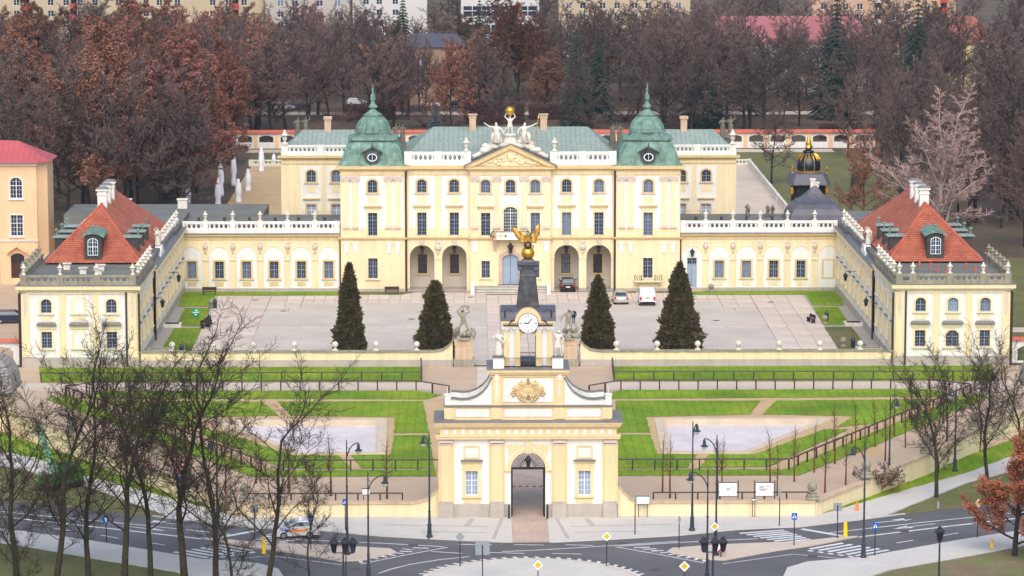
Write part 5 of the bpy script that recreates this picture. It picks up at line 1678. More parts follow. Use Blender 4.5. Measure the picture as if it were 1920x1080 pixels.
for k in range(12):
    a = 2 * PI * k / 12
    dx, dz = math.sin(a), math.cos(a)
    for o_ in ((0,) if k % 3 else (-0.05, 0.0, 0.05)):
        p = Vector((0.58 * dx + o_ * dz, 0.24, cz - 0.12 + 0.58 * dz - o_ * dx))
        q = Vector((0.72 * dx + o_ * dz, 0.24, cz - 0.12 + 0.72 * dz - o_ * dx))
        b.tube(p, q, 0.016, n=4)
for k in range(36):
    a0, a1 = 2 * PI * k / 36, 2 * PI * (k + 1) / 36
    for r in (0.5, 0.36):
        b.tube((r * math.sin(a0), 0.245, cz - 0.12 + r * math.cos(a0)), (r * math.sin(a1), 0.245, cz - 0.12 + r * math.cos(a1)), 0.008, n=3)
b.build('clock_numerals', 'lamp_iron', clk)
b = F.sub()
b.path([(0.0, 0.22, cz - 0.12), (-0.38, 0.22, cz - 0.1)], [0.045, 0.03], 4)
b.path([(0.0, 0.21, cz - 0.12), (0.3, 0.21, cz + 0.27)], [0.04, 0.02], 4)
b.build('clock_hands', 'black_iron', clk)
b = F.sub()
for k in range(15):
    x = -0.62 + 1.24 * k / 14
    b.tube((x, 0.6, 12.98), (x, 0.6, 14.1), 0.016, n=4)
for k in range(36):
    x = -2.0 + 4.0 * k / 35
    b.tube((x, 0.35, 12.98), (x, 0.35, 13.65), 0.012, n=4)
b.box(-2.0, 2.0, 0.34, 0.37, 13.65, 13.68)
b.box(-0.65, 0.65, 0.58, 0.62, 14.08, 14.12)
b.build('lantern_railing', 'black_iron', gate)
part_box(gate, 'lantern_floor_hatch', 'dark_metal_roof', F, -0.62, 0.62, 0.8, 3.5, 12.99, 13.3)
# obelisk
b = F.sub()
b.loft([csq(h, 0.06, z, 0, 2.2) for z, h in ((17.2, 1.12), (17.45, 1.06), (17.5, 0.98), (20.45, 0.66))])
ob = b.build('obelisk', 'copper_dark', gate)
b = F.sub()
b.loft([csq(h, 0.05, z, 0, 2.2) for z, h in ((20.4, 0.68), (20.46, 0.72), (20.52, 0.68), (20.95, 0.66), (21.3, 0.78), (21.38, 0.9), (21.52, 0.9), (21.6, 0.55), (21.8, 0.42))])
for sx in (-1, 1):
    for sy in (-1, 1):
        b.tube((sx * 0.68, 2.2 + sy * 0.86, 21.1), (sx * 0.68, 2.2 + sy * 0.5, 21.1), 0.2, n=10)
        b.tube((sx * 0.86, 2.2 + sy * 0.68, 21.1), (sx * 0.5, 2.2 + sy * 0.68, 21.1), 0.2, n=10)
b.build('obelisk_capital', 'dark_metal_roof', ob)
# pedestals for the gate statues
for s in (-1, 1):
    b = F.sub()
    b.box(s * 2.48 - 0.46, s * 2.48 + 0.46, 0.1, 0.9, 12.8, 13.72)
    b.build('statue_pedestal', 'white_plaster', gate)
    part_box(gate, 'pedestal_cap', 'lead', F, s * 2.48 - 0.53, s * 2.48 + 0.53, 0.03, 0.97, 13.722, 13.8)
statue('draped', (-2.56, -131.1, 13.8), 1.25, 'weathered stone statue in a long robe standing left of the gate clock', name='gate_statue')
statue('arm_up', (2.40, -131.1, 13.8), 1.25, 'pale stone statue with one arm raised standing right of the gate clock', name='gate_statue')
# griffin on its ball
gr = thing('griffin_statue', 'golden winged griffin with dark shield on a golden ball atop the gate spire', 'statue', (-0.08, -129.4, 21.8))
b = MB()
b.ball((0, 0, 0.5), 0.56, 20, 14)
b.build('ball', 'gold', gr, smooth=True)
v = [(0, 0, 1.15), (0, 0.02, 1.45), (0, 0.0, 1.72), (0, -0.06, 1.95), (0, -0.12, 2.12), (0, -0.3, 2.1), (-0.2, -0.05, 1.0), (-0.26, -0.1, 0.8), (0.2, -0.05, 1.0), (0.26, -0.1, 0.8), (-0.16, 0, 1.6), (-0.24, -0.3, 1.45), (0.16, 0, 1.6), (0.24, -0.3, 1.45), (0.15, 0.3, 1.0), (0.42, 0.3, 0.9), (0.5, 0.15, 1.15)]
ee = [(0, 1), (1, 2), (2, 3), (3, 4), (4, 5), (0, 6), (6, 7), (0, 8), (8, 9), (2, 10), (10, 11), (2, 12), (12, 13), (0, 14), (14, 15), (15, 16)]
rs = [0.2, 0.22, 0.2, 0.14, 0.13, 0.05, 0.12, 0.07, 0.12, 0.07, 0.1, 0.06, 0.1, 0.06, 0.08, 0.06, 0.05]
new_obj('body', skin_mesh('griffin_body', v, ee, rs, 'gold_leaf', 1), gr)
for s in (-1, 1):
    b = MB()
    for k in range(9):                         # feathers
        t = k / 8
        root = Vector((s * (0.18 + 0.28 * (1 - t)), 0.1, 1.45 + 0.5 * (1 - t)))
        ang = R(22 + 46 * (1 - t)) if s > 0 else R(14 + 30 * (1 - t))
        ln = 0.55 + 0.75 * (1 - abs(t - 0.15))
        tip = root + Vector((s * math.cos(ang) * ln, 0.06, math.sin(ang) * ln))
        mid_ = root.lerp(tip, 0.55) + Vector((0, -0.05, 0.05))
        b.path([root, mid_, tip], [0.08, 0.1, 0.03], 5)
    for k in range(6):
        t = k / 5
        root = Vector((s * 0.15, 0.05, 1.75 - 0.25 * t))
        ang = R(52 - 60 * t)
        b.path([root, root + Vector((s * math.cos(ang) * 0.6, -0.06, math.sin(ang) * 0.6))], [0.1, 0.06], 5)
    b.build('wing', 'gold_leaf', gr, smooth=True)
b = MB()
b.lathe([(-0.05, 0.3), (0.0, 0.34), (0.05, 0.3)], 0, 0, 16)
sh = b.mesh('shield', 'black_iron', True)
o = new_obj('shield', sh, gr, (0, -0.42, 1.25))
o.rotation_euler = (PI / 2, 0, 0)
b = MB()
b.path([(-0.12, -0.49, 1.35), (0.0, -0.5, 1.25), (0.12, -0.49, 1.35)], 0.03, 5)
b.path([(-0.12, -0.49, 1.12), (0.0, -0.5, 1.22), (0.12, -0.49, 1.12)], 0.03, 5)
b.build('shield_monogram', 'gold_leaf', gr)
# ================================================================ REAR GARDEN: arcaded wall, terraces, pavilions
aw = thing('garden_wall', 'long cream garden wall with arched openings and red tile coping behind the palace', 'wall', (10.0, 178.0, 0))
F = MB()
NB, BW = 30, 3.85
x0 = -NB * BW / 2
ops = [(x0 + BW * (k + 0.5), 1.1, 2.35, 2.55, 0.35) for k in range(NB)]
wall(F, x0, -x0, 0, 2.75, ops, 0.45, thick=0.5).build('wall', 'white_plaster', aw)
for k in range(NB + 1):
    part_box(aw, 'pier', 'orange_plaster', F, x0 + BW * k - 0.36, x0 + BW * k + 0.36, -0.15, 0.6, 0, 2.74)
b = F.sub()
b.prism([(0, 0)] * 0 or [(x0 - 0.4, 2.75), (-x0 + 0.4, 2.75), (-x0 + 0.4, 2.95), (x0 - 0.4, 2.95)], -0.45, 0.95)
b.add([(x0 - 0.4, -0.45, 2.95), (-x0 + 0.4, -0.45, 2.95), (-x0 + 0.4, 0.25, 3.35), (x0 - 0.4, 0.25, 3.35), (-x0 + 0.4, 0.95, 2.95), (x0 - 0.4, 0.95, 2.95)], [(0, 1, 2, 3), (3, 2, 4, 5)])
b.build('coping', 'red_coping', aw)
for s, side in ((-1, 'left'), (1, 'right')):
    sheet('terrace', sorted([(s * 29.7, 31.0), (s * 42.6, 31.0), (s * 42.6, 147.5), (s * 29.7, 147.5)], key=lambda p: math.atan2(p[1] - 90, p[0] - s * 36)), 0.012, 'path_sand' if s < 0 else 'gravel_grey')
    tb = thing('terrace_balustrade', 'pale stone balustrade edging the %s garden terrace' % side, 'balustrade', (s * 42.7, 88.0, 0))
    G = MB(rz=PI / 2)
    if s > 0:
        balustrade(tb, G, -57.0, 60.0, 0.0, 0.0, 1.15, [-57 + 13 * k for k in range(10)], 'stone_white', 0.7, 0.55)
    balustrade(tb, MB(oy=60.0), *((-13.0, 0.3) if s > 0 else (-0.3, 13.0)), 0.0, 0.0, 1.1, [0.0, -s * 6.5], 'stone_white', 0.7, 0.55)
# golden-topped garden pavilion
gp = thing('garden_pavilion', 'black oriental garden pavilion with ribbed dome and gilded trim behind the gallery', 'pavilion', (44.6, 70.0, 0))
b = MB()
b.loft([csq(2.35, 0.7, 0.0, 0, 0), csq(2.35, 0.7, 5.9, 0, 0)])
b.build('wall', 'dark_void', gp)
b = MB()
b.loft([csq(h, c, z, 0, 0) for z, h, c in ((5.75, 3.1, 0.6), (5.95, 3.05, 0.6), (6.5, 2.85, 0.6), (7.3, 2.55, 0.6), (7.5, 2.0, 0.6))])
b.build('roof', 'dark_metal_roof', gp)
b = MB()
b.lathe([(7.4, 1.78), (8.2, 1.88), (9.0, 1.8), (9.6, 1.5), (10.1, 1.0), (10.3, 0.7), (10.4, 0.85), (10.55, 0.8), (10.6, 0.5), (10.95, 0.45)], 0, 0, 20)
b.build('dome', 'paint_black', gp, smooth=True)
b = MB()
for k in range(8):
    a = 2 * PI * k / 8 + PI / 8
    b.path([(r * math.cos(a), r * math.sin(a), z) for z, r in ((7.5, 1.84), (8.3, 1.93), (9.0, 1.85), (9.6, 1.55), (10.1, 1.05))], 0.07, 5)
b.build('dome_ribs', 'lead', gp)
b = MB()
b.lathe([(7.35, 1.95), (7.42, 2.08), (7.6, 2.08), (7.68, 1.92)], 0, 0, 24)
for k in range(24):
    a = 2 * PI * k / 24
    b.ball((2.05 * math.cos(a), 2.05 * math.sin(a), 7.32), 0.13, 6, 4)
b.build('gilt_rim', 'gold', gp)
b = MB()
for k in range(16):
    a = 2 * PI * k / 16
    b.path([((r + 0.05) * math.cos(a), (r + 0.05) * math.sin(a), z) for z, r in ((10.15, 0.95), (9.75, 1.38), (9.35, 1.66), (9.1, 1.77))], [0.08, 0.11, 0.1, 0.03], 5)
b.build('gilt_leaves', 'gold', gp)
b = MB()
b.lathe([(10.9, 0.45), (11.05, 0.5), (11.15, 0.35), (11.5, 0.42), (11.9, 0.36), (12.3, 0.22), (12.55, 0.16), (12.75, 0.03)], 0, 0, 10)
b.path([(0.1, 0, 11.7), (0.4, 0, 11.3), (0.6, 0, 10.95)], [0.2, 0.14, 0.08], 6)
b.build('gilt_figure', 'gold', gp, smooth=True)
for sx in (-1, 1):
    b = MB()
    b.lathe([(7.4, 0.16), (7.6, 0.12), (7.9, 0.24), (8.15, 0.26), (8.25, 0.1), (8.5, 0.05)], sx * 2.5, -2.2, 8)
    b.lathe([(4.3, 0.1), (4.6, 0.3), (5.2, 0.26), (5.5, 0.1)], sx * 2.55, -2.3, 8)
    b.build('gilt_vase', 'gold', gp)
# dark mansard over the right gallery end
mp = thing('mansard_pavilion', 'dark metal bell-shaped pavilion roof at the right end of the gallery', 'pavilion', (38.6, 5.5, 0))
b = MB()
b.loft([csq(h, 0.2, z, 0, 0, hy) for z, h, hy in ((8.2, 3.75, 3.6), (8.5, 3.7, 3.55), (8.6, 3.6, 3.45), (9.3, 3.45, 3.3), (10.0, 3.05, 2.9), (10.5, 2.6, 2.4), (10.65, 2.25, 2.1))])
b.build('lower_roof', 'dark_metal_roof', mp)
b = MB()
b.loft([csq(h, 0.1, z, 0, 0, hy) for z, h, hy in ((10.6, 2.35, 2.2), (10.8, 2.35, 2.2), (10.9, 2.0, 1.85), (11.3, 1.45, 1.3), (11.8, 0.95, 0.85), (12.4, 0.5, 0.45), (12.7, 0.3, 0.3))])
b.build('upper_roof', 'dark_metal_roof', mp)
b = MB()
b.box(-0.55, 0.0, -0.3, 0.3, 12.0, 13.4)
b.box(-0.65, 0.1, -0.4, 0.4, 13.4, 13.6)
b.box(0.05, 0.5, -0.3, 0.3, 12.0, 13.0)
b.box(-0.02, 0.6, -0.4, 0.4, 13.0, 13.15)
b.build('chimney', 'stone_white', mp)
part_box(mp, 'wall', 'yellow', MB(), -3.4, 3.4, -3.3, 3.3, 0.0, 8.25)
b = MB()
for k in range(7):
    b.ball((-2.7 + 0.9 * k, -3.48, 8.85), 0.07, 6, 4)
b.build('roof_knobs', 'copper', mp)
# corner pavilions with shingled bell roofs
for s, side in ((-1, 'left'), (1, 'right')):
    cp = thing('corner_pavilion', 'small yellow corner pavilion with grey shingled bell roof at the %s edge of the forecourt' % side, 'pavilion', (s * 52.8, -88.0, 0))
    b = MB()
    b.loft([csq(3.0, 0.3, z, 0, 0) for z in (0, 3.3)])
    b.build('wall', 'yellow', cp)
    b = MB()
    b.loft([csq(h, 0.3, z, 0, 0) for z, h in ((3.3, 3.35), (3.5, 3.6), (3.65, 3.55))])
    b.build('eave', 'dark_metal_roof', cp)
    b = MB()
    prev = None
    n = 16
    for k in range(n):                         # shingle courses
        t0, t1 = k / n, (k + 1) / n
        f = lambda t: 3.5 * math.cos(t * PI / 2 * 0.92) ** 0.7
        z = lambda t: 3.65 + 3.3 * math.sin(t * PI / 2)
        b.loft([csq(f(t0) + 0.04, 0.5, z(t0), 0, 0), csq(f(t1), 0.5, z(t1), 0, 0)], cap=False)
    b.loft([csq(f(1), 0.3, z(1), 0, 0), csq(0.2, 0.1, z(1) + 0.6, 0, 0)])
    b.build('roof', 'shingle', cp)
    rw = thing('court_wall', 'white wall with arched gap and red tile coping beside the %s wing' % side, 'wall', (s * 57.5, -54.0, 0))
    F = MB()
    wall(F, -4.5, 4.5, 0, 2.5, [(0.0 - s * 1.6, 0.2, 2.0, 2.8, 0.5)], 0.4, thick=0.4).build('wall', 'white_plaster', rw)
    part_box(rw, 'pier', 'orange_plaster', F, *sorted((-s * 4.5, -s * 3.7)), -0.15, 0.6, 0, 2.7)
    b = F.sub()
    b.add([(-4.6, -0.3, 2.5), (4.6, -0.3, 2.5), (4.6, 0.2, 2.85), (-4.6, 0.2, 2.85), (4.6, 0.7, 2.5), (-4.6, 0.7, 2.5)], [(0, 1, 2, 3), (3, 2, 4, 5), (0, 5, 4, 1)])
    a0, a1 = sorted((-s * 4.6, -s * 3.6))
    b.frustum((a0, a1, -0.3, 0.75), 2.7, (a0 + 0.4, a1 - 0.4, 0.1, 0.35), 3.3)
    b.build('coping', 'red_coping', rw)

# ================================================================ BUILDINGS AROUND
def block(name, label, m, x0, x1, y, z1, cols, rows, w=1.5, h=1.5, frame='window_white', depth=12, rise=0.0, roof=None, cat='building', roof_h=4.0, hip=3.0, stair=None, balc=None, glass='glass'):
    t = thing(name, label, cat, ((x0 + x1) / 2, y, 0))
    F = MB()
    c = (x0 + x1) / 2
    ops = [(u - c, v, v + h, w, rise) for u in cols for v in rows if v + h < z1 - 0.2]
    wall(F, x0 - c, x1 - c, 0, z1, ops, 0.2).build('wall', m, t)
    b = F.sub()
    b.box(x0 - c + 0.02, x1 - c - 0.02, 0.15, depth, 0, z1 - 0.02)
    b.build('building_body', m, t)
    for o in ops:
        window(t, F, *o, 2, 2, depth=0.1, frame=frame, sur=0, glass=glass)
    if roof:
        b = F.sub()
        a0, a1 = x0 - c - 0.5, x1 - c + 0.5
        b.add([(a0, -0.5, z1), (a1, -0.5, z1), (a1, depth + 0.5, z1), (a0, depth + 0.5, z1), (a0 + hip, depth / 2, z1 + roof_h), (a1 - hip, depth / 2, z1 + roof_h)],
              [(0, 1, 5, 4), (1, 2, 5), (2, 3, 4, 5), (3, 0, 4), (3, 2, 1, 0)])
        b.build('roof', roof, t)
    for u, bm in (balc or []):
        for v in rows:
            o = part_box(t, 'balcony', bm, F, u - c - 0.8, u - c + 0.8, -1.0, 0, v - 1.1, v + 0.4)
            part_box(o, 'balcony_opening', 'dark_void', F, u - c - 0.75, u - c + 0.75, -0.02, 0.0, v + 0.45, v + 1.5)
    return t
ST = [1.0, 3.8, 6.6, 9.4, 12.2, 15.0, 17.8]
block('apartment_block', 'cream apartment block with red balcony stacks above the trees at upper left', 'block_cream', -150, -58, 420, 19.5, [-121, -112.3, -108.4, -104.8, -101, -95, -88, -84.6, -80, -71, -67, -63], ST, balc=[(-118.5, 'balcony_red'), (-106.2 - 0.2, 'balcony_red'), (-91.3, 'balcony_red'), (-65.2, 'balcony_red')])
block('apartment_block', 'grey apartment block with white stairwell windows rising behind the trees', 'block_grey', -57.5, -36, 416, 19.5, [-53.5, -49.8, -43.5, -39.0], ST, w=1.6)
block('apartment_block', 'cream gable end of an apartment block beside the white office slab', 'block_white', -35.5, -16.4, 424, 21.0, [-32, -28.6, -24.5], ST)
ofc = thing('office_block', 'white office building with bands of glass behind a tall spruce', 'building', (2.0, 380, 0))
b = MB()
b.box(-9.5, 9.5, 0.2, 12, 0, 20)
b.build('wall', 'block_white', ofc)
for z in (3.0, 7.4, 11.9, 16.2):
    o = part_box(ofc, 'glass_band', 'glass', MB(), -9.0, 9.0, 0.08, 0.2, z, z + 2.3)
    b = MB()
    for k in range(9):
        b.box(-9.0 + 2.25 * k - 0.08, -9.0 + 2.25 * k + 0.08, 0.0, 0.08, z, z + 2.3)
    b.box(-9.0, 9.0, 0.0, 0.08, z + 1.1, z + 1.25)
    b.build('mullions', 'window_white', o)
block('apartment_block', 'pale yellow apartment block above the trees right of the office slab', 'block_cream', 17, 50, 405, 18.5, [19.5, 23, 28, 31.6, 36, 39.5, 44, 47], ST)
block('apartment_block', 'peach apartment block with pale balconies above the spruces at upper right', 'block_orange', 80, 116, 400, 19.5, [83, 88.5, 92, 101, 104, 109], ST, balc=[(96.5, 'block_white'), (113, 'balcony_red')])
block('town_house', 'white three-storey house with faded pink hip roof behind bare trees', 'block_white', 45.5, 83.5, 300, 10.6, [48.5, 50.8, 53.5, 55.8, 58.5, 63.0, 66.5, 69.5, 72.5, 77, 80], [1.0, 4.6, 7.9], w=1.2, h=1.7, roof='pink_roof', roof_h=5.6, hip=5.0)
block('town_house', 'yellow house with red hip roof standing behind the pale birch', 'block_yellow', 96, 112, 305, 10.2, [99, 103, 107], [1.0, 4.2, 7.4], w=1.5, h=1.7, roof='house_roof', roof_h=5.6, hip=6.0)
block('town_house', 'brown rendered house with white windows seen between trees left of the dome', 'block_brown', -18.5, -6.5, 268, 12.0, [-15.6, -9.6], [1.8, 4.6, 7.8], w=1.5, h=1.9, roof='dark_metal_roof', roof_h=2.5, hip=2.0)
ob_ = thing('tenement_house', 'orange plastered corner building with pink metal roof at the left edge', 'building', (-66.9, 7.0, 0))
F = MB()
ops = [(4.3, 11.0, 13.7, 1.55, 0.5), (4.3, 6.2, 8.9, 1.55, 0), (4.3, 0.8, 4.0, 1.7, 0.4), (0.2, 11.0, 13.7, 1.55, 0.5), (0.2, 6.2, 8.9, 1.55, 0)]
wall(F, -9.0, 6.9, 0, 15.6, ops, 0.25).build('wall', 'orange_plaster', ob_)
b = F.sub()
b.slab([(-9, 0.4), (6.88, 0.4), (8.1, 1.5), (8.1, 7), (-9, 7)], 0, 15.55)
b.build('building_body', 'orange_plaster', ob_)
for o in ops:
    if o[1] < 1:
        dd = part_box(ob_, 'door', 'dark_wood', F, o[0] - 0.85, o[0] + 0.85, 0.15, 0.25, 0.0, 2.7)
        window(ob_, F, o[0], 2.75, 4.0, 1.7, 0.3, 4, 2, frame='down_pipe', sur=0, name='fanlight')
    else:
        window(ob_, F, *o, 4, 5, frame='window_white', sur=0.1, sur_mat='window_white')
b = F.sub()
b.prism([(3.0, 4.0), (4.3, 4.9), (5.6, 4.0), (5.6, 4.2), (4.3, 5.15), (3.0, 4.2)], -0.7, 0.0)
b.build('door_canopy', 'orange_plaster', ob_)
b = F.sub()
b.box(-9.1, 7.0, -0.12, 0, 5.5, 5.75)
b.box(-9.2, 7.1, -0.3, 0, 15.2, 15.6)
b.build('string_course', 'block_white', ob_)
b = F.sub()
b.add([(-9.5, -0.8, 15.62), (7.1, -0.8, 15.62), (8.6, 1.0, 15.62), (8.6, 8, 15.62), (-9.5, 8, 15.62), (-9.5, 4, 18.4), (4.2, 3.8, 18.0)], [(0, 1, 6, 5), (1, 2, 6), (2, 3, 6), (3, 4, 5, 6)])
b.build('roof', 'tin_roof', ob_)
b = F.sub()
b.tube((1.9, -0.1, 0), (1.9, -0.1, 15.2), 0.1)
b.build('down_pipe', 'red_coping', ob_)
# flat-roofed annexe behind the left wing
an = thing('annexe', 'low annexe with grey felt roof behind the left red-roofed wing', 'building', (-47.0, 11.0, 0))
part_box(an, 'wall', 'yellow', MB(), -9.5, 6.5, -0.5, 9.0, 0, 7.2)
part_box(an, 'roof', 'felt_roof', MB(), -10.0, 15.5, -1.2, 10.0, 7.2, 8.6)
for x in (-2.7, 4.6):
    b = MB()
    b.box(x - 0.6, x + 0.6, 5, 6, 8.6, 9.7)
    b.box(x - 0.72, x + 0.72, 4.9, 6.1, 9.7, 9.85)
    b.build('chimney', 'stone_white', an)
# ================================================================ WALLS, FENCES
def coped_wall(name, label, pts, h, m, cap, th=0.5, base=None, cat='wall', panels=0):
    t = thing(name, label, cat, (pts[0][0], pts[0][1], 0))
    for k in range(len(pts) - 1):
        p, q = Vector(pts[k]), Vector(pts[k + 1])
        h0, h1 = (h[k], h[k + 1]) if hasattr(h, '__len__') else (h, h)
        d = q - p
        L = d.length
        b = MB(ox=p.x - pts[0][0], oy=p.y - pts[0][1], rz=math.atan2(d.y, d.x))
        b.prism([(0, 0), (L, 0), (L, h1), (0, h0)], -th / 2, th / 2)
        b.build('wall_section', m, t)
        b2 = b.sub()
        b2.prism([(-0.02, h0), (L + 0.02, h1), (L + 0.02, h1 + 0.16), (-0.02, h0 + 0.16)], -th / 2 - 0.14, th / 2 + 0.14)
        b2.build('coping', cap, t)
        if base:
            for sd in (-1,):
                b3 = b.sub()
                b3.box(0.0, L, -th / 2 - 0.06, -th / 2, 0, base)
                b3.box(0.0, L, th / 2, th / 2 + 0.06, 0, base)
                b3.build('base_course', 'plinth', t)
        if panels and L > 3:
            n = max(1, round(L / panels))
            for i in range(n + 1):
                x = L * i / n
                b3 = b.sub()
                b3.box(x - 0.3, x + 0.3, -th / 2 - 0.05, th / 2 + 0.05, base or 0, h0 - 0.002)
                b3.build('pier', m, t)
    return t
for s, side in ((-1, 'left'), (1, 'right')):
    T = (lambda p: p) if s > 0 else (lambda p: [(-x, y) for x, y in p])
    coped_wall('court_screen_wall', 'low yellow wall with grey coping closing the %s half of the courtyard' % side, T([(6.9, -55.2), (7.3, -55.2), (7.9, -55.2), (8.8, -55.2), (40.9, -55.2)]), [2.7, 2.2, 1.75, 1.55, 1.55], 'yellow', 'stone_grey', 0.55, 0.72, panels=4.4)
    coped_wall('boundary_wall', 'cream boundary wall bending back from the gate on the %s side' % side, T([(7.5, -131.0), (7.9, -131.0), (8.6, -131.0), (9.6, -131.0), (24.2, -131.0), (29.3, -124.0), (29.6, -123.6), (36.0, -114.2), (42.0, -103.6), (50.0, -90.5)]), [3.0, 2.2, 1.5, 1.22, 1.22, 1.45, 1.7, 1.9, 2.0, 2.0], 'yellow', 'stone_pink', 0.5)
def fence(label, pts, step=2.05, h=1.0, name='timber_fence'):
    t = thing(name, label, 'fence', (pts[0][0], pts[0][1], 0))
    ox, oy = pts[0]
    for k in range(len(pts) - 1):
        p, q = Vector(pts[k]), Vector(pts[k + 1])
        d = q - p
        L = d.length
        n = max(1, round(L / step))
        a = math.atan2(d.y, d.x)
        b = MB(ox=p.x - ox, oy=p.y - oy, rz=a)
        b.box(-0.05, L + 0.05, -0.08, 0.08, h, h + 0.1)
        b.build('rail', 'rail_wood', t)
        global post_me
        for i in range(n + (1 if k == len(pts) - 2 else 0)):
            c = p + d * (i / n)
            new_obj('post', POST, t, (c.x - ox, c.y - oy, 0), a)
    return t
b = MB()
b.box(-0.065, 0.065, -0.065, 0.065, 0, 1.0)
POST = b.mesh('post', 'dark_wood')
for s, side in ((-1, 'left'), (1, 'right')):
    T = (lambda p: p) if s > 0 else (lambda p: [(-x, y) for x, y in p])
    fence('dark timber rail fence along the %s strip lawn before the courtyard wall' % side, T([(10.3, -56.5), (10.1, -65.2), (50.0, -65.2)]), 2.05)
    fence('dark timber rail fence on the far edge of the %s pool garden' % side, T([(7.2, -73.4), (10.6, -70.3), (42.6, -70.0), (46.4, -73.0)]), 2.05)
    fence('dark timber rail fence on the street side of the %s pool garden' % side, T([(7.7, -111.7), (23.9, -111.8), (46.4, -73.4)]), 2.0)
    fence('short dark timber rail fence behind the %s boundary wall' % side, T([(10.8, -126.2), (24.2, -126.2)]), 2.0)

# ================================================================ VASES, BALLS, STATUES
b = MB()
b.box(-0.27, 0.27, -0.27, 0.27, 0, 0.1)
b.lathe([(0.1, 0.26), (0.2, 0.24), (0.3, 0.1), (0.42, 0.14), (0.6, 0.26), (0.78, 0.22), (0.86, 0.2), (0.9, 0.4), (1.02, 0.42), (1.08, 0.24), (1.2, 0.2), (1.34, 0.1), (1.42, 0.12), (1.52, 0.03)], 0, 0, 9)
VASE = b.mesh('vase', 'stone_white', True)
VASE_D = VASE.copy()
VASE_D.materials[0] = MAT['stone_grey']
def vase(x, y, z, label, group, sc=1.0, me=None):
    o = new_obj('stone_vase', me or VASE, None, (x, y, z), random.uniform(0, 0.4), sc)
    return tag(o, label, 'vase', group)
NTH = ('first', 'second', 'third', 'fourth', 'fifth', 'sixth', 'seventh', 'eighth')
for s, side in ((-1, 'left'), (1, 'right')):
    cx = s * 47.1
    xs_ = [-5.85, -1.95, 1.95, 5.85] if s < 0 else [-5.85, -4.4, -0.4, 3.2, 5.85]
    for k, x in enumerate(xs_):
        vase(cx + x, -55.7, 10.08, 'white stone urn, %s from the left on the street-side parapet of the %s wing' % (NTH[k], side), 'urns on the %s front parapet' % side, 0.82)
    for k in range(6):
        for sd in (-s, s):
            vase(cx + sd * 6.2, -55.7 + 1.9 + 2.6 * k, 10.08, '%s stone urn from the street on the %s parapet of the %s wing' % (NTH[k], 'court-side' if sd == -s else 'outer', side), 'urns on the %s wing side parapet (%s)' % (side, 'court' if sd == -s else 'outer'), 0.82, VASE if sd == -s else VASE_D)
    for k in range(7):
        vase(cx - s * 5.6, -55.7 + 35.5 + 3.0 * k, 9.42, 'white urn in the far row above the %s court wall, %s from the palace' % (side, NTH[6 - k]), 'urns on the %s rear parapet' % side, 0.82)
    for k in range(5):
        vase(s * 31.3 - 8.55 + 1.71 + 3.42 * k, 0.5, 8.9, 'white urn on the roof balustrade of the %s gallery, %s from the left' % (side, NTH[k]), 'urns on the %s gallery' % side, 0.85)
    vase(s * 5.5, 0.15, 17.65, 'white stone urn on the balustrade %s of the pediment' % side, 'urns beside the pediment', 1.15)
    vase(s * 29.1, 17.1, 16.8, 'white stone urn at the corner of the %s rear wing roof' % side, 'urns on the rear wings', 1.3)
b = MB()
b.box(-0.32, 0.32, -0.32, 0.32, 0, 0.14)
b.lathe([(0.14, 0.22), (0.26, 0.12), (0.36, 0.16)], 0, 0, 10)
b.ball((0, 0, 0.7), 0.36, 12, 8)
BALL = b.mesh('ball_finial', 'stone_white', True)
BALLD = BALL.copy()
BALLD.materials[0] = MAT['stone_grey']
for s, side in ((-1, 'left'), (1, 'right')):
    for k in range(7):
        o = new_obj('ball_finial', BALL, None, (s * (10.8 + 4.4 * k), -55.2, 1.71), 0, 0.95)
        tag(o, 'round stone ball on the %s low courtyard wall, %s from the entrance' % (side, NTH[k]), 'finial', 'ball finials on the %s courtyard wall' % side)
    for k, (x, y, z) in enumerate(((24.0, -130.8, 1.38), (29.45, -123.8, 1.86), (36.0, -114.2, 2.06), (42.0, -103.6, 2.16))):
        b = MB()
        b.box(-0.5, 0.5, -0.5, 0.5, -0.05, 0.28)
        b.box(-0.42, 0.42, -0.42, 0.42, 0.28, 0.5)
        b.lathe([(0.5, 0.25), (0.62, 0.14), (0.72, 0.2)], 0, 0, 10)
        b.ball((0, 0, 1.1), 0.42, 12, 8)
        o = b.build('ball_finial', 'stone_grey', None, True, (s * x, y, z))
        tag(o, 'weathered stone ball on the %s boundary wall, %s from the gate' % (side, NTH[k]), 'finial', 'balls on the %s boundary wall' % side)
statue('fighter', (-5.7, -55.2, 0), 1.7, 'grey stone hero swinging a club on a tall pedestal left of the courtyard entrance', base=(0.95, 0.85, 3.0), base_mat='stone_pink', name='hero_statue')
statue('wrestler', (5.6, -55.2, 0), 1.65, 'grey stone hero wrestling a beast on a tall pedestal right of the courtyard entrance', base=(0.95, 0.85, 3.0), base_mat='stone_pink', name='hero_statue')
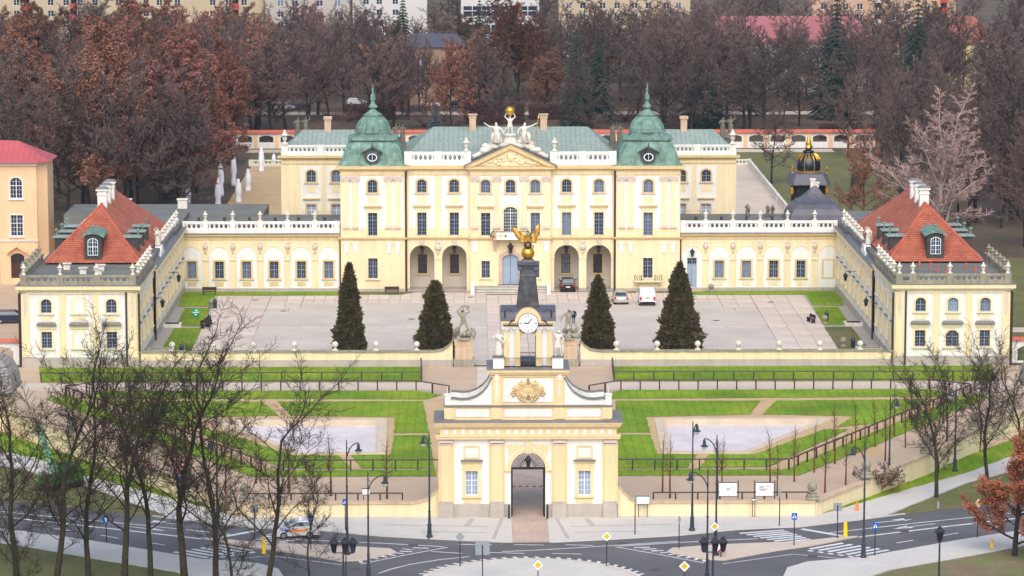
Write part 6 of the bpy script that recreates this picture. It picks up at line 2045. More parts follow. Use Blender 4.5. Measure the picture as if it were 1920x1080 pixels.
# group on the pediment
at = thing('atlas_statue', 'white stone giant lifting a golden globe above the pediment', 'statue', (-0.05, 0.3, 18.5), 0.0, None, 1.08)
b = MB()
b.lathe([(-0.3, 0.9), (0.3, 0.85), (0.9, 0.6), (1.0, 0.75), (1.15, 0.8), (1.25, 0.6)], 0, 0, 10)
b.build('pedestal', 'stone_white', at)
new_obj('body', FIG['atlas'], at, (0, 0, 1.2), 0, (1.45, 1.35, 1.2))
b = MB()
b.ball((0, -0.05, 3.88), 0.54, 20, 14)
b.lathe([(3.56, 0.46), (3.6, 0.48), (3.64, 0.49)], 0, -0.05, 20)
b.build('globe', 'gold', at, smooth=True)
for s, key, lab in ((-1, 'seat_l', 'white stone seated figure with outstretched arm on the left pediment slope'), (1, 'seat_r', 'white stone seated warrior holding a golden spear on the right pediment slope')):
    t = thing('seated_statue', lab, 'statue', (s * 1.7, 0.1, 17.9), 0.0, None, 1.18)
    new_obj('body', FIG[key], t, (0, 0, 0.7), s * 0.25, 1.55)
    b = MB()
    rr = random.Random(30 + s)
    for k in range(18):
        x = rr.uniform(-0.9, 1.1) * s + s * 0.3
        b.ball((x, rr.uniform(-0.3, 0.4), 0.35 - 0.42 * max(0, s * x) + rr.uniform(-0.1, 0.5)), rr.uniform(0.2, 0.42), 8, 6, (1.3, 1, 0.8))
    b.path([(s * 0.6, -0.1, 0.2), (s * 1.4, -0.1, -0.25), (s * 2.2, -0.1, -0.65), (s * 2.5, -0.1, -0.8)], [0.3, 0.26, 0.22, 0.28], 8)
    b.path([(s * 0.6, 0.3, 0.0), (s * 1.6, 0.3, -0.5), (s * 2.4, 0.3, -0.9)], [0.35, 0.3, 0.25], 8)
    b.build('trophies', 'stone_white', t, smooth=True)
    if s > 0:
        b = MB()
        b.tube((0.95, -0.2, 0.2), (1.5, -0.15, 3.3), 0.04)
        b.lathe([(3.25, 0.02), (3.35, 0.1), (3.7, 0.01)], 1.52, -0.15, 6)
        b.build('spear', 'gold', t)
    else:
        b = MB()
        b.path([(0.6, -0.1, 1.5), (0.95, -0.1, 2.2), (1.1, -0.1, 2.3)], [0.06, 0.05, 0.09], 6)
        b.build('raised_staff', 'stone_white', t)
for (x, y, z, key, lab) in ((-27.4, 26.0, 16.6, 'pair_a', 'left'), (26.6 + 2.4, 26.0, 16.6, 'pair_b', 'right')):
    t = thing('roof_statue_group', 'dark weathered pair of stone figures on the %s rear wing roof' % lab, 'statue', (x, y, z))
    b = MB()
    b.box(-1.1, 1.1, -0.5, 0.5, -1.0, 0.2)
    b.lathe([(0.2, 0.8), (0.5, 0.6)], 0, 0, 8)
    b.build('pedestal', 'stone_dark', t)
    new_obj('figure', FIG['pair_a'], t, (-0.5, 0, 0.3), 0.3, 1.5)
    new_obj('figure', FIG['pair_b'], t, (0.55, 0.1, 0.3), -0.3, 1.55)
for (x, lab) in ((-14.2, 'left'), (13.7, 'right')):
    t = thing('roof_statue_group', 'dark stone pair of figures behind the %s green dome' % lab, 'statue', (x, 12.5, 16.6))
    new_obj('figure', FIG['pair_b'], t, (-0.4, 0, 0.9), 0.3, 1.35)
    new_obj('figure', FIG['pair_a'], t, (0.5, 0.1, 0.9), -0.4, 1.35)
    b = MB()
    b.box(-0.9, 0.9, -0.5, 0.5, 0, 1.0)
    b.build('pedestal', 'stone_dark', t)
for s, side in ((-1, 'left'), (1, 'right')):
    t = thing('roof_statue_group', 'pair of pale stone figures on the small gable of the %s wing' % side, 'statue', (s * 41.3, -27.2, 9.5))
    new_obj('figure', FIG['draped'], t, (0, -0.6, 0), -s * 0.6, 1.15)
    new_obj('figure', FIG['arm_up'], t, (s * 0.2, 0.6, 0), -s * 0.3, 1.1)
for k, (x, sc) in enumerate(((30.4, 0.95), (33.0, 0.9), (33.6, 0.9))):
    t = thing('roof_cherub', 'small dark stone figure on the right gallery roof, %s' % ('standing alone' if k == 0 else ('left one of the pair', 'right one of the pair')[k - 1]), 'statue', (x, 9.0, 8.3))
    new_obj('figure', FIG['cherub'], t, (0, 0, 0), 0.4 * k, sc)
# shrouded garden statues
rr = random.Random(4)
for k, (x, y, h) in enumerate(((-40.3, 139.5, 4.2), (-40.6, 111.0, 3.6), (-41.0, 95.5, 3.7), (-43.4, 118.0, 5.6), (-44.4, 104.0, 5.8), (-43.6, 88.5, 4.6), (-48.5, 92.0, 3.2), (-38.9, 150.5, 1.9))):
    b = MB()
    n = 14
    ph = [rr.uniform(-0.14, 0.14) for _ in range(n)]
    prof = [(0, 0.55), (0.08, 0.5), (0.3, 0.4), (0.42, 0.56), (0.6, 0.5), (0.78, 0.42), (0.86, 0.24), (0.93, 0.27), (0.98, 0.18), (1.0, 0.05)]
    b.loft([[(r * (1 + ph[i] * (1 - t)) * math.cos(2 * PI * i / n), 0.8 * r * (1 + ph[(i + 5) % n]) * math.sin(2 * PI * i / n), h * t) for i in range(n)] for t, r in prof])
    o = b.build('shrouded_statue', 'shroud', None, True, (x, y, 0), rr.uniform(0, 3))
    tag(o, 'garden statue wrapped in white sheeting, %s along the left terrace' % ('farthest upright one beside the balustrade', 'middle one on the gravel edge', 'nearest one on the gravel edge', 'tall one among the trunks', 'tallest one among the trunks', 'near one leaning among the trunks', 'thin one deepest in the trees', 'small low one farthest off')[k], 'statue', 'shrouded statues')

# ================================================================ LAMPS
def lantern_mesh(kind):
    b = MB()
    b.loft([csq(h, h * 0.4, z, 0, 0) for z, h in ((0, 0.14), (0.55, 0.24))])
    g = b.mesh('lantern_glass', 'lamp_glass')
    b = MB()
    for i in range(4):
        a = PI / 4 + i * PI / 2
        b.tube((0.15 * math.cos(a) * 1.2, 0.15 * math.sin(a) * 1.2, 0), (0.26 * math.cos(a) * 1.2, 0.26 * math.sin(a) * 1.2, 0.56), 0.025, n=4)
    b.lathe([(0.55, 0.34), (0.62, 0.34), (0.8, 0.14), (0.84, 0.16), (0.95, 0.04)], 0, 0, 8)
    b.lathe([(-0.14, 0.03), (-0.04, 0.16), (0.0, 0.16)], 0, 0, 8)
    return g, b.mesh('lantern_frame', 'black_iron')
LG, LF = lantern_mesh(0)
LGD = LG.copy()
LGD.materials[0] = MAT['glass']
def hanging(x, y, z, label, sc=1.0, chain=0.6, rz=0.0, arm=None):
    t = thing('hanging_lantern', label, 'lantern', (x, y, z), rz)
    new_obj('glass', LGD, t, (0, 0, 0), 0, sc)
    new_obj('frame', LF, t, (0, 0, 0), 0, sc)
    b = MB()
    if arm:
        b.path([(0, 0, 0.9 * sc), (0, 0, 0.9 * sc + chain), (arm, 0, 0.9 * sc + chain)], 0.03, 5)
    else:
        b.tube((0, 0, 0.9 * sc), (0, 0, 0.9 * sc + chain), 0.025, n=4)
    b.build('bracket', 'black_iron', t)
    return t
for x, lab in ((-11.06, 'leftmost arch'), (-7.02, 'arch left of the entrance'), (7.02, 'arch right of the entrance'), (11.06, 'rightmost arch')):
    hanging(x, 1.0, 4.75, 'dark lantern hanging in the %s of the palace loggia' % lab, 1.05, 0.3)
hanging(-0.35 + 0.35, -1.2, 5.1, 'dark iron lantern hanging under the balcony above the palace door', 1.25, 0.5)
hanging(-0.08, -131.9, 4.55, 'black iron lantern hanging in the gate arch', 0.95, 0.3)
hanging(22.75, -0.35, 4.5, 'black lantern above the blue door of the right gallery', 0.95, 0.2)
for s, side in ((-1, 'left'), (1, 'right')):
    for y, w in ((-20.5, 'far'), (-40.5, 'near')):
        hanging(s * 39.6, y, 4.3, '%s black wall lantern on the court side of the %s wing' % (w, side), 0.95, 0.2, 0.0, s * 1.5)

def street_lamp(x, y, h, label, sx, arm=1.55, group=None):
    t = thing('street_lamp', label, 'lamp post', (x, y, 0.0), 0, group)
    b = MB()
    b.lathe([(0, 0.26), (0.25, 0.26), (0.35, 0.19), (1.1, 0.16), (1.2, 0.2), (1.3, 0.12), (2.2, 0.1), (2.25, 0.14), (2.35, 0.085), (h * 0.62, 0.07), (h * 0.63, 0.1), (h * 0.645, 0.065), (h + 0.3, 0.045), (h + 0.5, 0.02)], 0, 0, 10)
    b.build('pole', 'lamp_iron', t)
    b = MB()
    pts = [(0, 0, h - 1.3)] + [(sx * arm * (1 - math.cos(a)), 0, h - 1.3 + 1.5 * math.sin(a)) for a in [PI / 2 * k / 8 for k in range(1, 9)]]
    b.path(pts, 0.045, 6)
    b.path([(0, 0, h - 0.1), (sx * 0.25, 0, h - 0.35), (sx * 0.1, 0, h - 0.8)], 0.025, 5)
    b.build('arm', 'lamp_iron', t)
    b = MB()
    X = sx * arm
    b.lathe([(h - 0.42, 0.32), (h - 0.39, 0.33), (h - 0.32, 0.16), (h - 0.1, 0.11), (h + 0.0, 0.13), (h + 0.2, 0.03)], X, 0, 12)
    b.build('lamp_hood', 'lamp_iron', t)
    b = MB()
    b.lathe([(h - 0.72, 0.05), (h - 0.68, 0.14), (h - 0.55, 0.2), (h - 0.41, 0.2)], X, 0, 12)
    b.build('lamp_shade', 'lamp_glass', t, smooth=True)
    return t
street_lamp(-8.3, -139.2, 8.4, 'tall iron street lamp with short arm left of the gate', -1, 0.5)
street_lamp(-14.8, -145.3, 9.0, 'tall iron street lamp with curved arm on the left traffic island', 1, 0.95)
street_lamp(-12.8, -154.6, 8.3, 'iron street lamp in front of the white board left of the roundabout', 1, 1.3)
street_lamp(13.4, -137.0, 8.9, 'tall iron street lamp standing on the pavement right of the gate', 1, 0.35)
street_lamp(14.7, -145.9, 9.4, 'tall iron street lamp with left-turned arm beside the chevron sign', -1, 1.0)
street_lamp(13.2, -156.6, 8.9, 'iron street lamp rising from the bottom edge right of the roundabout', -1, 1.35)
street_lamp(26.4, -146.9, 8.9, 'tall iron street lamp beside the right zebra crossing', -1, 1.0)
street_lamp(-26.0, -135.0, 7.2, 'dark street lamp behind the bare trees on the left pavement', -1, 0.6)
street_lamp(38.8, -113.0, 7.5, 'dark street lamp behind the tree trunk on the right verge', -1, 0.6)
street_lamp(32.2, -118.0, 7.5, 'dark street lamp beyond the bare shrub at the boundary wall', 1, 0.6)
def park_lamp(x, y, h, label, n):
    t = thing('park_lamp', label, 'lamp post', (x, y, 0))
    b = MB()
    b.lathe([(0, 0.2), (0.5, 0.16), (0.6, 0.1), (h - 0.1, 0.06), (h, 0.08)], 0, 0, 8)
    if n > 1:
        b.box(-0.75, 0.75, -0.03, 0.03, h - 0.35, h - 0.28)
    b.build('pole', 'lamp_iron', t)
    for dx in ([0] if n == 1 else ([-0.75, 0.75] if n == 2 else [-0.7, 0.15, 0.75])):
        hd = new_obj('lantern_frame', LF, t, (dx, 0, h + (0.05 if n == 1 else -0.2)), 0, 1.15)
        new_obj('glass', LGD, hd)
    return t
park_lamp(13.5, -158.5, 3.6, 'short lamp post with three lanterns at the bottom edge', 3)
park_lamp(30.8, -158.0, 4.0, 'short lamp post with a single lantern at the lower right', 1)
park_lamp(-14.6, -158.0, 3.5, 'short lamp post with paired lanterns at the lower left', 3)

# ================================================================ SIGNS AND BOARDS
def sign(x, y, h, label, kind, name='road_sign', size=0.62, rz=0.0, z0=0.1):
    t = thing(name, label, 'sign', (x, y, z0), rz)
    b = MB()
    b.tube((0, 0, 0), (0, 0, h + size * 0.75), 0.045, n=6)
    b.build('post', 'black_iron', t)
    z = h + size / 2
    def plate(nm, m, pts, y0, y1):
        b = MB()
        b.prism(pts, y0, y1)
        o = b.build(nm, m, t)
        return o
    def dia(r): return [(0, z - r), (r, z), (0, z + r), (-r, z)]
    def sq(r, q=None): q = q or r; return [(-r, z - q), (r, z - q), (r, z + q), (-r, z + q)]
    if kind == 'priority':
        plate('plate', 'sign_white', dia(size * 0.6), -0.08, -0.05)
        plate('panel', 'sign_yellow', dia(size * 0.38), -0.092, -0.081)
        plate('rim', 'black_iron', dia(size * 0.63), -0.049, -0.045)
    elif kind == 'back_diamond':
        plate('plate', 'sign_back', dia(size * 0.6), -0.08, -0.05)
    elif kind == 'edge_diamond':
        o = plate('plate', 'sign_back', [(-0.12, z), (0.0, z - size * 0.6), (0.14, z), (0.0, z + size * 0.6)], -0.08, -0.05)
    elif kind == 'crossing':
        plate('plate', 'sign_blue', sq(size * 0.5, size * 0.62), -0.08, -0.05)
        plate('triangle', 'sign_white', [(-size * 0.38, z - size * 0.32), (size * 0.38, z - size * 0.32), (0, z + size * 0.42)], -0.09, -0.081)
        b = MB()
        b.ball((0.01, -0.095, z + 0.09), 0.04, 6, 4)
        b.path([(0.0, -0.095, z + 0.05), (0.0, -0.095, z - 0.06)], 0.03, 4)
        b.path([(0.0, -0.095, z - 0.06), (-0.08, -0.095, z - 0.18)], 0.02, 4)
        b.path([(0.0, -0.095, z - 0.06), (0.08, -0.095, z - 0.18)], 0.02, 4)
        b.build('walker', 'black_iron', t)
    elif kind == 'back_square':
        plate('plate', 'sign_back', sq(size * 0.55), -0.02 + 0.05, 0.09)
    elif kind == 'chevron':
        plate('plate', 'sign_white', sq(size * 0.45, size * 0.72), -0.08, -0.05)
        for dz in (0.16, -0.44):
            w, hh = size * 0.45, size * 0.3
            zz = z + dz
            plate('chevron', 'sign_red', [(-w, zz - hh * 0.5), (0, zz + hh * 0.5), (w, zz - hh * 0.5), (w, zz + hh * 0.4 if dz > 0 else zz), (0, min(zz + hh * 1.6, z + size * 0.7)), (-w, zz + hh * 0.4 if dz > 0 else zz)], -0.09, -0.081)
    elif kind == 'round_stack':
        for i, (mm, dz) in enumerate((('sign_red', 0.8), ('sign_red', 0.05))):
            pts = [(0.36 * math.cos(2 * PI * k / 20), z + dz + 0.36 * math.sin(2 * PI * k / 20)) for k in range(20)]
            plate('rim', mm, pts, -0.08, -0.05)
            pts = [(0.26 * math.cos(2 * PI * k / 20), z + dz + 0.26 * math.sin(2 * PI * k / 20)) for k in range(20)]
            plate('disc', 'sign_white', pts, -0.09, -0.081)
            plate('mark', 'black_iron', [(-0.1, z + dz - 0.06), (0.1, z + dz - 0.06), (0.1, z + dz + 0.06), (-0.1, z + dz + 0.06)], -0.1, -0.091)
        plate('panel', 'sign_blue', [(-0.36, z - 0.95), (0.36, z - 0.95), (0.36, z - 0.4), (-0.36, z - 0.4)], -0.08, -0.05)
    elif kind == 'round_blue':
        pts = [(0.3 * math.cos(2 * PI * k / 20), z + 0.3 * math.sin(2 * PI * k / 20)) for k in range(20)]
        plate('disc', 'sign_blue', pts, -0.08, -0.05)
        plate('arrow', 'sign_white', [(-0.05, z - 0.2), (0.05, z - 0.2), (0.05, z + 0.02), (0.14, z + 0.02), (0, z + 0.2), (-0.14, z + 0.02), (-0.05, z + 0.02)], -0.09, -0.081)
    return t
sign(-5.75, -149.6, 2.1, 'grey back of a diamond road sign left on the roundabout edge', 'back_diamond')
sign(-4.0, -154.0, 2.0, 'grey square sign seen from behind on the roundabout island', 'back_square', size=1.0)
sign(5.8, -149.6, 2.1, 'yellow and white diamond priority sign on the right roundabout edge', 'priority', size=0.66)
sign(8.6, -138.4, 2.6, 'thin dark sign seen edge-on beside the small white board', 'edge_diamond')
sign(11.9, -143.5, 2.1, 'dark sign seen edge-on at the tip of the right traffic island', 'edge_diamond')
sign(14.55, -146.2, 2.1, 'yellow and white diamond priority sign fixed beside the island lamp post', 'priority', size=0.66)
sign(15.05, -146.6, 0.55, 'red and white chevron marker on the right traffic island', 'chevron', size=0.7)
sign(21.3, -142.5, 2.2, 'blue pedestrian crossing sign on the right traffic island', 'crossing', size=0.46)
sign(27.4, -146.2, 2.2, 'blue pedestrian crossing sign beside the lamp by the near zebra', 'crossing', size=0.46)
sign(20.8, -135.3, 2.5, 'thin sign post seen edge-on before the boundary wall', 'edge_diamond')
sign(25.1, -140.0, 2.3, 'grey square sign seen from behind beside the yellow bollard', 'back_square', size=0.62)
sign(36.6, -139.9, 2.6, 'tilted yellow priority sign before the rust-leaved tree', 'priority', size=0.62, rz=0.5)
sign(0.2, -158.6, 1.9, 'yellow priority sign cut by the bottom edge in front of the roundabout', 'priority', size=0.7)
sign(11.2, -160.4, 2.2, 'yellow priority sign cut by the bottom edge near the three-lantern post', 'priority', size=0.7)
sign(-5.0 - 9.6, -152.8, 2.0, 'dark diamond sign back beside the left lamp post', 'edge_diamond')
sign(-22.6, -139.6, 2.2, 'grey square sign back at the left crossing', 'back_square', size=0.6)
sign(-17.8, -143.6, 2.4, 'narrow blue crossing sign left of the pale car', 'crossing', size=0.42)
sign(-15.3, -136.5, 2.2, 'blue crossing sign before the left boundary wall', 'crossing', size=0.42)
sign(-29.8, -125.2, 2.4, 'round red-rimmed signs above a blue panel among the left trees', 'round_stack')
sign(-34.6, -140.6, 1.6, 'blue round sign low among the left trees', 'round_blue')
def board(x, y, z0, w, h, label, marks, leg=True, name='notice_board'):
    t = thing(name, label, 'board', (x, y, 0))
    part_box(t, 'panel', 'sign_white', MB(), -w / 2, w / 2, -0.03, 0.03, z0, z0 + h)
    for s in (-1, 1):
        b = MB()
        if leg: b.box(s * (w / 2 + 0.12) - 0.04, s * (w / 2 + 0.12) + 0.04, -0.05, 0.05, 0, z0 + h + 0.2)
        else: b.box(s * w * 0.35 - 0.03, s * w * 0.35 + 0.03, 0.03, 0.08, 0, z0)
        b.build('leg', 'black_iron', t)
    b = MB()
    for (u, v, l) in marks:
        b.box(u * w, (u + l) * w, -0.045, -0.031, z0 + v * h - 0.03, z0 + v * h + 0.03)
    if marks: b.build('lettering', 'print_grey', t)
    fr = MB()
    for q in ((-w / 2 - 0.04, w / 2 + 0.04, z0 - 0.05, z0), (-w / 2 - 0.04, w / 2 + 0.04, z0 + h, z0 + h + 0.05)):
        fr.box(q[0], q[1], -0.05, 0.05, q[2], q[3])
    fr.build('frame', 'black_iron', t)
    return t
board(17.15, -127.2, 0.95, 1.5, 1.15, 'white notice board with one faint line of print behind the right boundary wall', [(-0.14, 0.55, 0.3), (-0.08, 0.47, 0.16), (0.22, 0.66, 0.12)])
board(20.3, -127.2, 0.95, 1.5, 1.15, 'white notice board with two blocks of print behind the right boundary wall', [(-0.32, 0.75, 0.3), (-0.3, 0.65, 0.24), (-0.32, 0.52, 0.5), (-0.28, 0.44, 0.36), (0.05, 0.72, 0.28)])
board(9.6, -131.9, 1.3, 1.05, 0.62, 'small blank white board before the wall right of the gate', [], False)
board(-13.9, -127.0, 1.1, 0.62, 0.5, 'small blank white board behind the wall left of the gate', [], False)
board(18.95, -131.9, 1.55, 0.3, 0.14, 'tiny pale plate on a thin post before the right boundary wall', [], False)
t = thing('lawn_sign', 'green and white tilted sign lying on the left court lawn', 'sign', (-37.6, -20.8, 0.1))
b = MB()
b.prism([(-0.42, 0), (0.42, 0.1), (0.42, 1.0), (-0.42, 0.9)], -0.02, 0.02)
o = b.build('panel', 'sign_green', t)
b = MB()
b.prism([(-0.4, 0.45), (0.4, 0.5), (0.4, 0.62), (-0.4, 0.57)], -0.035, -0.021)
b.prism([(-0.12, 0.7), (0.2, 0.75), (0.2, 0.9), (-0.1, 0.8)], -0.035, -0.021)
b.prism([(-0.2, 0.2), (0.15, 0.22), (0.05, 0.35), (-0.15, 0.32)], -0.035, -0.021)
b.build('print', 'sign_white', t)
# bollards, bins, barrier
def bollard(x, y, h, label, m, r=0.16):
    b = MB()
    b.lathe([(0, r * 1.3), (0.12, r * 1.3), (0.16, r), (h * 0.9, r * 0.9), (h, r * 0.5)], 0, 0, 10)
    o = b.build('bollard', m, None, True, (x, y, 0.1))
    return tag(o, label, 'bollard')
bollard(25.85, -139.2, 1.25, 'bright yellow bollard on the tip of the right island', 'bollard_yellow', 0.17)
bollard(28.0, -129.3, 0.75, 'orange and white marker post on the verge by the boundary wall', 'orange_paint', 0.14)
bollard(35.0, -131.0 + 2.2, 0.7, 'grey marker post on the right verge', 'sign_back', 0.1)
bollard(37.2, -143.6, 0.7, 'yellow marker post at the lower right kerb', 'bollard_yellow', 0.13)
bollard(-18.9 - 2.6, -145.0, 1.4, 'yellow bollard by the left crossing behind a thin trunk', 'bollard_yellow', 0.15)
bollard(-6.2 - 3.1, -0.4, 1.3, 'yellow ticket post at the loggia pier', 'bollard_yellow', 0.13)
t = thing('barrier_chain', 'red and white barrier chain across the road behind the gate arch', 'barrier', (0, -122.0, 0))
for k in range(9):
    part_box(t, 'link', 'sign_red' if k % 2 == 0 else 'sign_white', MB(), -1.35 + k * 0.3, -1.35 + (k + 1) * 0.3 - 0.002, -0.03, 0.03, 0.7, 0.78)
for s in (-1, 1):
    part_box(t, 'post', 'black_iron', MB(), s * 1.45 - 0.05, s * 1.45 + 0.05, -0.05, 0.05, 0, 0.9)
for s in (-1, 1):
    b = MB()
    b.lathe([(0, 0.09), (1.25, 0.08), (1.32, 0.03)], 0, 0, 8)
    o = b.build('guard_post', 'black_iron', None, False, (-0.08 + s * 1.62, -132.2, 0.02))
    tag(o, 'black guard post at the %s foot of the gate arch' % ('left' if s < 0 else 'right'), 'post')
# ---- benches, planters in the court
def bench(x, y, rz, label):
    t = thing('bench', label, 'bench', (x, y, 0.04), rz)
    part_box(t, 'seat', 'dark_wood', MB(), -0.9, 0.9, -0.22, 0.22, 0.42, 0.48)
    b = MB()
    b.prism([(-0.9, 0.55), (0.9, 0.55), (0.9, 0.95), (-0.9, 0.95)], 0.2, 0.26)
    b.build('backrest', 'dark_wood', t)
    for s in (-1, 1):
        part_box(t, 'leg', 'black_iron', MB(), s * 0.75 - 0.04, s * 0.75 + 0.04, -0.2, 0.25, 0, 0.56)
for k, (x, y, rz, lab) in enumerate(((-35.8, -28.8, 1.2, 'dark park bench on the path of the left court lawns, nearer one'), (-35.6, -27.0, 1.4, 'dark park bench on the path of the left court lawns, farther one'), (35.0, -25.6, -1.3, 'dark bench at the paving edge by the right court lawn'), (-37.5, -2.6, 0, 'low bench at the corner of the left court'), (-14.8, -2.5, 0.0, 'pale bench on the grass strip before the left tower'))):
    bench(x, y, rz, lab)
for k, (x, y, lab) in enumerate(((-36.4, -13.2, 'stone ball on the paving edge of the left court lawn'), (36.5, -26.9, 'stone ball beside the bench on the right court lawn'), (22.9 + 2.2, -1.2, 'stone ball on the grass before the right gallery door'), (36.8, -43.2, 'stone ball among bins by the right courtyard wall'))):
    o = new_obj('stone_ball', BALLD, None, (x, y, 0.07), 0, 1.0)
    tag(o, lab, 'ball')
def bin_(x, y, lab):
    b = MB()
    b.lathe([(0, 0.2), (0.1, 0.22), (0.8, 0.26), (0.86, 0.28), (1.0, 0.2), (1.15, 0.05)], 0, 0, 10)
    tag(b.build('litter_bin', 'paint_navy', None, False, (x, y, 0.05)), lab, 'bin')
bin_(-35.9, -13.6, 'dark bin beside the stone ball on the left court edge')
bin_(-35.6, -26.2, 'dark blue bin behind the left park benches')
bin_(37.0, -24.4, 'dark bin on the right court lawn behind the bench')
bin_(37.8, -43.8, 'dark bin by the right courtyard wall')
bin_(-36.9, -47.5, 'dark bin on the near left court lawn')
bin_(30.4, -120.4, 'dark bin at the inner foot of the boundary wall beside the shrub')
for s, side in ((-1, 'left'), (1, 'right')):
    for y, w, lab in ((-27.6, 2.2, 'middle'), (-46.0, 3.0, 'near')):
        t = thing('cellar_entrance', '%s stone-edged cellar hatch along the %s wing' % (lab, side), 'hatch', (s * (41.0 - w / 2 - 0.1), y, 0))
        part_box(t, 'kerb', 'stone_white', MB(), -w / 2, w / 2, -0.9, 0.9, 0, 0.4)
        part_box(t, 'cover', 'dark_void' if lab == 'middle' else 'stone_grey', MB(), -w / 2 + 0.3, w / 2 - 0.3, -0.55, 0.55, 0.4, 0.43)

# ================================================================ VEHICLES, PERSON
def car(x, y, rz, label, paint, L=4.3, W=1.75, H=1.45, kind='sedan', cat='car', name='parked_car'):
    """front of the car is +x in local space"""
    t = thing(name, label, cat, (x, y, 0.03), rz)
    h = L / 2
    if kind == 'sedan': sil = [(-h, 0.35), (-h + 0.02, 0.75), (-h + 0.1, 0.92), (-h + 0.75, 0.98), (h - 1.3, 0.95), (h - 0.2, 0.75), (h, 0.55), (h - 0.02, 0.3)]; cab = [(-h + 0.55, 0.96), (-h + 1.15, H), (h - 2.0, H), (h - 1.15, 0.94)]
    elif kind == 'hatch': sil = [(-h, 0.35), (-h, 0.8), (-h + 0.05, 1.0), (h - 1.0, 0.98), (h - 0.15, 0.75), (h, 0.5), (h - 0.02, 0.28)]; cab = [(-h + 0.04, 0.98), (-h + 0.4, H), (h - 1.9, H), (h - 0.9, 0.96)]
    elif kind == 'suv': sil = [(-h, 0.4), (-h, 0.95), (-h + 0.05, 1.1), (h - 1.2, 1.05), (h - 0.15, 0.9), (h, 0.6), (h - 0.02, 0.32)]; cab = [(-h + 0.06, 1.08), (-h + 0.45, H), (h - 2.1, H), (h - 1.2, 1.04)]
    else: sil = [(-h, 0.4), (-h, 1.1), (h - 0.9, 1.1), (h - 0.15, 0.9), (h, 0.6), (h - 0.02, 0.32)]; cab = [(-h, 1.1), (-h + 0.06, H - 0.12), (-h + 0.25, H), (h - 1.7, H), (h - 1.3, H - 0.1), (h - 0.55, 1.08)]
    def shell(prof, w0, w1, zr):
        """rounded body: cross sections across the width"""
        b = MB()
        rings = []
        for f, inset in ((-1.0, 0.06), (-0.94, 0.015), (-0.8, 0.0), (0.8, 0.0), (0.94, 0.015), (1.0, 0.06)):
            rings.append([(px * (1 - inset), f * (w0 + (w1 - w0) * min(1, max(0, (pz - zr[0]) / (zr[1] - zr[0])))), pz - inset * 0.4) for px, pz in prof])
        b.loft(rings)
        return b
    shell(sil, W / 2, W / 2 * 0.97, (0.3, 1.1)).build('body', paint, t, smooth=False)
    zb = cab[0][1]
    shell(cab, W / 2 * 0.95, W / 2 * (0.78 if kind != 'van' else 0.88), (zb, H)).build('cabin', paint, t)
    # glass set just proud of the cabin
    def side_at(z): return W / 2 * (0.95 + ((0.78 if kind != 'van' else 0.88) - 0.95) * min(1, max(0, (z - zb) / (H - zb)))) + 0.012
    b = MB()
    p0, p1 = cab[0], cab[1]
    q0, q1 = cab[-1], cab[-2]
    e = 0.02
    lerp = lambda a, c, f: (a[0] + (c[0] - a[0]) * f, a[1] + (c[1] - a[1]) * f)
    if kind != 'van':
        A, B = lerp(p0, p1, 0.14), lerp(p0, p1, 0.9)
        b.poly([(A[0] - e, -side_at(A[1]) * 0.86, A[1] + e), (A[0] - e, side_at(A[1]) * 0.86, A[1] + e), (B[0] - e, side_at(B[1]) * 0.84, B[1] + e), (B[0] - e, -side_at(B[1]) * 0.84, B[1] + e)])
    A, B = lerp(q0, q1, 0.1), lerp(q0, q1, 0.92)
    b.poly([(A[0] + e, -side_at(A[1]) * 0.88, A[1] + e), (A[0] + e, side_at(A[1]) * 0.88, A[1] + e), (B[0] + e, side_at(B[1]) * 0.86, B[1] + e), (B[0] + e, -side_at(B[1]) * 0.86, B[1] + e)])
    b.build('windscreen', 'car_glass', t)
    for s in (-1, 1):
        b = MB()
        z0, z1 = zb + 0.06, H - 0.1
        xa0, xb0 = cab[0][0] + 0.25, cab[-1][0] - 0.3
        xa1, xb1 = cab[1][0] + 0.12, cab[-2][0] - 0.08
        if kind == 'van': xa0 = xa1 = cab[-1][0] - 1.3
        b.poly([(xa0, s * side_at(z0), z0), (xb0, s * side_at(z0), z0), (xb1, s * side_at(z1), z1), (xa1, s * side_at(z1), z1)])
        b.build('side_window', 'car_glass', t)
        part_box(t, 'tail_light', 'tail_red', MB(), -h - 0.02, -h + 0.12, *sorted((s * (W / 2 - 0.28), s * (W / 2 - 0.04))), 0.72, 0.95 if kind != 'van' else 1.15)
        b = MB()
        b.ball((cab[-1][0] - 0.35, s * (W / 2 + 0.1), zb + 0.08), 0.12, 8, 6, (0.7, 1, 0.8))
        b.build('mirror', paint, t)
        for xx in (-h + 0.75, h - 0.8):
            b = MB()
            b.tube((xx, s * (W / 2 - 0.2), 0.3), (xx, s * (W / 2 + 0.015), 0.3), 0.31, n=16)
            w_ = b.build('wheel', 'tyre', t)
            b = MB()
            b.tube((xx, s * (W / 2), 0.3), (xx, s * (W / 2 + 0.025), 0.3), 0.2, n=12)
            b.build('rim', 'wheel_rim', w_)
    part_box(t, 'rear_bumper', 'tyre' if kind in ('van',) else paint, MB(), -h - 0.05, -h + 0.15, -W / 2 + 0.08, W / 2 - 0.08, 0.32, 0.55)
    part_box(t, 'number_plate', 'sign_white', MB(), -h - 0.065, -h - 0.03, -0.26, 0.26, 0.62 if kind != 'van' else 0.75, 0.74 if kind != 'van' else 0.87)
    return t
car(7.2, 1.2, PI / 2, 'black estate car parked inside the loggia arch right of the steps', 'paint_black', 4.4, 1.85, 1.62, 'suv')
car(13.3, -9.4, PI / 2 + 0.03, 'silver saloon parked before the right loggia beside the white van', 'paint_silver', 4.4, 1.75, 1.42, 'sedan')
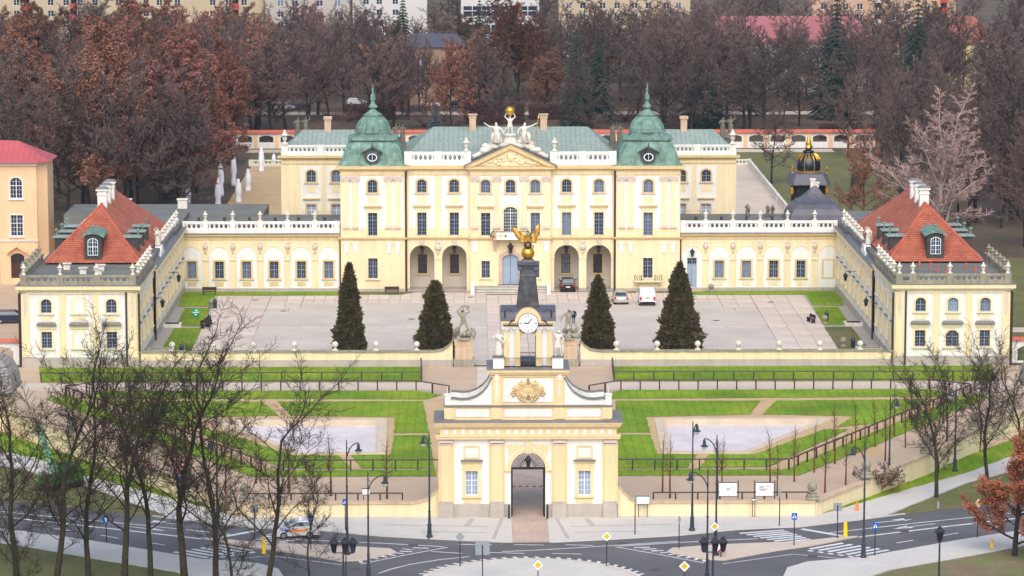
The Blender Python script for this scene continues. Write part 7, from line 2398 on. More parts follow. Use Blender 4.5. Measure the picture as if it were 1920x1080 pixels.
v_ = car(16.5, -10.6, PI / 2, 'white panel van parked beside the silver saloon in the courtyard', 'paint_white', 4.3, 1.95, 2.0, 'van', 'van', 'parked_van')
part_box(v_, 'rear_handle', 'tyre', MB(), -2.19, -2.15, -0.3, 0.3, 0.98, 1.06)
part_box(v_, 'door_gap', 'print_grey', MB(), -2.165, -2.145, -0.015, 0.015, 0.5, 1.85)
tx = car(-19.3, -138.6, PI + 0.14, 'pale hatchback taxi with orange lettering strip on the left roundabout approach', 'paint_pearl', 3.7, 1.65, 1.48, 'hatch', 'car', 'taxi')
part_box(tx, 'lettering_strip', 'orange_paint', MB(), -0.9, 0.6, 0.826, 0.84, 0.62, 0.8)
part_box(tx, 'blue_logo', 'sign_blue', MB(), 0.65, 0.95, 0.826, 0.84, 0.58, 0.84)
part_box(tx, 'red_sticker', 'tail_red', MB(), -1.3, -1.05, 0.826, 0.84, 0.82, 0.95)
part_box(tx, 'roof_sign', 'sign_white', MB(), -0.5, -0.2, -0.25, 0.25, 1.48, 1.66)
car(-58.8, -24.5, 0.1, 'dark blue car half hidden behind the left wing', 'paint_navy', 4.3, 1.75, 1.5, 'hatch')
for k, (x, y, m, lab) in enumerate(((-43.2, 257, 'paint_white', 'pale car parked under distant trees, leftmost'), (-40.0, 257.5, 'paint_navy', 'dark car parked under distant trees beside a pale one'), (-28.8, 268, 'paint_pearl', 'pale car half hidden by trunks left of the dome'), (-13.5, 262.5, 'paint_white', 'white car parked before the brown house'), (-7.2, 261.5, 'paint_black', 'dark car parked before the brown house'))):
    car(x, y, 0.1, lab, m, 4.2, 1.7, 1.45, 'hatch')
# pedestrian
t = thing('person', 'person in dark blue jacket and jeans walking across the courtyard', 'person', (7.1, -26.2, 0.035))
pm = body('cloth_navy', 'body', (-0.3, 0.08, 1.16), (-0.26, -0.1, 0.92), (0.3, -0.06, 1.16), (0.28, 0.1, 0.9), (-0.1, -0.14, 0.5), (-0.1, 0.06, 0.07), (0.1, 0.12, 0.5), (0.1, 0.28, 0.1), head=(0, 0.0))
pm.materials.clear()
for m in ('cloth_navy', 'cloth_jeans', 'skin', 'hair_dark'): pm.materials.append(MAT[m])
for p in pm.polygons:
    z = p.center.z
    p.material_index = 1 if z < 0.86 else (2 if (z > 1.5 and p.center.y < 0.0) else (3 if z > 1.52 else 0))
new_obj('body', pm, t)
b = MB()
b.lathe([(0.75, 0.22), (0.95, 0.24), (1.2, 0.21), (1.42, 0.24), (1.5, 0.1)], 0, 0, 12)
b.build('jacket', 'cloth_navy', t, smooth=True)
# green works machine among the trees
t = thing('cherry_picker', 'green lift truck with raised lattice boom behind the left trees', 'truck', (-41.0, -119.5, 0.0), 0.9)
part_box(t, 'chassis', 'dark_void', MB(), -1.9, 1.9, -0.9, 0.9, 0.3, 0.7)
b = MB()
b.prism([(-1.8, 0.7), (1.9, 0.7), (1.9, 1.6), (1.5, 2.3), (0.5, 2.3), (0.4, 1.4), (-1.8, 1.4)], -0.9, 0.9)
b.build('body', 'green_machine', t)
b = MB()
P0, P1 = Vector((-0.6, 0, 1.5)), Vector((-0.2, 2.6, 5.6))
for dx in (-0.25, 0.25):
    for dz in (-0.22, 0.22):
        b.tube(P0 + Vector((dx, 0, dz)), P1 + Vector((dx, 0, dz)), 0.06, n=5)
for k in range(10):
    a, c = P0.lerp(P1, k / 10), P0.lerp(P1, (k + 1) / 10)
    b.tube(a + Vector((-0.25, 0, 0.22)), c + Vector((0.25, 0, 0.22)), 0.05, n=4)
    b.tube(a + Vector((0.25, 0, 0.22)), c + Vector((-0.25, 0, -0.22)), 0.05, n=4)
    b.tube(a + Vector((-0.25, 0, -0.22)), a + Vector((0.25, 0, 0.22)), 0.05, n=4)
b.build('boom', 'green_lattice', t)
for sx in (-1.2, 1.2):
    for s in (-1, 1):
        b = MB()
        b.tube((sx, s * 0.65, 0.4), (sx, s * 0.95, 0.4), 0.42, n=14)
        b.build('wheel', 'tyre', t)
# ================================================================ TREES
class Tree:
    """recursive bare tree: thick wood goes to the trunk mesh, twigs (and leaves) to the crown mesh"""
    def __init__(s, seed):
        s.r = random.Random(seed)
        s.tv, s.tf, s.cv, s.cf = [], [], [], []
        s.lv, s.lf = [], []
    def limb(s, pts, rs, n, crown):
        V, Fc = (s.cv, s.cf) if crown else (s.tv, s.tf)
        base = len(V)
        m = len(pts)
        for k in range(m):
            p = pts[k]
            d = (pts[min(k + 1, m - 1)] - pts[max(k - 1, 0)])
            u = d.orthogonal()
            u.normalize()
            w = d.cross(u)
            w.normalize()
            if k == m - 1 and crown:
                V.append(tuple(p))
                continue
            for i in range(n):
                a = 2 * PI * i / n
                q = p + (u * math.cos(a) + w * math.sin(a)) * rs[k]
                V.append((q.x, q.y, q.z))
        for k in range(m - 1):
            o0, o1 = base + k * n, base + (k + 1) * n
            tip = (k == m - 2 and crown)
            for i in range(n):
                j = (i + 1) % n
                if tip: Fc.append((o0 + i, o0 + j, o1))
                else: Fc.append((o0 + i, o0 + j, o1 + j, o1 + i))
    def leafq(s, p, size):
        r = s.r
        u = Vector((r.gauss(0, 1), r.gauss(0, 1), r.gauss(0, 1))).normalized() * size
        w = u.orthogonal().normalized() * size * 0.6
        b = len(s.lv)
        for q in (p - u * 0.5, p + w * 0.5, p + u * 0.5, p - w * 0.5): s.lv.append(tuple(q))
        s.lf.append((b, b + 1, b + 2, b + 3))
    def grow(s, pos, d, L, rad, lvl, cfg):
        r = s.r
        c = cfg[lvl]
        nseg = c['seg']
        pts, rs = [pos.copy()], [rad]
        p, dd = pos.copy(), d.copy()
        end = rad * c.get('end', 0.45)
        for k in range(nseg):
            dd = (dd + Vector((r.gauss(0, 1), r.gauss(0, 1), r.gauss(0, 1))) * c['wob'] + Vector((0, 0, c.get('up', 0)))).normalized()
            p = p + dd * (L / nseg)
            pts.append(p.copy())
            rs.append(rad + (end - rad) * (k + 1) / nseg)
        s.limb(pts, rs, c['n'], c['crown'])
        if c.get('leaf'):
            for k in range(c['leaf']):
                t = r.uniform(0.2, 1.0) * nseg
                i = min(int(t), nseg - 1)
                q = pts[i].lerp(pts[i + 1], t - i)
                s.leafq(q + Vector((r.gauss(0, 0.12), r.gauss(0, 0.12), r.gauss(0, 0.12))), c['lsize'] * r.uniform(0.6, 1.3))
        if lvl + 1 >= len(cfg): return
        cn = cfg[lvl + 1]
        ga = r.uniform(0, 6.28)
        nb = c['kids']
        for k in range(nb):
            t = c['start'] + (1 - c['start']) * ((k + r.uniform(0.1, 0.9)) / nb)
            x = t * nseg
            i = min(int(x), nseg - 1)
            q = pts[i].lerp(pts[i + 1], x - i)
            axis = (pts[i + 1] - pts[i]).normalized()
            ga += 2.4 + r.uniform(-0.5, 0.5)
            u = axis.orthogonal().normalized()
            w = axis.cross(u)
            side = u * math.cos(ga) + w * math.sin(ga)
            ang = R(cn['ang'] * r.uniform(0.7, 1.3) * (1 - cn.get('fold', 0.35) * t))
            nd = axis * math.cos(ang) + side * math.sin(ang)
            LL = L * cn['len'] * (1 - cn.get('taper', 0.5) * t) * r.uniform(0.75, 1.2)
            s.grow(q, nd, LL, max(cn['rmin'], (rad + (end - rad) * t) * cn['rr']), lvl + 1, cfg)
        if c.get('fork'):                      # leader continues
            for k in range(c['fork']):
                nd = (dd + Vector((r.gauss(0, 0.3), r.gauss(0, 0.3), 0.25))).normalized()
                s.grow(pts[-1], nd, L * cn['len'] * 0.8, max(cn['rmin'], end * 0.9), lvl + 1, cfg)
    def meshes(s, bark, twig, leaf=None):
        out = []
        for nm, V, Fc, m in (('trunk', s.tv, s.tf, bark), ('crown', s.cv, s.cf, twig)):
            me = bpy.data.meshes.new(nm)
            me.from_pydata(V, [], Fc)
            me.materials.append(MAT[m])
            out.append(me)
        if s.lv:
            me = bpy.data.meshes.new('leaves')
            me.from_pydata(s.lv, [], s.lf)
            me.materials.append(MAT[leaf])
            out.append(me)
        return out

def park_cfg(dense, leaf=0, rmin=0.045, spread=62, kids=14):
    return [dict(seg=7, wob=0.05, up=0.06, n=7, crown=False, kids=kids, start=0.26, fork=2, end=0.3),
            dict(seg=5, wob=0.13, up=0.07, n=5, crown=False, kids=7, start=0.2, fork=1, ang=spread, len=0.55, taper=0.45, fold=0.3, rr=0.5, rmin=0.07, end=0.4),
            dict(seg=3, wob=0.16, up=0.05, n=4, crown=False, kids=6, start=0.15, fork=1, ang=50, len=0.46, fold=0.2, rr=0.5, rmin=0.045, end=0.5),
            dict(seg=2, wob=0.2, up=0.03, n=3, crown=True, kids=dense, start=0.1, ang=48, len=0.5, fold=0.1, rr=0.6, rmin=rmin * 1.2, end=0.6),
            dict(seg=2, wob=0.22, up=0.02, n=3, crown=True, kids=0, start=0.1, ang=46, len=0.7, rr=0.7, rmin=rmin, end=0.5, leaf=leaf, lsize=0.3)]
PROTO = {}
def proto(key, seed, cfg, H, rad, bark, twig, leaf=None, lean=(0, 0)):
    t = Tree(seed)
    t.grow(Vector((0, 0, -0.1)), Vector((lean[0], lean[1], 1)).normalized(), H * 0.8, rad, 0, cfg)
    ms = t.meshes(bark, twig, leaf)
    top = max(v[2] for v in t.cv)
    PROTO[key] = (ms, top)
def plant(key, x, y, h, label, group=None, rz=None, name='bare_tree', wide=1.0, cat='tree'):
    ms, top = PROTO[key]
    f = h / top
    o = thing(name, label, cat, (x, y, 0), random.uniform(0, 6.28) if rz is None else rz, group, (f * wide, f * wide, f))
    for nm, me in zip(('trunk', 'crown', 'leaves'), ms):
        new_obj(nm, me, o)
    return o
for i in range(3): proto('dark%d' % i, 100 + i, park_cfg(8), 20, 0.34, 'bark_dark', 'twig_far')
for i in range(3): proto('purple%d' % i, 120 + i, park_cfg(8, spread=52), 20, 0.32, 'bark_dark', 'twig_purple')
for i in range(3): proto('rust%d' % i, 140 + i, park_cfg(7, leaf=5), 18, 0.3, 'bark_dark', 'twig_red', 'twig_red')
proto('birch', 160, park_cfg(11, spread=48, kids=17), 20, 0.4, 'bark_pale', 'twig_pale')
proto('larch', 161, park_cfg(8, spread=70, kids=16), 14, 0.22, 'bark_red', 'twig_red')

# ---- young avenue trees
def young_cfg(n): return [dict(seg=6, wob=0.02, up=0.05, n=6, crown=False, kids=n, start=0.38, end=0.25, fork=1),
                         dict(seg=3, wob=0.08, up=0.12, n=3, crown=True, kids=4, start=0.2, ang=62, len=0.21, taper=0.5, rr=0.35, rmin=0.014, end=0.5),
                         dict(seg=2, wob=0.12, up=0.06, n=3, crown=True, kids=2, start=0.2, ang=45, len=0.5, rr=0.6, rmin=0.009, end=0.5),
                         dict(seg=1, wob=0.1, up=0.03, n=3, crown=True, kids=0, start=0.2, ang=40, len=0.6, rr=0.7, rmin=0.007, end=0.5)]
for i in range(4): proto('young%d' % i, 200 + i, young_cfg(24 + 4 * i), 6.6, 0.1, 'bark_red', 'twig')
YT = [(11.9, -121.0), (12.4, -123.6), (17.2, -119.9), (16.6, -121.9), (21.4, -120.6), (21.8, -122.9), (23.9, -116.8), (26.1, -121.6), (26.1, -112.8), (28.3, -118.4), (28.4, -109.0), (30.8, -111.4), (30.9, -104.0), (33.2, -107.6), (33.1, -101.0), (35.9, -101.5), (35.6, -95.7), (38.6, -95.6), (38.0, -90.4), (41.2, -89.4), (40.6, -84.6)]
ORD = ('first', 'second', 'third', 'fourth', 'fifth', 'sixth', 'seventh', 'eighth', 'ninth', 'tenth', 'eleventh', 'twelfth')
for k, (x, y) in enumerate(YT):
    row = 'inner' if k % 2 == 0 else 'outer'
    plant('young%d' % (k % 4), x, y, 5.4 + 0.5 * math.sin(k * 2.1), 'young red-stemmed tree, %s from the gate in the %s row of the right avenue' % (ORD[k // 2], row), 'young trees of the right avenue', name='young_tree')
YL = [(-12.2, -123.6), (-17.1, -122.4), (-20.8, -121.5), (-24.0, -117.0), (-26.4, -121.0), (-27.9, -111.6), (-30.6, -113.0), (-32.6, -104.4), (-35.6, -101.4), (-37.6, -93.0)]
for k, (x, y) in enumerate(YL):
    plant('young%d' % ((k + 1) % 4), x, y, 5.6 + 0.5 * math.sin(k * 1.7), 'young red-stemmed tree, %s from the gate in the left avenue' % ORD[k], 'young trees of the left avenue', name='young_tree', wide=1.25 if k == 0 else 1.0)

# ---- big bare trees by the street
def near_cfg(dense, kids=10, spread=48, start=0.3):
    return [dict(seg=9, wob=0.07, up=0.06, n=9, crown=False, kids=kids, start=start, fork=2, end=0.35),
            dict(seg=7, wob=0.13, up=0.08, n=6, crown=False, kids=9, start=0.15, fork=1, ang=spread, len=0.6, taper=0.45, fold=0.3, rr=0.42, rmin=0.045, end=0.35),
            dict(seg=5, wob=0.16, up=0.05, n=4, crown=False, kids=7, start=0.1, fork=1, ang=48, len=0.42, fold=0.2, rr=0.45, rmin=0.02, end=0.45),
            dict(seg=3, wob=0.2, up=0.03, n=3, crown=True, kids=dense, start=0.1, ang=50, len=0.5, rr=0.5, rmin=0.017, end=0.55),
            dict(seg=2, wob=0.22, up=0.02, n=3, crown=True, kids=0, start=0.1, ang=44, len=0.95, rr=0.65, rmin=0.0115, end=0.5)]
proto('near0', 300, near_cfg(5, 10, 42), 17, 0.22, 'bark', 'twig')
proto('near1', 311, near_cfg(5, 10, 40, 0.2), 18, 0.2, 'bark', 'twig', lean=(0.1, 0))
proto('near2', 322, near_cfg(5, 10, 38, 0.3), 18, 0.2, 'bark', 'twig', lean=(-0.06, 0))
proto('near3', 333, near_cfg(5, 9, 44, 0.1), 12, 0.12, 'bark', 'twig')
for (key, x, y, h, rz, lab) in (
        ('near0', -40.2, -152.5, 17.0, 0.3, 'tall bare tree at the far left edge by the street'),
        ('near2', -36.8, -155.5, 20.5, 1.2, 'tall dark bare tree with straight trunk, second from the left edge'),
        ('near1', -34.6, -153.0, 17.5, 2.1, 'leaning bare tree with forked crown left of the green lift truck'),
        ('near0', -31.4, -156.5, 18.5, 4.0, 'bare tree with thick mossy trunk, fourth from the left edge'),
        ('near2', -29.6, -154.5, 18.0, 3.0, 'bare tree with close upright limbs, fifth from the left edge'),
        ('near0', -26.9, -155.0, 20.0, 5.6, 'tallest bare tree of the left clump with thick trunk'),
        ('near1', -24.6, -154.0, 18.5, 5.0, 'bare tree with sweeping limbs at the right of the left clump'),
        ('near1', -20.6, -153.8, 16.5, 0.6, 'slender forked bare tree standing alone before the left zebra crossing'),
        ('near3', -17.4, -153.6, 9.0, 0.0, 'small many-stemmed bare tree before the pale taxi'),
        ('near3', -23.2, -158.6, 12.0, 2.0, 'thin bare stem left of the slender forked tree'),
        ('near3', -43.0, -146.0, 11.0, 1.0, 'low bushy bare tree at the left frame edge'),
        ('near3', -37.5, -147.0, 9.5, 3.4, 'bushy bare tree behind the left clump'),
        ('near3', -39.5, -158.0, 9.0, 2.4, 'bushy bare sapling at the lower left corner'),
        ('near1', -44.0, -150.0, 17.0, 4.4, 'bare tree cut by the left frame edge'),
        ('near0', 35.5, -124.2, 13.5, 1.0, 'big bare tree on the right verge beside the pavement'),
        ('near1', 41.2, -116.5, 14.0, 2.4, 'bare tree with several stems behind the rust-leaved tree'),
        ('near3', 38.8, -109.0, 11.5, 0.4, 'small bare tree beyond the big verge tree'),
        ('near2', 44.0, -119.0, 15.0, 4.2, 'bare tree at the right frame edge above the rust-leaved tree'),
        ('near3', 42.6, -103.0, 10.5, 3.0, 'bare tree before the right corner pavilion'),
        ('near3', 36.8, -116.0, 8.0, 1.9, 'small bare tree beside the right pavement')):
    plant(key, x, y, h * (1.1 if x < 0 else 1.0), lab, 'bare street trees', rz, wide=1.45 if key != 'near3' else 1.25)
# rust-leaved tree at lower right and shrubs
proto('beech', 345, [dict(seg=5, wob=0.06, up=0.05, n=7, crown=False, kids=12, start=0.12, fork=2, end=0.4),
                     dict(seg=4, wob=0.14, up=0.03, n=5, crown=False, kids=8, start=0.2, fork=1, ang=70, len=0.62, taper=0.45, rr=0.5, rmin=0.03, end=0.4),
                     dict(seg=3, wob=0.16, up=0.02, n=3, crown=True, kids=7, start=0.1, ang=50, len=0.45, rr=0.5, rmin=0.014, end=0.5),
                     dict(seg=2, wob=0.2, up=0.02, n=3, crown=True, kids=0, start=0.1, ang=46, len=0.6, rr=0.6, rmin=0.009, end=0.5, leaf=24, lsize=0.16)], 7, 0.2, 'bark_dark', 'bark_dark', 'twig_rust')
plant('beech', 38.6, -146.4, 10.4, 'rust-leaved beech at the lower right corner', name='beech_tree', rz=0.5, wide=1.1)
proto('shrub', 350, [dict(seg=1, wob=0.02, n=5, crown=False, kids=16, start=0.1, end=0.6),
                     dict(seg=4, wob=0.12, up=0.06, n=4, crown=False, kids=6, start=0.2, ang=55, len=3.4, taper=0.2, fold=0.0, rr=0.5, rmin=0.02, end=0.4),
                     dict(seg=3, wob=0.15, up=0.05, n=3, crown=True, kids=5, start=0.2, ang=40, len=0.5, rr=0.6, rmin=0.018, end=0.5),
                     dict(seg=2, wob=0.18, up=0.03, n=3, crown=True, kids=0, start=0.2, ang=36, len=0.6, rr=0.7, rmin=0.013, end=0.5, leaf=4, lsize=0.16)], 1.0, 0.09, 'bark_red', 'hedge', 'hedge')
proto('bush', 351, [dict(seg=1, wob=0.02, n=5, crown=False, kids=20, start=0.1, end=0.6),
                     dict(seg=4, wob=0.12, up=0.05, n=3, crown=False, kids=7, start=0.2, ang=60, len=3.4, taper=0.2, fold=0.0, rr=0.5, rmin=0.03, end=0.4),
                     dict(seg=3, wob=0.15, up=0.05, n=3, crown=True, kids=6, start=0.2, ang=40, len=0.5, rr=0.6, rmin=0.02, end=0.5),
                     dict(seg=2, wob=0.18, up=0.03, n=3, crown=True, kids=0, start=0.2, ang=36, len=0.6, rr=0.7, rmin=0.016, end=0.5)], 1.0, 0.09, 'bark_dark', 'twig_purple')
plant('shrub', 31.0, -122.8 + 1.0, 2.9, 'bare reddish shrub growing against the right boundary wall', name='shrub', rz=0.4, cat='shrub')

# ---- the wood behind the palace
rnd = random.Random(77)
def ground_row(y): return -330 + 876 * 394.3 / (394.3 + y)
def clear(x, y):
    if abs(x) < 44.5 and y < 182: return False
    if y > 172 and y < 184 and -50 < x < 70: return False
    for (a, c, e, f) in ((-19.5, -5.5, 262, 284), (44, 85, 298, 314), (95, 113, 303, 319), (-9, 13, 378, 394), (-48, -6, 256.5, 266), (42, 47.5, 66, 74), (-78, -54, 0, 22)):
        if a - 1 < x < c + 1 and e - 1 < y < f + 1: return False
    if 394 < y < 440 or y > 600: return False
    return True
placed = [(-3.2, 300), (67.4, 235), (15.4, 222), (19.8, 226), (85.6, 250), (-11.5, 184), (66.5, 228), (68, 229), (84.8, 243), (15.0, 215), (19.4, 219), (-3.5, 293)]
ZONES = {}
def try_plant(x0, x1, y0, y1, keys, n, rows, zone, wide=(0.9, 1.25), mind=4.5):
    got = 0
    for _ in range(n * 30):
        if got >= n: break
        x, y = rnd.uniform(x0, x1), rnd.uniform(y0, y1)
        if not clear(x, y) or any((x - a) ** 2 + (y - c) ** 2 < mind ** 2 for a, c in placed): continue
        placed.append((x, y))
        top = rnd.uniform(*rows)
        s = 5960 / (394.3 + y + 10)
        h = min(33, max(10, 1.28 * (ground_row(y) - top) / s))
        key = rnd.choice(keys)
        look = {'d': 'dark bare', 'p': 'purple-grey bare', 'r': 'rust-brown leafed'}[key[0]]
        o = plant(key, x, y, h, 'park tree', '%s trees in the %s' % (look, zone), name='park_tree', wide=rnd.uniform(*wide))
        ZONES.setdefault((look, zone), []).append((math.atan2(x + 4.7, y + 394.3), o))
        got += 1
A = ['rust0', 'rust1', 'rust2', 'purple0', 'purple1', 'dark0', 'dark1']
B_ = ['dark0', 'dark1', 'dark2', 'purple0', 'purple1', 'purple2']
try_plant(-60, -46, 66, 150, ['rust0', 'rust1', 'rust2'], 10, (100, 150), 'wood edge beside the left terrace')
try_plant(-105, -46, 60, 130, ['dark0', 'dark1', 'dark2', 'purple0', 'purple1'], 26, (130, 200), 'front of the left wood', mind=3.6)
try_plant(-115, -46, 120, 205, A, 30, (70, 120), 'middle of the left wood', mind=4.0)
try_plant(-125, -48, 200, 330, A + ['purple2'], 34, (40, 75), 'back of the left wood', (1.1, 1.5), 4.5)
try_plant(-50, -20, 186, 250, B_, 17, (50, 110), 'grove behind the left dome', (1.1, 1.5), 4)
try_plant(-50, -6, 268, 385, B_ + ['rust1'], 24, (25, 60), 'far grove behind the left dome', (1.2, 1.7), 4)
try_plant(-18, 22, 190, 250, ['rust0', 'purple1', 'dark1', 'dark2'], 9, (80, 140), 'thin row behind the pediment', (0.8, 1.1), 6)
try_plant(-5, 40, 262, 385, B_ + ['rust0', 'rust2'], 28, (20, 75), 'far grove behind the pediment', (1.2, 1.7), 4)
try_plant(18, 50, 190, 262, B_, 17, (50, 110), 'grove behind the right dome', (1.1, 1.5), 4)
try_plant(44, 125, 186, 294, B_ + ['rust1'], 34, (80, 150), 'wood right of the palace', (1.1, 1.5), 4)
try_plant(36, 140, 318, 392, B_ + ['rust0'], 30, (8, 45), 'far upper right wood', (1.3, 1.8), 4)
try_plant(-22, -3, 236, 257, ['dark0', 'dark1', 'purple0', 'rust1'], 6, (70, 110), 'row before the brown house', (0.9, 1.2), 3.5)
try_plant(44, 114, 268, 297, B_, 26, (25, 65), 'screen before the pink-roofed house', (1.0, 1.4), 4)
try_plant(-160, 160, 442, 560, B_, 22, (-30, 5), 'trees beyond the apartment blocks', (1.8, 2.4), 9)
try_plant(56, 115, 60, 172, B_, 27, (120, 220), 'park edge beyond the right wing', mind=4.5)
try_plant(66, 112, 34, 78, B_, 16, (215, 290), 'trees right behind the right wing', (1.1, 1.4), 4.5)
try_plant(-150, -56, 332, 392, A, 22, (8, 42), 'far upper left wood', (1.3, 1.8), 4)
TENS = {2: 'twenty', 3: 'thirty', 4: 'forty'}
UNIT = ('', 'first', 'second', 'third', 'fourth', 'fifth', 'sixth', 'seventh', 'eighth', 'ninth', 'tenth', 'eleventh', 'twelfth', 'thirteenth', 'fourteenth', 'fifteenth', 'sixteenth', 'seventeenth', 'eighteenth', 'nineteenth')
def nth(k):
    if k < 20: return UNIT[k]
    return TENS[k // 10][:-1] + 'ieth' if k % 10 == 0 else TENS[k // 10] + '-' + UNIT[k % 10]
for (look, zone), lst in ZONES.items():
    for k, (a, o) in enumerate(sorted(lst, key=lambda q: q[0])):
        o['label'] = '%s tree, %s from left in the %s' % (look, nth(k + 1), zone)
plant('birch', 57.0, 22.0, 24.5, 'large pale-branched tree fanning up behind the right wing', rz=0.8, name='pale_tree', wide=1.45)
plant('larch', 50.5, 52.0, 16.5, 'reddish larch beside the gold-topped pavilion', rz=0.2, name='larch_tree', wide=1.15)
plant('dark1', 56.5, -20.0, 8.0, 'small bare tree on the lawn beyond the right wing', rz=0.2)
plant('dark2', 44.0, 120.0, 15.0, 'bare tree rising behind the golden figure of the pavilion', rz=1.2)

for zone, x0, x1, y0, y1, n in (('left wood', -105, -48, 62, 180, 30), ('park behind the left dome', -48, -8, 186, 250, 14), ('park behind the right dome', 16, 60, 186, 262, 18), ('park beyond the right wing', 56, 112, 70, 180, 18)):
    spots = sorted([(rnd.uniform(x0, x1), rnd.uniform(y0, y1)) for k in range(n)], key=lambda q: math.atan2(q[0] + 4.7, q[1] + 394.3))
    for k, (x, y) in enumerate([q for q in spots if clear(*q)]):
        plant('bush', x, y, rnd.uniform(1.8, 4.2), 'low bare brown bush, %s from the left in the %s' % (nth(k + 1), zone), 'bushes in the %s' % zone, name='bush', wide=rnd.uniform(1.0, 1.5), cat='bush')

# ---- conifers
def conifer(key, seed, H, rb, m, bark, layers, droop, dens):
    r = random.Random(seed)
    V, Fc = [], []
    for k in range(layers):
        t = k / layers
        z = H * (0.06 + 0.92 * t)
        rad = rb * (1 - t) ** 0.85 * r.uniform(0.85, 1.1) + 0.12
        nb = max(5, int(dens * (1 - t) + 4))
        for i in range(nb):
            a = 2 * PI * i / nb + r.uniform(-0.3, 0.3)
            L = rad * r.uniform(0.75, 1.15)
            d = Vector((math.cos(a), math.sin(a), 0))
            q = Vector((-math.sin(a), math.cos(a), 0))
            prev = None
            segs = 5
            for j in range(segs):
                f0 = (j + 0.2) / segs
                c = d * (L * f0) + Vector((0, 0, z - droop * L * f0 * f0 + r.uniform(-0.08, 0.08)))
                w = L * 0.26 * (1 - f0 * 0.7) + 0.06
                e = d * (L * 0.3) + Vector((0, 0, -droop * L * 0.28))
                for sgn in (-1, 1):
                    b = len(V)
                    side = q * (sgn * w * r.uniform(0.7, 1.2))
                    V += [tuple(c), tuple(c + side + e * 0.4 + Vector((0, 0, -0.15))), tuple(c + e * r.uniform(0.9, 1.2)), tuple(c + e * 0.5 + Vector((0, 0, 0.1)))]
                    Fc.append((b, b + 1, b + 2, b + 3))
    me = bpy.data.meshes.new('crown')
    me.from_pydata(V, [], Fc)
    me.materials.append(MAT[m])
    b = MB()
    b.lathe([(-0.1, H * 0.016 + 0.05), (H * 0.5, H * 0.009), (H * 0.98, 0.02)], 0, 0, 7)
    PROTO[key] = ([b.mesh('trunk', bark), me], H)
conifer('spruce0', 400, 16, 3.6, 'spruce', 'bark_dark', 26, 0.5, 16)
conifer('spruce1', 401, 16, 2.7, 'spruce', 'bark_dark', 28, 0.45, 14)
conifer('spruceb', 402, 8, 2.1, 'spruce_blue', 'bark_dark', 16, 0.35, 14)
for key, x, y, h, lab in (('spruce1', -3.2, 300, 21.0, 'dark narrow spruce before the white office slab'), ('spruce0', 67.4, 235, 25.0, 'large dark spruce before the pink-roofed house'), ('spruce1', 15.4, 222, 19.5, 'tall bluish spruce right of the pediment, left one of two'), ('spruce1', 19.8, 226, 19.0, 'tall bluish spruce right of the pediment, right one of two'),
                          ('spruceb', -11.5, 184, 8.0, 'small blue spruce behind the main roof left of the chimney'), ('spruce0', 85.6, 250, 24.0, 'tall dark spruce before the peach apartment block'), ('spruce0', 37.0, 210, 10.5, 'dark yew-like conifer behind the right rear wing'), ('spruce0', 41.6, 214, 11.5, 'second dark conifer behind the right rear wing'),
                          ('spruce1', -20.5, 330, 20.0, 'dark spruce beside the cream gable end'), ('spruce0', -46.0, 390, 16.0, 'dark spruce before the grey apartment block'), ('spruce0', -66.2, -6.0, 5.6, 'dark spruce before the orange corner building at the left edge'), ('spruce1', 54.5, 96, 6.0, 'dark conifer on the lawn beside the gold-topped pavilion')):
    plant(key, x, y, h, lab, name='spruce_tree', wide=1.1 if 'yew' in lab or 'second' in lab else 1.0)

def thuja(x, y, H, W, p, seed, lab):
    """dense clipped conifer: thousands of small sprays on an uneven cone round a dark core"""
    r = random.Random(seed)
    V, Fc = [], []
    lob = [(r.uniform(-PI, PI), r.random(), r.uniform(-0.28, 0.3)) for _ in range(90)]
    def radius(z, a):
        t = min(1, z / H)
        base = W / 2 * (min(1.0, (1 - t) ** p * 1.1)) * (0.86 + 0.14 * min(1, t * 6))
        k = sum(amp * math.exp(-(((a - a0 + PI) % (2 * PI) - PI) / 0.32) ** 2 - ((t - t0) / 0.035) ** 2) for a0, t0, amp in lob)
        return max(0.04, base * (1 + k))
    for i in range(7000):
        z = H * (1 - (1 - r.random()) ** 0.75)
        a = r.uniform(-PI, PI)
        rr_ = radius(z, a) * r.uniform(0.74, 1.05)
        c = Vector((rr_ * math.cos(a), rr_ * math.sin(a), z + 0.02))
        out = Vector((math.cos(a), math.sin(a), r.uniform(0.3, 1.4))).normalized()
        s = r.choice((0.16, 0.2, 0.26, 0.4)) * r.uniform(0.8, 1.2)
        u = (out + Vector((r.gauss(0, 0.4), r.gauss(0, 0.4), r.gauss(0, 0.35)))).normalized() * s
        w = u.orthogonal().normalized()
        w = (w * math.cos(i) + u.normalized().cross(w) * math.sin(i)) * s * 0.32
        b = len(V)
        V += [tuple(c - u * 0.4), tuple(c + w), tuple(c + u), tuple(c - w)]
        Fc.append((b, b + 1, b + 2, b + 3))
        v2 = u.normalized().cross(w.normalized()) * s * 0.32
        V += [tuple(c - u * 0.4), tuple(c + v2), tuple(c + u), tuple(c - v2)]
        Fc.append((b + 4, b + 5, b + 6, b + 7))
    me = bpy.data.meshes.new('crown')
    me.from_pydata(V, [], Fc)
    me.materials.append(MAT['thuja'])
    t = thing('thuja_tree', lab, 'tree', (x, y, 0))
    new_obj('crown', me, t)
    b = MB()
    b.loft([[(radius(H * k / 12, 2 * PI * i / 12) * 0.8 * math.cos(2 * PI * i / 12), radius(H * k / 12, 2 * PI * i / 12) * 0.8 * math.sin(2 * PI * i / 12), max(0.2, H * k / 12 * 0.97)) for i in range(12)] for k in range(13)])
    b.build('inner_foliage', 'thuja', t)
    b = MB()
    b.lathe([(0, 0.22), (1.0, 0.16)], 0, 0, 8)
    b.build('trunk', 'bark_dark', t)
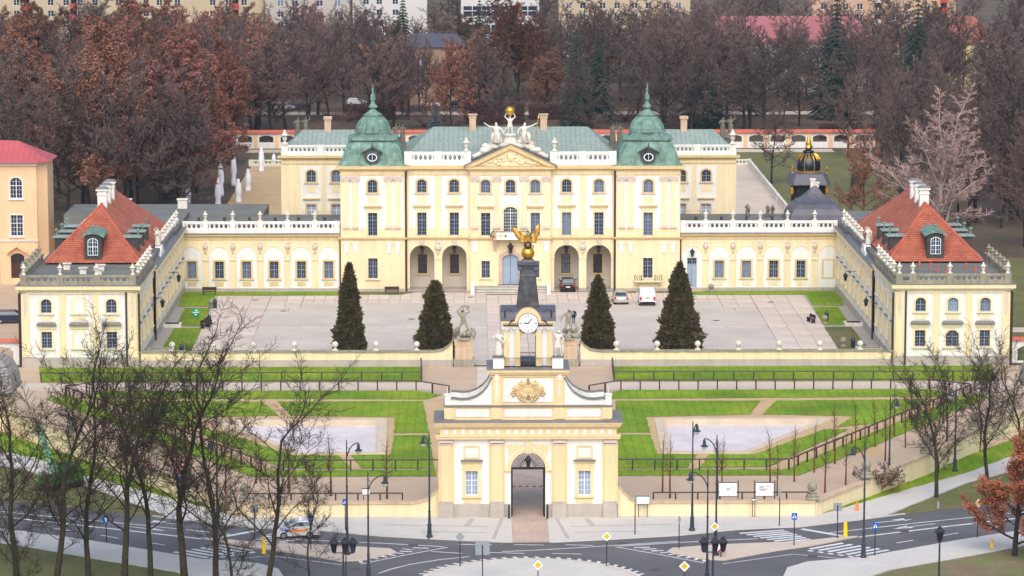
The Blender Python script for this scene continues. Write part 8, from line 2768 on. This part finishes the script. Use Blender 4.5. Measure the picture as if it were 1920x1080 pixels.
thuja(-18.2, -50.5, 10.6, 3.5, 0.68, 1, 'tall slim brownish thuja in the courtyard, leftmost of the four')
thuja(-8.85, -50.5, 8.6, 4.2, 0.56, 2, 'broad rounded brownish thuja left of the courtyard entrance')
thuja(9.0, -50.5, 9.2, 3.8, 0.66, 3, 'pointed brownish thuja right of the courtyard entrance')
thuja(17.9, -50.5, 10.6, 5.1, 0.72, 4, 'tall wide brownish thuja in the courtyard, rightmost of the four')
# dark hedge masses of the park
rr = random.Random(9)
for k, (x0, x1, y, h, lab) in enumerate(((-6.5, 5.5, 226, 4.0, 'dark clipped hedge block behind the golden globe'), (-30, -20, 236, 2.6, 'low dark hedge behind the left dome'), (6.5, 14, 236, 2.6, 'low dark hedge right of the golden globe'), (60, 84, 196, 2.4, 'dark shrub border behind the garden wall at right'))):
    t = thing('hedge', lab, 'hedge', ((x0 + x1) / 2, y, 0))
    w = (x1 - x0) / 2
    V, Fc = [], []
    for i in range(5000):
        f = rr.random()
        if f < 0.55: c = Vector((rr.uniform(-w, w), -2.0, rr.uniform(0.1, h)))
        else: c = Vector((rr.uniform(-w, w), rr.uniform(-2, 2), h))
        c += Vector((rr.gauss(0, 0.12), rr.gauss(0, 0.12), rr.gauss(0, 0.12)))
        u = Vector((rr.gauss(0, 1), rr.gauss(0, 1), rr.gauss(0, 1))).normalized() * 0.22
        q = u.orthogonal().normalized() * 0.12
        b = len(V)
        V += [tuple(c - u), tuple(c + q), tuple(c + u), tuple(c - q)]
        Fc.append((b, b + 1, b + 2, b + 3))
    me = bpy.data.meshes.new('foliage')
    me.from_pydata(V, [], Fc)
    me.materials.append(MAT['hedge'])
    new_obj('foliage', me, t)
    part_box(t, 'inner_twigs', 'hedge', MB(), -w + 0.1, w - 0.1, -1.85, 1.85, 0, h - 0.1)

# ================================================================ thin winter haze over the park and the town
b = MB()
b.box(-1010, 1010, -425, 1510, -1.5, 62.0)
hz = b.build('haze', 'leaf_litter')
hz['kind'] = 'stuff'
hm = bpy.data.materials.new('haze')
hm.use_nodes = True
hm.node_tree.nodes.remove(hm.node_tree.nodes['Principled BSDF'])
pv = hm.node_tree.nodes.new('ShaderNodeVolumePrincipled')
pv.inputs['Color'].default_value = (0.8, 0.86, 0.98, 1)
pv.inputs['Density'].default_value = HAZE
pv.inputs['Anisotropy'].default_value = 0.0
hm.node_tree.links.new(pv.outputs[0], hm.node_tree.nodes['Material Output'].inputs['Volume'])
hz.data.materials.clear()
hz.data.materials.append(hm)
